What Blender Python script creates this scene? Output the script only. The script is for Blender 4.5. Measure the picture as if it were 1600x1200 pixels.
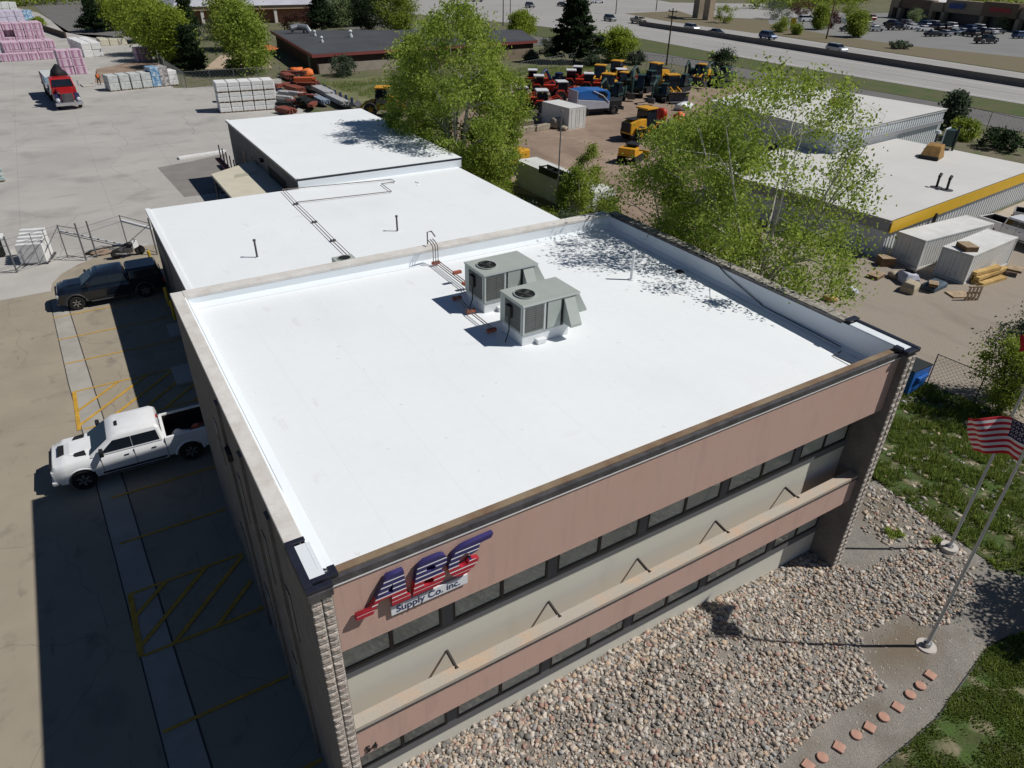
import bpy, math, random
import numpy as np
from mathutils import Vector, Matrix, noise
R = math.radians
for o in list(bpy.data.objects): bpy.data.objects.remove(o, do_unlink=True)
sc = bpy.context.scene
col = sc.collection

# ------------------------------------------------------------------ camera
CX, CY, CZ = -1.444, -8.685, 17.81
YAW, PIT, ROL, FPX = .557, .557, .021, 1096.22
cy_, sy_, cp_, sp_ = math.cos(YAW), math.sin(YAW), math.cos(PIT), math.sin(PIT)
FW = Vector((sy_*cp_, cy_*cp_, -sp_)); RT0 = Vector((cy_, -sy_, 0)); UP0 = RT0.cross(FW)
RT = RT0*math.cos(ROL)+UP0*math.sin(ROL); UP = -RT0*math.sin(ROL)+UP0*math.cos(ROL)
cam_d = bpy.data.cameras.new('camera'); cam = bpy.data.objects.new('camera', cam_d); col.objects.link(cam)
cam_d.sensor_width = 36; cam_d.lens = FPX/1600*36; cam_d.clip_start = .1; cam_d.clip_end = 6000
m = Matrix.Identity(4)
for i in range(3): m[i][0] = RT[i]; m[i][1] = UP[i]; m[i][2] = -FW[i]; m[i][3] = (CX, CY, CZ)[i]
cam.matrix_world = m
sc.camera = cam

# ------------------------------------------------------------------ world, sun, exposure
SUN = Vector((.7228, -.4270, 1.0)).normalized()
w = bpy.data.worlds.new('World'); sc.world = w; w.use_nodes = True
nt = w.node_tree; bg = nt.nodes['Background']
sky = nt.nodes.new('ShaderNodeTexSky'); sky.sky_type = 'NISHITA'; sky.sun_disc = False
sky.sun_elevation = math.asin(SUN.z); sky.sun_rotation = math.atan2(SUN.x, SUN.y)
sky.altitude = 2000; sky.air_density = 1.0; sky.dust_density = .2; sky.ozone_density = 5.0
nt.links.new(sky.outputs[0], bg.inputs[0]); bg.inputs[1].default_value = .05
sd = bpy.data.lights.new('sun', 'SUN'); so = bpy.data.objects.new('sun', sd); col.objects.link(so)
sd.energy = 5.0; sd.angle = R(.53); sd.color = (1, .965, .91)
so.rotation_euler = SUN.to_track_quat('Z', 'Y').to_euler(); so.location = (30, -30, 60)
sc.view_settings.view_transform = 'Standard'; sc.view_settings.look = 'None'
sc.view_settings.exposure = -.28; sc.view_settings.gamma = 1

# point on the plane z seen at photo position (u, v): used once, to read real positions off the photograph
def G(u, v, z=0.0):
    d = FW+RT*((u-800)/FPX)-UP*((v-600)/FPX); t = (z-CZ)/d.z
    return Vector((CX+d.x*t, CY+d.y*t, z))

# ------------------------------------------------------------------ materials
MATS = {}
def mat(name, c, rough=.85, var=.12, scale=2.5, bump=0., bscale=40, metal=0., c2=None, spec=.35, fine=.06, detail=6, thresh=(.35, .65)):
    if name in MATS: return MATS[name]
    M = bpy.data.materials.new(name); MATS[name] = M; M.use_nodes = True
    n = M.node_tree.nodes; l = M.node_tree.links; b = n['Principled BSDF']
    b.inputs['Roughness'].default_value = rough; b.inputs['Metallic'].default_value = metal
    b.inputs['Specular IOR Level'].default_value = spec
    tc = n.new('ShaderNodeTexCoord'); nz = n.new('ShaderNodeTexNoise'); nz.inputs['Scale'].default_value = scale; nz.inputs['Detail'].default_value = detail
    nz.inputs['Roughness'].default_value = .6
    l.new(tc.outputs['Object'], nz.inputs['Vector'])
    cr = n.new('ShaderNodeValToRGB'); cr.color_ramp.elements[0].position = thresh[0]; cr.color_ramp.elements[1].position = thresh[1]
    a = [max(0, x*(1-var)) for x in c]; d = list(c2) if c2 else [min(1, x*(1+var)) for x in c]
    cr.color_ramp.elements[0].color = (*a, 1); cr.color_ramp.elements[1].color = (*d, 1)
    l.new(nz.outputs['Fac'], cr.inputs[0])
    n2 = n.new('ShaderNodeTexNoise'); n2.inputs['Scale'].default_value = bscale; n2.inputs['Detail'].default_value = 3
    l.new(tc.outputs['Object'], n2.inputs['Vector'])
    mx = n.new('ShaderNodeMixRGB'); mx.blend_type = 'MULTIPLY'; mx.inputs[0].default_value = 1
    c2r = n.new('ShaderNodeValToRGB'); c2r.color_ramp.elements[0].position = .3; c2r.color_ramp.elements[1].position = .7
    f0 = 1-fine; c2r.color_ramp.elements[0].color = (f0, f0, f0, 1); c2r.color_ramp.elements[1].color = (1, 1, 1, 1)
    l.new(n2.outputs['Fac'], c2r.inputs[0]); l.new(cr.outputs[0], mx.inputs[1]); l.new(c2r.outputs[0], mx.inputs[2])
    l.new(mx.outputs[0], b.inputs['Base Color']); M['out'] = 1
    if bump:
        bp = n.new('ShaderNodeBump'); bp.inputs['Strength'].default_value = bump; bp.inputs['Distance'].default_value = .02
        l.new(n2.outputs['Fac'], bp.inputs['Height']); l.new(bp.outputs[0], b.inputs['Normal'])
    M['mixname'] = mx.name
    return M
def overlay(M, maker, color, fac=1.0):
    """mixes another colour over a material's own colour where maker() gives 1"""
    n = M.node_tree.nodes; l = M.node_tree.links; b = n['Principled BSDF']
    src = b.inputs['Base Color'].links[0].from_socket
    mx = n.new('ShaderNodeMixRGB'); mx.inputs[2].default_value = (*color, 1)
    f = maker(n, l)
    mm = n.new('ShaderNodeMath'); mm.operation = 'MULTIPLY'; mm.inputs[1].default_value = fac; l.new(f, mm.inputs[0])
    l.new(mm.outputs[0], mx.inputs[0]); l.new(src, mx.inputs[1]); l.new(mx.outputs[0], b.inputs['Base Color'])
def m_noise(scale, lo, hi, stretch=(1, 1, 1), detail=5):
    def f(n, l):
        tc = n.new('ShaderNodeTexCoord'); mp = n.new('ShaderNodeMapping'); mp.inputs['Scale'].default_value = stretch
        nz = n.new('ShaderNodeTexNoise'); nz.inputs['Scale'].default_value = scale; nz.inputs['Detail'].default_value = detail
        r = n.new('ShaderNodeMapRange'); r.inputs[1].default_value = lo; r.inputs[2].default_value = hi
        l.new(tc.outputs['Object'], mp.inputs[0]); l.new(mp.outputs[0], nz.inputs['Vector']); l.new(nz.outputs['Fac'], r.inputs[0]); return r.outputs[0]
    return f
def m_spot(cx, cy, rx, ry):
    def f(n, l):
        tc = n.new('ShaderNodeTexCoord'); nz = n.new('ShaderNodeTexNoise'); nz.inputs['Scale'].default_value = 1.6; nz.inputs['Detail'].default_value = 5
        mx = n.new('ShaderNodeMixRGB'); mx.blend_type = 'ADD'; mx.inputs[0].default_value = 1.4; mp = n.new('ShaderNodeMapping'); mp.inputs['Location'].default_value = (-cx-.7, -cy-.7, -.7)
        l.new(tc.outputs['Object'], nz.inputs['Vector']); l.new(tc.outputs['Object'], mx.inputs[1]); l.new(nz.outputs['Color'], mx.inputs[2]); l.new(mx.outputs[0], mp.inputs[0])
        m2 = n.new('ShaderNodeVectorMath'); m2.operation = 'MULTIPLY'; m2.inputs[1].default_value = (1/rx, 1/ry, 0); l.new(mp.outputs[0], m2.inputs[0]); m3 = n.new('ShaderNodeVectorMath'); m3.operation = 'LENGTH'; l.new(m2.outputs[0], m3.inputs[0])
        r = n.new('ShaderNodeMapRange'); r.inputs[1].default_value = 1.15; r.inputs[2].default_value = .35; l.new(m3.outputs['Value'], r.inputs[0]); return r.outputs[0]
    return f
def m_crack(scale, wd, dist=.6):
    def f(n, l):
        tc = n.new('ShaderNodeTexCoord'); nz = n.new('ShaderNodeTexNoise'); nz.inputs['Scale'].default_value = scale*3; nz.inputs['Detail'].default_value = 4
        mx = n.new('ShaderNodeMixRGB'); mx.blend_type = 'ADD'; mx.inputs[0].default_value = dist; vo = n.new('ShaderNodeTexVoronoi'); vo.feature = 'DISTANCE_TO_EDGE'; vo.inputs['Scale'].default_value = scale
        l.new(tc.outputs['Object'], nz.inputs['Vector']); l.new(tc.outputs['Object'], mx.inputs[1]); l.new(nz.outputs['Color'], mx.inputs[2]); l.new(mx.outputs[0], vo.inputs['Vector'])
        r = n.new('ShaderNodeMapRange'); r.inputs[1].default_value = wd; r.inputs[2].default_value = 0; l.new(vo.outputs['Distance'], r.inputs[0]); return r.outputs[0]
    return f
def m_grid(wx, wy, mort, axis='XY', offset=0., bumpM=None):
    def f(n, l):
        tc = n.new('ShaderNodeTexCoord'); br = n.new('ShaderNodeTexBrick'); br.offset = offset
        br.inputs['Scale'].default_value = 1; br.inputs['Mortar Size'].default_value = mort; br.inputs['Brick Width'].default_value = wx; br.inputs['Row Height'].default_value = wy
        br.inputs['Mortar Smooth'].default_value = .3
        if axis != 'XY':
            sx = n.new('ShaderNodeSeparateXYZ'); cx = n.new('ShaderNodeCombineXYZ'); l.new(tc.outputs['Object'], sx.inputs[0])
            l.new(sx.outputs['X' if axis[0] == 'X' else 'Y'], cx.inputs[0]); l.new(sx.outputs['Z'], cx.inputs[1]); l.new(cx.outputs[0], br.inputs['Vector'])
        else: l.new(tc.outputs['Object'], br.inputs['Vector'])
        return br.outputs['Fac']
    return f
def flat(name, c, rough=.6, metal=0., spec=.4, coat=0.):
    if name in MATS: return MATS[name]
    M = mat(name, c, rough, .04, 1.5, metal=metal, spec=spec, fine=.04)
    if coat: M.node_tree.nodes['Principled BSDF'].inputs['Coat Weight'].default_value = coat; M.node_tree.nodes['Principled BSDF'].inputs['Coat Roughness'].default_value = .08
    return M
def glass(name, c=(.02, .025, .03), rough=.06):
    M = mat(name, c, rough, .25, .8, spec=.6); return M
def leafmat(name, c1, c2):
    if name in MATS: return MATS[name]
    M = bpy.data.materials.new(name); MATS[name] = M; M.use_nodes = True; n = M.node_tree.nodes; l = M.node_tree.links
    b = n['Principled BSDF']; b.inputs['Roughness'].default_value = .55; b.inputs['Specular IOR Level'].default_value = .25
    at = n.new('ShaderNodeAttribute'); at.attribute_name = 'r'
    cr = n.new('ShaderNodeValToRGB'); cr.color_ramp.elements[0].color = (*c1, 1); cr.color_ramp.elements[1].color = (*c2, 1)
    l.new(at.outputs['Fac'], cr.inputs[0]); l.new(cr.outputs[0], b.inputs['Base Color'])
    tr = n.new('ShaderNodeBsdfTranslucent'); l.new(cr.outputs[0], tr.inputs[0]); ms = n.new('ShaderNodeMixShader'); ms.inputs[0].default_value = .5
    l.new(b.outputs[0], ms.inputs[1]); l.new(tr.outputs[0], ms.inputs[2]); l.new(ms.outputs[0], n['Material Output'].inputs[0])
    return M

# ------------------------------------------------------------------ mesh builder
class MB:
    def __init__(s): s.v = []; s.f = []; s.mi = []; s.cur = 0
    def add(s, vs, fs, T=None):
        b = len(s.v)
        for p in vs:
            p = Vector(p)
            if T is not None: p = T @ p
            s.v.append(p)
        for f in fs: s.f.append([b+i for i in f]); s.mi.append(s.cur)
        return s
    def box(s, x0, x1, y0, y1, z0, z1, T=None):
        vs = [(x, y, z) for z in (z0, z1) for y in (y0, y1) for x in (x0, x1)]
        return s.add(vs, [(0, 2, 3, 1), (4, 5, 7, 6), (0, 1, 5, 4), (2, 6, 7, 3), (0, 4, 6, 2), (1, 3, 7, 5)], T)
    def cbox(s, c, sz, rz=0, T=None):
        M_ = Matrix.Translation(c) @ Matrix.Rotation(rz, 4, 'Z')
        if T is not None: M_ = T @ M_
        return s.box(-sz[0]/2, sz[0]/2, -sz[1]/2, sz[1]/2, -sz[2]/2, sz[2]/2, M_)
    def prism(s, poly, a, b, axis='y', T=None):
        n = len(poly)
        if axis == 'y': P = lambda p, t: (p[0], t, p[1])
        elif axis == 'x': P = lambda p, t: (t, p[0], p[1])
        else: P = lambda p, t: (p[0], p[1], t)
        vs = [P(p, a) for p in poly]+[P(p, b) for p in poly]
        fs = [tuple(range(n))[::-1], tuple(range(n, 2*n))]+[(i, (i+1) % n, n+(i+1) % n, n+i) for i in range(n)]
        return s.add(vs, fs, T)
    def loft(s, rings, cap=True, closed=True, T=None):
        n = len(rings[0]); vs = [p for r_ in rings for p in r_]; fs = []
        for k in range(len(rings)-1):
            for i in range(n if closed else n-1):
                j = (i+1) % n; fs.append((k*n+i, k*n+j, (k+1)*n+j, (k+1)*n+i))
        if cap and closed: fs.append(tuple(range(n))[::-1]); fs.append(tuple((len(rings)-1)*n+i for i in range(n)))
        return s.add(vs, fs, T)
    def tube(s, pts, rad, n=8, T=None):
        pts = [Vector(p) for p in pts]
        if not hasattr(rad, '__len__'): rad = [rad]*len(pts)
        rings = []
        for i, p in enumerate(pts):
            d = (pts[min(i+1, len(pts)-1)]-pts[max(i-1, 0)]).normalized()
            a = d.cross(Vector((0, 0, 1)) if abs(d.z) < .9 else Vector((1, 0, 0))).normalized(); b = d.cross(a)
            rings.append([p+(a*math.cos(2*math.pi*k/n)+b*math.sin(2*math.pi*k/n))*rad[i] for k in range(n)])
        return s.loft(rings, True, True, T)
    def cyl(s, c, r, h, n=20, axis='z', T=None, r2=None):
        r2 = r if r2 is None else r2; c = Vector(c)
        d = {'z': Vector((0, 0, 1)), 'y': Vector((0, 1, 0)), 'x': Vector((1, 0, 0))}[axis]
        return s.tube([c, c+d*h], [r, r2], n, T)
    def ring(s, c, r, t, n=28, axis='y', wdt=.02, T=None):
        prof = [(r-t, -wdt), (r, -wdt), (r, wdt), (r-t, wdt)]; rings = []
        for k in range(n+1):
            a = 2*math.pi*k/n; rr = []
            for (q, h) in prof:
                if axis == 'y': rr.append((c[0]+q*math.cos(a), c[1]+h, c[2]+q*math.sin(a)))
                else: rr.append((c[0]+q*math.cos(a), c[1]+q*math.sin(a), c[2]+h))
            rings.append(rr)
        return s.loft(rings, False, True, T)
    def sphere(s, c, r, nu=10, nv=6, sc_=(1, 1, 1), T=None):
        vs = [(c[0], c[1], c[2]-r*sc_[2])]; fs = []
        for j in range(1, nv):
            t = math.pi*j/nv
            for i in range(nu):
                a = 2*math.pi*i/nu; vs.append((c[0]+r*sc_[0]*math.sin(t)*math.cos(a), c[1]+r*sc_[1]*math.sin(t)*math.sin(a), c[2]-r*sc_[2]*math.cos(t)))
        vs.append((c[0], c[1], c[2]+r*sc_[2])); L = len(vs)-1
        for i in range(nu):
            j = (i+1) % nu; fs.append((0, 1+j, 1+i)); fs.append((L, L-nu+i, L-nu+j))
            for k in range(nv-2): a = 1+k*nu; fs.append((a+i, a+j, a+nu+j, a+nu+i))
        return s.add(vs, fs, T)
    def blob(s, c, r, seed=0, sc_=(1, 1, 1), nu=10, nv=7, amp=.25):
        b0 = len(s.v); s.sphere((0, 0, 0), 1, nu, nv)
        for i in range(b0, len(s.v)):
            p = s.v[i]; q = 1+amp*noise.noise(p*1.3+Vector((seed*3.1, seed, 0)))*2
            s.v[i] = Vector((c[0]+p.x*r*q*sc_[0], c[1]+p.y*r*q*sc_[1], c[2]+p.z*r*q*sc_[2]))
        return s
    def build(s, name, mats, parent=None, bevel=0., smooth=False, loc=None):
        me = bpy.data.meshes.new(name); me.from_pydata([tuple(p) for p in s.v], [], s.f); me.update()
        if not isinstance(mats, (list, tuple)): mats = [mats]
        for m_ in mats: me.materials.append(m_)
        if len(mats) > 1: me.polygons.foreach_set('material_index', s.mi)
        if smooth: me.polygons.foreach_set('use_smooth', [True]*len(me.polygons))
        o = bpy.data.objects.new(name, me); col.objects.link(o)
        if parent: o.parent = parent
        if loc is not None: o.location = loc
        if bevel:
            bv = o.modifiers.new('bevel', 'BEVEL'); bv.width = bevel; bv.segments = 2; bv.limit_method = 'ANGLE'; bv.angle_limit = R(35)
        return o
def tag(o, label, cat, group=None, kind=None):
    o['label'] = label; o['category'] = cat
    if group: o['group'] = group
    if kind: o['kind'] = kind
    return o
def thing(name, label, cat, loc=(0, 0, 0), rz=0., group=None):
    o = bpy.data.objects.new(name, None); col.objects.link(o); o.location = loc; o.rotation_euler = (0, 0, rz); o.empty_display_size = .3
    return tag(o, label, cat, group)
def struct(o): o['kind'] = 'structure'; return o
def copytree(o, parent=None):
    c = o.copy(); col.objects.link(c)
    if parent: c.parent = parent
    for ch in list(o.children): copytree(ch, c)
    return c
def place(o, loc, rz=0., label=None, scale=None, first=False):
    c = o if first else copytree(o)
    c.location = loc; c.rotation_euler = (0, 0, rz)
    if label: c['label'] = label
    if scale: c.scale = (scale,)*3 if not hasattr(scale, '__len__') else scale
    return c
def npmesh(name, V, F, mats, attr=None, parent=None, smooth=False):
    """V (n,3), F (m,k) numpy; attr: per-vertex float 'r'"""
    me = bpy.data.meshes.new(name); k = F.shape[1]
    me.vertices.add(len(V)); me.vertices.foreach_set('co', V.astype(np.float32).ravel())
    me.loops.add(F.size); me.loops.foreach_set('vertex_index', F.astype(np.int32).ravel())
    me.polygons.add(len(F)); me.polygons.foreach_set('loop_start', np.arange(0, F.size, k, dtype=np.int32)); me.polygons.foreach_set('loop_total', np.full(len(F), k, dtype=np.int32))
    if smooth: me.polygons.foreach_set('use_smooth', np.ones(len(F), dtype=bool))
    me.update(calc_edges=True)
    if attr is not None:
        a = me.attributes.new('r', 'FLOAT', 'POINT'); a.data.foreach_set('value', attr.astype(np.float32))
    for m_ in (mats if isinstance(mats, (list, tuple)) else [mats]): me.materials.append(m_)
    o = bpy.data.objects.new(name, me); col.objects.link(o)
    if parent: o.parent = parent
    return o
def sheet(name, pts, z, m_, kind='structure'):
    o = MB().add([(p[0], p[1], z) for p in pts], [tuple(range(len(pts)))]).build(name, m_)
    if o.data.polygons[0].normal.z < 0: o.data.flip_normals()
    o['kind'] = kind; return o
def pix(*L, z=0.): return [G(u, v, z) for u, v in L]
def inpoly(x, y, poly):
    ins = np.zeros(len(x), bool); n = len(poly); j = n-1
    for i in range(n):
        xi, yi, xj, yj = poly[i][0], poly[i][1], poly[j][0], poly[j][1]
        ins ^= ((yi > y) != (yj > y)) & (x < (xj-xi)*(y-yi)/((yj-yi) or 1e-9)+xi); j = i
    return ins
def ss(t): t = np.clip(t, 0, 1); return t*t*(3-2*t)
# ================================================================== GROUND AND ROADS
mGround = mat('mat_ground', (.20, .19, .11), 1, .3, .08, bump=.4, bscale=6, c2=(.20, .17, .12), fine=.35)
overlay(mGround, m_noise(.6, .45, .62), (.075, .11, .03), .75)
S = 2500
g_ = sheet('ground', [(-S, -S), (S, -S), (S, S), (-S, S)], -.03, mGround)
mPark = mat('mat_parking_asphalt', (.335, .292, .225), .95, .08, .35, bump=.3, bscale=60, fine=.16)
overlay(mPark, m_noise(.9, .60, .75), (.11, .10, .09), .5)
overlay(mPark, m_noise(3.0, .64, .72, (1, .25, 1)), (.10, .09, .08), .35)
overlay(mPark, m_crack(.16, .004, 2.), (.16, .14, .12), .5); overlay(mPark, m_noise(.5, .62, .72, (1, .5, 1)), (.14, .125, .11), .5)
sheet('parking_lot', [(-90, -60), (3, -60), (3, 44), (-90, 44)], 0, mPark)
mYard = mat('mat_yard_concrete', (.41, .395, .37), .9, .09, .12, bump=.2, bscale=30, fine=.10)
overlay(mYard, m_grid(6.1, 6.1, .02), (.20, .19, .18), .5); overlay(mYard, m_crack(.09, .004, 3.), (.20, .19, .18), .6); overlay(mYard, m_noise(4, .66, .72), (.25, .24, .22), .4)
overlay(mYard, m_noise(.25, .55, .75), (.21, .2, .185), .6)
overlay(mYard, m_noise(.8, .60, .72, (.3, 1, 1)), (.22, .21, .2), .4)
yard = pix((300, 137), (272, 137), (255, 120), (245, 84), (235, 60), (112, 52), (60, 20), (-200, -40))
sheet('concrete_yard', [(-90, 43.2), (27, 43.2), (24, 62), (24, 78), (26, 98)]+[(p.x, p.y) for p in pix((440, 122))]+[(p.x, p.y) for p in yard]+[(-90, 190)], .004, mYard)
mPad = mat('mat_pale_concrete', (.44, .42, .39), .9, .08, .4, fine=.08)
sheet('driveway', [(-90, 37.9), (-8, 37.9), (-4.7, 38), (-4.6, 39.2), (-4.0, 40.6), (-3.0, 41.8), (-1.6, 42.8), (1.35, 43.4), (1.35, 43.8), (-90, 43.8)], .008, mPad)
sheet('repaved_strip', pix((246, 262), (300, 252), (352, 240), (352, 300), (288, 308)), .008, mat('mat_old_asphalt', (.22, .205, .19), .95, .1, .5))
# gutter strip running beside the stalls
mGut = mat('mat_gutter_concrete', (.37, .35, .31), .9, .12, .8, fine=.12)
sheet('gutter', [(-3.0, -12), (-3.45, 4.27), (-3.77, 11.8), (-4.16, 20.8), (-4.46, 25.9), (-4.8, 36.3), (-4.0, 36.3), (-3.49, 25.4), (-3.05, 16.5), (-2.7, 7.7), (-2.5, 3.6), (-2.05, -12)], .005, mGut)
mCrack = flat('mat_joint', (.06, .055, .05), .95)
sheet('gutter_joint', [(-2.02, -12), (-2.48, 3.6), (-2.68, 7.7), (-3.03, 16.5), (-3.47, 25.4), (-3.98, 36.3), (-4.03, 36.3), (-3.52, 25.4), (-3.08, 16.5), (-2.73, 7.7), (-2.53, 3.6), (-2.07, -12)], .009, mCrack)
sheet('gutter_joint', [(-2.98, -12), (-3.43, 4.27), (-3.75, 11.8), (-4.14, 20.8), (-4.44, 25.9), (-4.78, 36.3), (-4.82, 36.3), (-4.48, 25.9), (-4.18, 20.8), (-3.79, 11.8), (-3.47, 4.27), (-3.02, -12)], .009, mCrack)
# yellow lines, each one sheet of paint
mYel = mat('mat_yellow_paint', (.62, .36, .05), .8, .15, 3, bscale=25, fine=.45)
pm = MB()
def line(a, b, wd=.11):
    a = Vector((a[0], a[1], 0)); b = Vector((b[0], b[1], 0)); d = (b-a).normalized(); n_ = Vector((-d.y, d.x, 0))*wd/2
    up = Vector((0, 0, .0006*len(pm.f))); pm.add([a-n_+up, b-n_+up, b+n_+up, a+n_+up], [(0, 1, 2, 3)])
stall = [34.0, 31.0, 28.05, 25.0, 21.5, 18.9, 16.1, 13.35, 10.75, 8.05, 5.25, 2.4, -.5, -3.5]
ends = {34.0: G(82, 493).x, 31.0: G(90, 528).x, 28.05: G(101, 566).x, 25.0: G(113, 611).x, 21.5: G(132, 668).x, 10.75: G(200, 931).x, 8.05: G(225, 1024).x, 5.25: G(255, 1145).x}
for y in stall:
    xa = ends.get(y, -3.6); tilt = .42
    line((xa, y), (1.25 if y > 13.7 else -.05, y-.0+.0), .1)
def hatch(x0, x1, ya, yb, n_):
    line((x0, yb), (x0+.02, ya), .17)
    for k in range(n_):
        # 45 degree bars
        s0 = -1.6+k*1.25
        p = Vector((x0+s0, yb, 0)); q = Vector((x0+s0+(ya-yb), ya, 0))
        t0 = max(0, (x0-p.x)/(q.x-p.x)); t1 = min(1, (x1-p.x)/(q.x-p.x))
        if t1 > t0: line(p+(q-p)*t0, p+(q-p)*t1, .14)
hatch(ends[25.0]+.05, 1.2, 25.0, 21.5, 7); hatch(ends[10.75]+.05, -.1, 10.75, 8.05, 5)
b = pm.build('parking_lines', mYel, loc=(0, 0, .0125)); struct(b)
# street at the top left, dirt patches
mRoad = mat('mat_asphalt_road', (.15, .145, .14), .95, .08, .3, fine=.12)
sheet('street', pix((52, 8), (60, 1), (500, -8), (560, 12), (620, 40), (560, 47), (330, 8), (160, 62), (100, 50)), .004, mRoad)
mDirt = mat('mat_dirt', (.27, .195, .145), 1, .15, .12, bump=.5, bscale=8, c2=(.36, .27, .205), fine=.2)
overlay(mDirt, m_noise(.5, .5, .7, (1, .3, 1)), (.15, .11, .08), .55)
overlay(mDirt, m_noise(2.4, .58, .68, (.15, 1, 1)), (.12, .09, .065), .5)
mDirt2 = mat('mat_dirt_lot', (.37, .315, .25), 1, .12, .15, bump=.4, bscale=14, c2=(.33, .285, .235), fine=.22)
overlay(mDirt2, m_noise(.6, .52, .72, (1, .3, 1)), (.19, .155, .12), .5)
overlay(mDirt2, m_noise(7, .66, .74), (.16, .13, .10), .5)
sheet('dirt_ground', pix((148, 130), (270, 124), (250, 98), (210, 96), (150, 108)), .009, mDirt)
sheet('dirt_yard', pix((700, 205), (745, 150), (800, 133), (860, 128), (960, 122), (1150, 125), (1260, 180), (1290, 330), (1130, 470), (945, 330), (800, 300), (745, 290)), .004, mDirt)
lot2 = pix((1440, 594), (1330, 555), (1120, 470), (1080, 410), (1280, 330), (1380, 400), (1560, 330), (1700, 280), (1900, 400), (1900, 800), (1600, 663))
sheet('gravel_lot', lot2, .008, mDirt2)
sheet('sidewalk', pix((1500, 372), (1572, 326), (1660, 290), (1700, 320), (1560, 372)), .012, mat('mat_sidewalk', (.42, .36, .28), .9, .08, .6))
sheet('sandy_court', pix((318, 108), (345, 86), (420, 92), (425, 106), (380, 112)), .004, mat('mat_sand', (.42, .33, .24), 1, .1, .4))
# highway: one sheet under both carriageways, then the strips
mHwy = mat('mat_highway_concrete', (.34, .33, .315), .9, .06, .05, fine=.08)
overlay(mHwy, m_noise(.35, .55, .7, (4, .05, 1)), (.25, .24, .225), .5)
hwN = [(115.5, -250), (116.7, 44), (116.5, 90), (120.6, 135.5), (112, 175), (88, 235), (60, 330)]
hwF = [(128, -250), (150, 60), (158, 127), (166, 192), (190, 330)]
sheet('highway', hwN+hwF[::-1], .006, mHwy)
sheet('frontage_road', [(96.8, -250), (96.8, 34), (96.3, 44), (97.4, 96), (90, 131), (70, 190), (79, 194), (99, 145), (105.8, 106), (106, 69), (106.8, 39), (107, -250)], .006, mRoad)
mWhite = flat('mat_road_white', (.75, .74, .7), .8)
rl = MB(); pm = rl
for a_, b_, wd in [((118, -250), (118.2, 60), .18), ((118.2, 60), (118.4, 110), .18), ((127.6, -200), (129.8, 52), .18), ((129.8, 52), (137, 150), .18), ((136.3, 52), (143, 150), .18), ((148.8, 60), (156.6, 127), .18)]: line(a_, b_, wd)
for k in range(40):
    y = -60+k*6; xx = 122.8+.022*max(0, y-44); line((xx, y), (xx+.03, y+2.6), .14); xx = 142.5+.1*(y-60)
    if y > 20: line((xx, y), (xx+.26, y+2.6), .14)
struct(rl.build('lane_lines', mWhite, loc=(0, 0, .012)))
sl = MB(); pm = sl
line((124.6, -200), (124.9, 120), .12); struct(sl.build('road_seam', mCrack, loc=(0, 0, .012)))
mLot = mat('mat_store_lot', (.21, .21, .205), .95, .08, .1, fine=.1)
sheet('store_lot', pix((1250, 50), (1312, 57), (1425, 74), (1600, 91), (1760, 112), (1900, 90), (1600, 40), (1385, 20), (1330, 22), (1200, 30), (1180, 38)), .006, mLot)
sheet('junction_road', pix((770, -12), (760, 6), (830, 12), (960, 22), (1200, 30), (1330, 22), (1200, 6), (1050, 4), (960, -12)), .009, mHwy)
mVerge = mat('mat_verge', (.16, .15, .07), 1, .25, .3, c2=(.07, .11, .03), fine=.3)
sheet('verge', [(107.2, -250), (107, 39), (106.2, 69), (106.2, 106), (99.6, 145), (106, 172), (112, 171), (120, 135.5), (115.9, 90), (116.2, 44), (115, -250)], .008, mVerge)
mBrown = mat('mat_dry_verge', (.25, .19, .13), 1, .2, .25, c2=(.17, .16, .09), fine=.3)
sheet('dry_verge', [(129, -250), (151, 60), (159, 127), (164, 175), (195, 160), (183, 149), (172.5, 117), (171, 96), (174.6, 73), (176, 0), (170, -250)], .008, mBrown)
sheet('green_field', pix((500, 128), (590, 118), (700, 118), (836, 100), (980, 108), (1130, 122), (960, 124), (860, 130), (745, 152), (690, 190), (640, 175), (560, 165)), .006, mat('mat_rough_grass', (.13, .18, .05), 1, .3, .25, c2=(.25, .23, .13), fine=.3))
# medians of the junction
sheet('traffic_island', pix((975, 21), (1060, 17), (1110, 33), (1250, 50), (1180, 52), (1040, 33)), .012, mBrown)
# ================================================================== MAIN BUILDING
W_, D_ = 17.38, 13.81
mRoof = mat('mat_white_membrane', (.78, .815, .835), .7, .012, .25, fine=.02, bscale=5, c2=(.80, .83, .845))
overlay(mRoof, m_noise(1.2, .66, .80, (.5, 1, 1), 8), (.60, .59, .57), .35)
overlay(mRoof, m_grid(1.83, 60, .012), (.69, .72, .74), .5)
overlay(mRoof, m_noise(.35, .55, .75, (1, .6, 1), 3), (.73, .75, .77), .6); overlay(mRoof, m_noise(2.2, .68, .73, (1, .35, 1), 6), (.62, .61, .60), .35)
overlay(mRoof, m_noise(5, .69, .75), (.50, .49, .46), .45)
mMem = mat('mat_membrane_wall', (.72, .765, .80), .75, .02, .6, fine=.03)
mStone = mat('mat_split_block', (.56, .50, .43), .95, .25, 7, bump=1., bscale=22, c2=(.66, .59, .53), fine=.4)
overlay(mStone, m_noise(9, .55, .62), (.50, .36, .30), .5)
overlay(mStone, m_grid(.2, .2, .012, 'XZ', .0), (.13, .12, .11), .9)
mSide = mat('mat_side_block_pier_shade', (.19, .18, .17), .95, .15, 2, bump=.8, bscale=20, fine=.25)  # side wall block; its dark tone also paints the shade on the pier sides
overlay(mSide, m_grid(.41, .205, .01, 'YZ', .5), (.16, .15, .14), .7)
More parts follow.
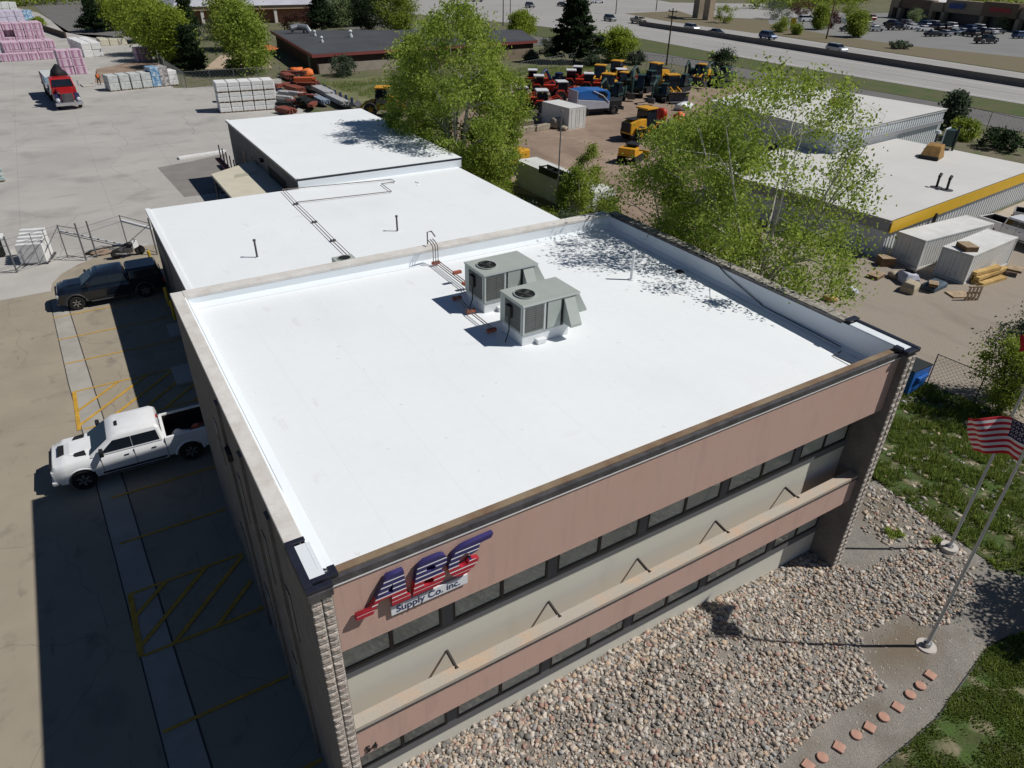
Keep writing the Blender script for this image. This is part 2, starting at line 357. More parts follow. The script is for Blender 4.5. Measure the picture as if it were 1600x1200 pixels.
mStucco = mat('mat_pink_stucco', (.64, .42, .345), .9, .05, .5, bump=.6, bscale=90, c2=(.60, .415, .35), fine=.10)
overlay(mStucco, m_noise(3, .52, .75, (1, 1, .25)), (.45, .31, .265), .5); overlay(mStucco, m_noise(9, .58, .72, (1, 1, .06)), (.42, .30, .26), .35)
mBeige = mat('mat_beige_wall', (.66, .645, .575), .9, .05, .8, bump=.3, bscale=60, c2=(.64, .62, .53), fine=.06)
overlay(mBeige, m_noise(1.4, .55, .75, (1, 1, .4)), (.54, .52, .45), .5)
mCope = mat('mat_coping_stone', (.66, .62, .57), .9, .10, 2.2, fine=.14, c2=(.71, .69, .66))
mLedge = mat('mat_ledge_render', (.52, .47, .40), .9, .12, 1.2, fine=.15, c2=(.58, .40, .27), thresh=(.45, .72))
mWood = mat('mat_weathered_board', (.26, .16, .10), .85, .2, 1.4, c2=(.30, .23, .15), bscale=60, fine=.3)
mDark = mat('mat_dark_flashing', (.018, .02, .032), .35, .2, 3, spec=.5)
mMet = mat('mat_edge_metal', (.11, .105, .11), .5, .3, 3, metal=.3, fine=.3)
mFrame = flat('mat_charcoal_trim', (.125, .127, .135), .7)
mBlack = flat('mat_black_frame', (.018, .018, .02), .5)
mGlass = mat('mat_window_glass', (.40, .42, .37), .03, .15, .7, spec=.6, c2=(.50, .52, .46), fine=.02)
mSteel = flat('mat_rusty_steel', (.05, .04, .035), .8)

def rz(x, y):      # roof surface height: falls gently to the right hand gutter line
    a = max(0, min(1, x/W_)); b_ = max(0, min(1, y/D_))
    return (1-a)*((1-b_)*8.34+b_*8.06)+a*((1-b_)*7.60+b_*7.88)
off = thing('office_building', 'two storey pink banded office with white membrane roof and stone piers', 'building', (0, 0, 0))
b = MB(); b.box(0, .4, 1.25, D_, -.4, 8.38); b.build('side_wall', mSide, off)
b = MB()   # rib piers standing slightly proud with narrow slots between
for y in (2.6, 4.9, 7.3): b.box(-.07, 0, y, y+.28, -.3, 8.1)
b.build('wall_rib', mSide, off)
for y in (2.1, 4.0, 6.4, 9.2):
    f = MB().box(-.012, .02, y, y+.34, 4.9, 6.4).build('window', mBlack, off); MB().box(-.022, -.013, y+.05, y+.29, 4.95, 6.35).build('pane', mGlass, f)
for y in (3.4, 6.0, 8.9):
    f = MB().box(-.012, .02, y, y+.5, 1.2, 2.6).build('window', mBlack, off); MB().box(-.022, -.013, y+.05, y+.45, 1.25, 2.55).build('pane', mGlass, f)
MB().box(-.13, -.0, 6.9, 7.3, 6.6, 6.85).build('wall_lamp', mBlack, off, bevel=.02)
# rough block piers: front face broken into blocks that stand unevenly proud
def pier(x0, x1, y1):
    b = MB(); b.cur = 1; b.box(x0, x1, .013, y1, -.6, 8.3); b.cur = 0  # pier sides darker than the stone front: inner face shade painted into the colour
    rr = random.Random(int(x0*10)+3)
    n_ = 2; wd = (x1-x0)/n_
    z = -.5
    while z < 8.25:
        for i in range(n_):
            d = rr.uniform(.0, .022); e = .005
            xa, xb, za, zb = x0+i*wd+e, x0+(i+1)*wd-e, z+e, min(z+.2, 8.28)-e
            cxm, czm = (xa+xb)/2+rr.uniform(-.06, .06), (za+zb)/2+rr.uniform(-.055, .055)
            vs = [(xa, .012, za), (xb, .012, za), (xb, .012, zb), (xa, .012, zb), (xa+.02, -d*.4, za+.02), (xb-.02, -d*.5, za+.02), (xb-.02, -d*.3, zb-.02), (xa+.02, -d*.6, zb-.02), (cxm, -d-.008, czm)]
            b.add(vs, [(0, 1, 5, 4), (1, 2, 6, 5), (2, 3, 7, 6), (3, 0, 4, 7), (4, 5, 8), (5, 6, 8), (6, 7, 8), (7, 4, 8)])
        z += .2
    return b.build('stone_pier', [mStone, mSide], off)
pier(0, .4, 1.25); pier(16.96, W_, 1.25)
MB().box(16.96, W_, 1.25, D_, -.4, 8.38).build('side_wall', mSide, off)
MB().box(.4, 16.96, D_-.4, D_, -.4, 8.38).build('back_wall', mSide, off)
MB().box(.4, 16.96, .95, 1.25, -.6, 7.4).build('front_wall', mBeige, off)
MB().box(.4, 16.96, .22, .46, 6.42, 8.22).build('fascia_band', mStucco, off)
MB().box(.4, 16.96, .46, .95, 6.45, 6.55).build('soffit', mFrame, off)
MB().box(.4, 16.96, .22, .50, 2.90, 3.84).build('sunshade_band', mStucco, off)
MB().box(.4, 16.96, .20, .215, 3.80, 3.86).build('drip_edge', mMet, off)
MB().box(.4, 16.96, .205, .515, 3.865, 3.96).build('ledge', mLedge, off)
# front roof edge: boards on top, dark metal face below, thin bright drip line
MB().box(.62, 16.96, .30, .47, 8.225, 8.40).build('edge_board', mWood, off)
MB().box(.36, 17.0, .195, .295, 8.21, 8.375).build('edge_metal', mMet, off)
MB().box(.4, 16.96, .188, .194, 8.195, 8.225).build('edge_drip', flat('mat_drip', (.7, .7, .7), .5), off)
# windows: five and a bit bays of paired panes, upper and lower row
bays = [.4, 2.97, 5.78, 8.60, 11.52, 14.5, 16.96]
for (zb, zg, zt, zs) in ((4.68, 4.98, 6.43, 4.68), (1.02, 1.32, 2.98, 1.02)):
    MB().box(.4, 16.96, .905, .948, zs, zg-.06).build('sill_panel', mFrame, off)
    for i in range(6):
        x0, x1 = bays[i]+.14, bays[i+1]-.14
        if i == 0: x0 = .45
        MB().box(x1, x1+.28 if i < 5 else 16.955, .905, .948, zg-.058, zt).build('window_post', mFrame, off)
        fr = MB(); t = .055; xm = (x0+x1)/2
        fr.box(x0, x1, .90, .947, zg-.055, zg+.03); fr.box(x0, x1, .90, .947, zt-.05, zt); fr.box(x0, x0+t, .90, .947, zg+.032, zt-.052); fr.box(x1-t, x1, .90, .947, zg+.032, zt-.052); fr.box(xm-.045, xm+.045, .90, .947, zg+.032, zt-.052)
        f = fr.build('window', mBlack, off)
        MB().box(x0+t+.002, xm-.047, .925, .946, zg+.034, zt-.054).build('pane', mGlass, f)
        MB().box(xm+.047, x1-t-.002, .925, .946, zg+.034, zt-.054).build('pane', mGlass, f)
for x in (2.93, 5.76, 8.62, 11.5, 14.43):
    MB().tube([(x, .94, 3.99), (x, .52, 3.93), (x, .42, 3.965)], .042, 6).build('strut', mSteel, off)
# roof sheet, left edge, cants and parapet linings
b = MB(); n_ = 12; xr0, xr1, yr0, yr1 = .30, 16.965, .47, 13.41
vs = []
for j in range(n_+1):
    for i in range(n_+1):
        x = xr0+(xr1-xr0)*i/n_; y = yr0+(yr1-yr0)*j/n_; vs.append((x, y, rz(x, y)))
fs = [(j*(n_+1)+i, j*(n_+1)+i+1, (j+1)*(n_+1)+i+1, (j+1)*(n_+1)+i) for j in range(n_) for i in range(n_)]
b.add(vs, fs); b.build('roof_membrane', mRoof, off, smooth=True)
b = MB()   # linings that run up the parapets
def lining(p0, p1, q0, q1, inset):
    """quad from roof to parapet top with a small cant at its foot"""
    for k in range(8):
        a = Vector(p0).lerp(Vector(p1), k/8); c = Vector(p0).lerp(Vector(p1), (k+1)/8)
        ta = Vector((a.x, a.y, 8.44)); tc_ = Vector((c.x, c.y, 8.44))
        fa = Vector((a.x, a.y, rz(a.x, a.y)+.14)); fc = Vector((c.x, c.y, rz(c.x, c.y)+.14))
        ia = a+Vector(inset); ic = c+Vector(inset); ia.z = rz(ia.x, ia.y)+.006; ic.z = rz(ic.x, ic.y)+.006
        b.add([ta, tc_, fc, fa], [(0, 1, 2, 3)]); b.add([fa, fc, ic, ia], [(0, 1, 2, 3)])
lining((.38, 13.37, 0), (16.95, 13.37, 0), 0, 0, (0, -.16, 0)); lining((16.94, 13.37, 0), (16.94, .48, 0), 0, 0, (-.14, 0, 0))
b.add([(.33, .5, 8.46), (.33, 13.37, 8.46), (.62, 13.37, rz(.62, 13.37)+.006), (.62, .5, rz(.62, .5)+.006)], [(0, 1, 2, 3)])
b.build('parapet_lining', mMem, off)
MB().box(-.02, .328, 1.35, D_+.02, 8.385, 8.49).build('coping', mCope, off, bevel=.015)
MB().box(.33, 16.9, 13.36, D_+.02, 8.385, 8.50).build('coping', mCope, off, bevel=.015)
cb = MB(); rr = random.Random(4); y = 2.2
while y < 13.3:
    L = rr.uniform(.5, .95); cb.box(17.02+rr.uniform(-.015, .015), 17.40+rr.uniform(-.02, .02), y, y+L-.03, 8.385, 8.49+rr.uniform(-.015, .012)); y += L
cb.build('coping', mat('mat_chipped_coping', (.42, .39, .33), .95, .4, 6, c2=(.6, .56, .48), bscale=14, fine=.6, bump=.6), off)
b = MB(); b.box(16.93, 17.015, 2.2, 13.35, 8.385, 8.46); b.build('coping_flashing', mMet, off)
# dark flashing at both front corners with bare white membrane beside it
b = MB(); b.box(-.03, .12, .12, 1.33, 8.385, 8.51); b.box(.12, .46, .18, .29, 8.385, 8.50) ; b.box(-.03, .44, -.012, .115, 8.43, 8.50); b.box(.46, .60, .20, .44, 8.40, 8.49); b.box(-.03, .34, 1.24, 1.348, 8.492, 8.53); b.build('corner_flashing', mDark, off, bevel=.01)
MB().box(.122, .40, .295, 1.235, 8.37, 8.455).build('corner_membrane', mMem, off)
b = MB(); b.box(17.28, 17.42, -.02, 2.05, 8.385, 8.51); b.box(16.85, 17.28, -.02, .16, 8.385, 8.49); b.box(16.95, 17.42, 1.95, 2.15, 8.532, 8.57); b.box(16.78, 16.95, .18, .42, 8.41, 8.52); b.build('corner_flashing', mDark, off, bevel=.01)
MB().box(16.95, 17.278, .165, 1.94, 8.38, 8.475).build('corner_membrane', mMem, off)
MB().box(-.02, .42, -.035, .012, 8.27, 8.428).build('pier_cap', mMet, off)
# curb at the low front right corner of the roof
b = MB(); b.tube([(16.6, 1.75, 7.74), (16.25, 1.75, 7.72), (16.25, 1.0, 7.74)], .02, 6); b.build('roof_seam_strip', mMet, off)
def text(body, size, m_, parent, M_, name, extrude=.01, shear=0., sx=1.):
    c = bpy.data.curves.new(name, 'FONT'); c.body = body; c.size = size; c.extrude = extrude; c.shear = shear
    o = bpy.data.objects.new(name, c); col.objects.link(o); dg = bpy.context.evaluated_depsgraph_get(); dg.update()
    me = bpy.data.meshes.new_from_object(o.evaluated_get(dg)); bpy.data.objects.remove(o, do_unlink=True)
    for v in me.vertices: v.co.x *= sx
    me.transform(M_); me.materials.clear(); me.materials.append(m_)
    o = bpy.data.objects.new(name, me); col.objects.link(o); o.parent = parent; return o
def wallM(x, y, z): return Matrix(((1, 0, 0, x), (0, 0, -1, y), (0, 1, 0, z), (0, 0, 0, 1)))
text('54', .30, mBlack, off, wallM(.56, .205, 2.97), 'house_number', .012)

# ---- the sign: three raised letters over a small board
sg = thing('wall_sign', 'red and blue striped raised letters over a small white name board on the pink band', 'sign', (.8, .21, 6.85))
mSign = bpy.data.materials.new('mat_sign_stripes'); mSign.use_nodes = True
n, l = mSign.node_tree.nodes, mSign.node_tree.links; bs = n['Principled BSDF']; bs.inputs['Roughness'].default_value = .45
tc = n.new('ShaderNodeTexCoord'); sx_ = n.new('ShaderNodeSeparateXYZ'); l.new(tc.outputs['Object'], sx_.inputs[0])
m1 = n.new('ShaderNodeMath'); m1.operation = 'MULTIPLY'; m1.inputs[1].default_value = 1/.118; l.new(sx_.outputs['Z'], m1.inputs[0])
m2 = n.new('ShaderNodeMath'); m2.operation = 'FRACT'; l.new(m1.outputs[0], m2.inputs[0])
m3 = n.new('ShaderNodeMath'); m3.operation = 'LESS_THAN'; m3.inputs[1].default_value = .24; l.new(m2.outputs[0], m3.inputs[0])
m4 = n.new('ShaderNodeMath'); m4.operation = 'LESS_THAN'; m4.inputs[1].default_value = 1.09; l.new(sx_.outputs['Z'], m4.inputs[0])
m4b = n.new('ShaderNodeMath'); m4b.operation = 'GREATER_THAN'; m4b.inputs[1].default_value = .49; l.new(sx_.outputs['Z'], m4b.inputs[0])
geo = n.new('ShaderNodeNewGeometry'); sn = n.new('ShaderNodeSeparateXYZ'); l.new(geo.outputs['Normal'], sn.inputs[0])
m5 = n.new('ShaderNodeMath'); m5.operation = 'LESS_THAN'; m5.inputs[1].default_value = -.8; l.new(sn.outputs['Y'], m5.inputs[0])
mm1 = n.new('ShaderNodeMath'); mm1.operation = 'MULTIPLY'; l.new(m3.outputs[0], mm1.inputs[0]); l.new(m4.outputs[0], mm1.inputs[1])
mm2 = n.new('ShaderNodeMath'); mm2.operation = 'MULTIPLY'; l.new(mm1.outputs[0], mm2.inputs[0]); l.new(m5.outputs[0], mm2.inputs[1])
mm3 = n.new('ShaderNodeMath'); mm3.operation = 'MULTIPLY'; l.new(mm2.outputs[0], mm3.inputs[0]); l.new(m4b.outputs[0], mm3.inputs[1])
gz_ = n.new('ShaderNodeMath'); gz_.operation = 'GREATER_THAN'; gz_.inputs[1].default_value = .74; l.new(sx_.outputs['Z'], gz_.inputs[0])
x1_ = n.new('ShaderNodeMixRGB'); x1_.inputs[1].default_value = (.40, .018, .035, 1); x1_.inputs[2].default_value = (.032, .028, .13, 1); l.new(gz_.outputs[0], x1_.inputs[0])
x2_ = n.new('ShaderNodeMixRGB'); x2_.inputs[2].default_value = (.8, .8, .82, 1); l.new(mm3.outputs[0], x2_.inputs[0]); l.new(x1_.outputs[0], x2_.inputs[1]); l.new(x2_.outputs[0], bs.inputs['Base Color'])
def letter(outer, holes, name='letter', depth=.11):
    c = bpy.data.curves.new(name, 'CURVE'); c.dimensions = '2D'; c.fill_mode = 'BOTH'; c.extrude = depth/2
    for P in [outer]+holes:
        s = c.splines.new('POLY'); s.points.add(len(P)-1); s.use_cyclic_u = True
        for i, p in enumerate(P): s.points[i].co = (p[0], p[1], 0, 1)
    o = bpy.data.objects.new(name, c); col.objects.link(o); dg = bpy.context.evaluated_depsgraph_get(); dg.update()
    me = bpy.data.meshes.new_from_object(o.evaluated_get(dg)); bpy.data.objects.remove(o, do_unlink=True)
    me.transform(wallM(0, -depth/2-.03, 0)); me.materials.clear(); me.materials.append(mSign)
    o = bpy.data.objects.new(name, me); col.objects.link(o); o.parent = sg; return o
# italic letters; sh(x, z) leans them to the right
sh = lambda P, k=.22: [(x+k*(z-.4), .4+(z-.4)*.83) for x, z in P]
letter(sh([(.05, .40), (.28, .40), (.34, .56), (.42, .72), (.66, .72), (.66, .40), (1.04, .40), (1.04, .52), (.97, .56), (.90, 1.36), (.58, 1.36), (.52, 1.26), (.30, .70), (.20, .54), (-.03, .54), (-.05, .42)], .05), [sh([(.54, .84), (.68, 1.10), (.68, .84)], .05)])
def arc(cx, cz, rx, rz_, a0, a1, n_=8): return [(cx+rx*math.cos(R(a0+(a1-a0)*i/n_)), cz+rz_*math.sin(R(a0+(a1-a0)*i/n_))) for i in range(n_+1)]
letter(sh([(1.08, .42), (1.52, .42)]+arc(1.56, .66, .19, .24, -90, 70)+arc(1.56, 1.13, .19, .22, -60, 90)+[(1.26, 1.35), (1.12, 1.24)], .12), [sh([(1.30, .58), (1.46, .58), (1.52, .66), (1.46, .76), (1.30, .76)], .12), sh([(1.32, .98), (1.46, .98), (1.52, 1.06), (1.46, 1.15), (1.32, 1.15)], .12)])
letter(sh([(2.74, 1.37), (2.20, 1.35)]+arc(2.15, .88, .35, .47, 92, 345, 14)+arc(2.15, .88, .13, .21, 345, 25, 10)+[(2.44, 1.03), (2.46, 1.23), (2.70, 1.25)], .12), [])
MB().box(.66, 2.31, -.05, -.0, .03, .27).build('name_board', flat('mat_board_white', (.74, .76, .80), .5), sg)
text('Supply Co. inc.', .235, flat('mat_navy_letter', (.03, .04, .12), .6), sg, wallM(.76, -.056, .085), 'lettering', .004, sx=.98)

# ================================================================== WINGS BEHIND
mDkWall = mat('mat_grey_wall', (.16, .155, .15), .9, .12, 1, bump=.4, bscale=20, fine=.15)
def wing(name, label, x0, x1, y0, y1, z1, edge):
    t = thing(name, label, 'building', (x0, y0, 0))
    X, Y = x1-x0, y1-y0
    b = MB(); b.box(0, X, 0, Y, -.3, z1-.14); b.build('wall', mDkWall, t)
    b = MB(); b.box(-.12, X+.12, .0, Y+.1, z1-.138, z1-.02); b.build('roof_edge', edge, t)
    b = MB(); b.box(-.05, X+.05, .05, Y+.04, z1-.018, z1+.0); b.box(-.12, .12, .05, Y+.1, z1+.001, z1+.05); b.box(.12, X+.12, Y-.12, Y+.1, z1+.001, z1+.05) if name != 'warehouse' else None
    b.build('roof_membrane', mRoof, t)
    return t
wg = wing('warehouse', 'low flat warehouse with two vent pipes on its white roof behind the office', 1.42, 21.75, D_+.03, 36.6, 4.4, flat('mat_white_edge', (.7, .72, .74), .6))
wh = wing('warehouse', 'farthest white roofed warehouse half shaded by the tree with stock racks at its wall', 10.35, 22.15, 36.65, 56.5, 5.0, mDark)
MB().box(.0, 11.75, -.03, -.002, 4.36-.0, 4.855).build('wall_membrane', mMem, wh)
f = MB().box(-.03, .0, 3.0, 7.5, .2, 4.1).build('doorway', flat('mat_dark_opening', (.012, .012, .012), .9), wh)
for y in (10.5, 12.6, 14.7): MB().box(-.03, 0, y, y+.9, 1.6, 3.6).build('window', mBlack, wh)
MB().box(-.3, -.0, 8.6, 9.1, 4.1, 4.3).build('wall_lamp', mBlack, wh)
for y in (22.5, 25.5): MB().box(-.04, 0, y-13.84, y-12.9, 0, 2.2).build('door', mBlack, wg)
MB().box(-.03, 0, 17.5, 20.6, .0, 3.2).build('roller_door', flat('mat_roller', (.12, .12, .12), .6), wg)
# canopy beside the far warehouse
pa, pb, pc, pd = G(330, 272, 3.4), G(395, 251, 3.4), G(452, 292, 3.4), G(372, 320, 3.4)
mCan = mat('mat_canopy_tan', (.56, .52, .42), .8, .05, 1, fine=.05)
ct = thing('canopy', 'flat tan canopy roof on posts between the two warehouses', 'canopy', (pa.x, pa.y, 0))
b = MB(); q = [Vector((p.x-pa.x, p.y-pa.y, 0)) for p in (pa, pb, pc, pd)]
b.loft([[p+Vector((0, 0, 3.2)) for p in q], [p+Vector((0, 0, 3.4)) for p in q]]); b.build('roof', mCan, ct)
mid = [Vector((q[0].lerp(q[1], s_).lerp(q[3].lerp(q[2], s_), t_))) for s_, t_ in ((.33, .32), (.40, .24), (.85, .34), (.78, .42))]
b = MB(); b.loft([[p+Vector((0, 0, 3.401)) for p in mid], [p+Vector((0, 0, 3.42)) for p in mid]]); b.build('skylight', mat('mat_skylight', (.42, .40, .31), .6, .05, 1), ct)
for p in q:
    c_ = p*.93+(q[2]*.5)*.07; MB().tube([c_, c_+Vector((0, 0, 3.2))], .07, 6).build('post', mMet, ct)

# ================================================================== ROOFTOP THINGS
mUnit = mat('mat_unit_grey', (.38, .415, .385), .55, .05, 1.2, spec=.4, fine=.05)
mUnitL = mat('mat_unit_light', (.50, .53, .51), .5, .04, 1, fine=.04)
mCoil = mat('mat_coil', (.13, .135, .13), .8, .25, 1, fine=.1)
overlay(mCoil, m_grid(.5, .07, .012, 'XZ', 0), (.05, .05, .05), .8)
mFan = flat('mat_fan_black', (.015, .018, .016), .6)
mCurb = mat('mat_curb_white', (.72, .74, .75), .7, .04, 2)
def rooftop_unit(label):
    # local x = length (fan end at 0), y = depth, z up from the roof
    t = thing('rooftop_unit', label, 'air conditioner', group='large rooftop air conditioners')
    L, Wd, H = 2.25, 1.22, 1.30
    b = MB(); b.box(.04, L-.35, .04, Wd-.04, -.06, .33); b.box(.55, .9, -.12, .04, -.02, .12); b.build('curb', mCurb, t, bevel=.01)
    b = MB(); b.box(.0, L-.12, .0, Wd, .335, H-.05); b.build('cabinet', mUnit, t)
    b = MB(); b.box(-.02, L+.0, -.03, Wd+.03, H-.048, H); b.build('top_panel', mUnit, t, bevel=.01)
    b = MB(); b.box(-.022, L+.0, -.034, -.0305, H-.055, H+.004); b.build('edge_trim', mUnitL, t)
    b = MB(); b.box(.10, .80, -.012, -.002, .42, H-.12); b.build('coil_panel', mCoil, t)
    b = MB(); b.box(-.012, -.002, .10, Wd-.28, .42, H-.12); b.build('coil_panel', mCoil, t)
    b = MB(); b.box(.02, .08, -.014, -.002, .36, H-.06); b.box(.83, .90, -.014, -.002, .36, H-.06); b.box(-.014, -.002, .02, .08, .36, H-.06); b.build('corner_post', mUnitL, t)
    b = MB(); b.box(.93, .96, -.01, -.002, .36, H-.06); b.build('panel_gap', mFan, t)
    b = MB(); b.box(.98, 1.5, -.014, -.002, .38, H-.08); b.build('access_panel', mUnit, t)
    # fan well: dark disc, rim and blades
    fx, fy = .52, .62
    f = MB().cyl((fx, fy, H+.001), .33, .008, 28).build('fan_well', mFan, t)
    MB().ring((fx, fy, H+.02), .36, .03, axis='z', wdt=.02).build('fan_rim', mUnit, f)
    bl = MB()
    for k in range(4):
        T = Matrix.Translation((fx, fy, H+.014)) @ Matrix.Rotation(k*math.pi/2+.4, 4, 'Z') @ Matrix.Rotation(R(14), 4, 'X')
        bl.box(.05, .29, -.07, .07, -.002, .002, T)
    bl.cyl((fx, fy, H+.012), .07, .03, 12); bl.build('fan_blade', mCoil, f)
    g = MB()
    for r_ in (.11, .2, .29): g.ring((fx, fy, H+.05), r_, .006, 24, 'z', .003)
    for k in range(3): T = Matrix.Translation((fx, fy, H+.05)) @ Matrix.Rotation(k*math.pi/3, 4, 'Z'); g.box(-.33, .33, -.004, .004, -.004, .004, T)
    g.build('fan_guard', mFan, f)
    # sloping economiser hoods at the other end
    b = MB(); b.prism([(L-.119, H-.06), (L+.02, H-.06), (L+.42, .62), (L+.42, .56), (L-.119, .56)], .08, Wd-.04); b.build('end_hood', mUnit, t)
    b = MB(); b.prism([(-.0, H-.12), (-.0, .42), (-.42, .42), (-.42, .50), (-.02, H-.12)], 1.62, 2.05, 'x'); b.build('side_hood', mUnit, t)
    b = MB(); b.box(1.52, 1.61, -.012, -.002, .36, H-.1); b.build('hood_gap', mFan, t)
    MB().box(-.13, -.002, .50, .76, .72, 1.08).build('disconnect_box', mFan, t, bevel=.01)
    MB().tube([(-.07, .63, .72), (-.08, .60, .3), (-.32, .45, .02)], .022, 6).build('conduit', mFan, t)
    return t
a2 = G(817, 478, 8.0+1.30); a2b = G(906, 455, 9.30); a2c = G(786, 452, 9.30)
a1 = G(756, 430, 9.30); a1b = G(836, 409, 9.30)
ang = math.atan2(a2b.y-a2.y, a2b.x-a2.x)
u = rooftop_unit('nearer of the two grey rooftop units with a round black fan on the white roof')
LEN2 = (a2b-a2).length
u.location = (a2.x, a2.y, 8.0); u.rotation_euler = (0, 0, ang); SCL = LEN2/2.25; 
wid = (a2c-a2).length; u.scale = (SCL, wid/1.25, 1)
print('UNIT', LEN2, wid, ang)
u1 = copytree(u); u1.location = (a1.x, a1.y, 8.0); u1['label'] = 'farther grey rooftop unit, partly hidden behind the other one'
# small condenser on the low roof behind the parapet
cd = G(538, 405, 4.4+.6)
t = thing('condenser', 'small condenser with one dark fan peeping over the parapet on the low roof', 'air conditioner', (cd.x, cd.y, 4.4), ang)
MB().box(-.5, .5, -.38, .38, .08, .66).build('cabinet', mUnit, t, bevel=.02); f = MB().cyl((0, 0, .661), .3, .01, 20).build('fan_well', mFan, t)
MB().ring((0, 0, .68), .33, .03, axis='z', wdt=.01).build('fan_rim', mUnit, f)
for s_ in (-.35, .35): MB().box(s_-.06, s_+.06, -.4, .4, 0, .08).build('foot', mCurb, t)
# pipe runs
mPipe = flat('mat_pipe', (.20, .16, .15), .6); mRed = flat('mat_red_block', (.35, .10, .06), .8)
def run(name, label, pts, z, off_, n_=2, rad=.02, blocks=(), bm=None, up=None):
    t = thing(name, label, 'pipe', (pts[0].x, pts[0].y, z))
    P = [Vector((p.x-pts[0].x, p.y-pts[0].y, p.z-z)) for p in pts]
    for k in range(n_):
        d = (P[-1]-P[0]).normalized(); s_ = Vector((-d.y, d.x, 0))*off_*(k-(n_-1)/2)
        MB().tube([p+s_ for p in P], rad, 6).build('pipe', mPipe, t)
    for q_ in blocks:
        q2 = P[0].lerp(P[-1], q_) if isinstance(q_, float) else P[q_]
        MB().cbox((q2.x, q2.y, q2.z-.06), (.30, .12, .09), math.atan2(d.y, d.x)+math.pi/2).build('support_block', bm or mRed, t)
    return t
zr = 8.05
g1 = [G(672, 374, 8.95), G(676, 378, 8.95), G(680, 385, 8.7), G(681, 408, zr+.10), G(742, 455, zr+.10)]
run('roof_pipe', 'pipes rising over the parapet and running to the farther rooftop unit', g1, zr, .10, 3, .018, (3, .62, .82))
run('roof_pipe', 'pair of thin pipes on red blocks running past the rooftop unit shadows', [G(714, 463, zr+.1), G(735, 487, zr+.1), G(768, 513, zr+.1)], zr, .09, 2, .016, (0, .42, 2))
b = MB(); hp = G(672, 384, 8.5); b.tube([(hp.x, hp.y+.2, 8.0), (hp.x, hp.y+.2, 8.95), (hp.x+.12, hp.y+.1, 9.0), (hp.x+.12, hp.y-.2, 8.9)], .025, 8)
tag(b.build('conduit_hoop', mPipe), 'small dark conduit hoop standing up from the back parapet', 'conduit')
z2 = 4.4
run('roof_pipe', 'long double pipe on small blocks crossing the low warehouse roof', [G(443, 297, z2+.12), G(462, 317, z2+.12), G(491, 345, z2+.12), G(520, 374, z2+.12), G(545, 398, z2+.12)], z2, .16, 2, .02, (1, 2, 3), mMet)
run('roof_pipe', 'thin conduit zigzagging across the far part of the low roof', [G(441, 296, z2+.1), G(612, 280, z2+.1), G(617, 284, z2+.1), G(596, 287, z2+.1), G(612, 299, z2+.1), G(462, 316, z2+.1)], z2, .1, 1, .028, (), mMet)
def vent(u, v, z, h, r, label, m_=mMet, cap=True):
    p = G(u, v, z); t = thing('vent_pipe', label, 'vent pipe', (p.x, p.y, z))
    MB().cyl((0, 0, 0), r, h, 10).build('pipe', m_, t)
    if cap: MB().cyl((0, 0, h), r*1.5, r*1.6, 10).build('cap', m_, t)
    MB().cyl((0, 0, 0), r*2.4, .02, 12).build('collar', mCurb, t); return t
vent(402, 402, z2, .85, .05, 'vent pipe nearest the left edge of the low warehouse roof'); vent(621, 361, z2, .80, .05, 'vent pipe in the middle of the low warehouse roof')
vent(986, 437, 7.85, 1.05, .05, 'tall thin white vent pipe standing in the tree shadow on the office roof', mCurb, False)
p = G(1062, 424, 7.82); t = thing('roof_drain', 'black round roof drain at the foot of the right parapet', 'drain', (p.x, p.y, rz(p.x, p.y)+.01)); MB().cyl((0, 0, 0), .17, .03, 18, r2=.14).build('ring', mFan, t); MB().sphere((0, 0, .03), .1, 10, 6, (1, 1, .5)).build('strainer', mFan, t)
b = MB(); b.tube([(16.93, 7.4, 8.48), (16.9, 6.8, 8.25), (16.88, 5.0, 7.80), (16.84, 3.2, 7.78), (16.8, 1.9, 7.76)], .016, 6); tag(b.build('cable', mFan), 'black cable sagging down the inside of the right parapet', 'cable')
p = G(652, 290, z2); b = MB(); b.tube([(p.x, p.y, z2+.03), (p.x+.3, p.y+.3, z2+.05), (p.x+.2, p.y+.8, z2+.03)], .02, 6); tag(b.build('hose', mCurb), 'short pale hose curled on the low warehouse roof', 'hose')
# bollards at the low wall
mBol = flat('mat_bollard', (.55, .38, .03), .6)
for i, (y, lab) in enumerate(((39.0, 'yellow bollard farthest along the dark warehouse wall'), (37.0, 'yellow bollard behind the motorcycle at the warehouse wall'), (32.6, 'yellow bollard in the shade behind the black pickup'), (30.6, 'yellow bollard nearest the office at the low wall'))):
    t = thing('bollard', lab, 'bollard', (1.0, y, 0), 0, 'yellow bollards along the low wall'); MB().cyl((0, 0, 0), .09, 1.1, 14).build('post', mBol, t); MB().sphere((0, 0, 1.1), .09, 12, 6, (1, 1, .6)).build('cap', mBol, t)
for (x0, x1, y0, y1, z1, lab) in ((-.1, 1.38, 23.2, 25.0, .12, 'pale concrete step beside the hatched bay'), (.45, 1.38, 28.4, 29.9, .12, 'smaller pale concrete step at the low wall')):
    tag(MB().box(x0, x1, y0, y1, 0, z1).build('door_step', mPad, bevel=.01), lab, 'step')
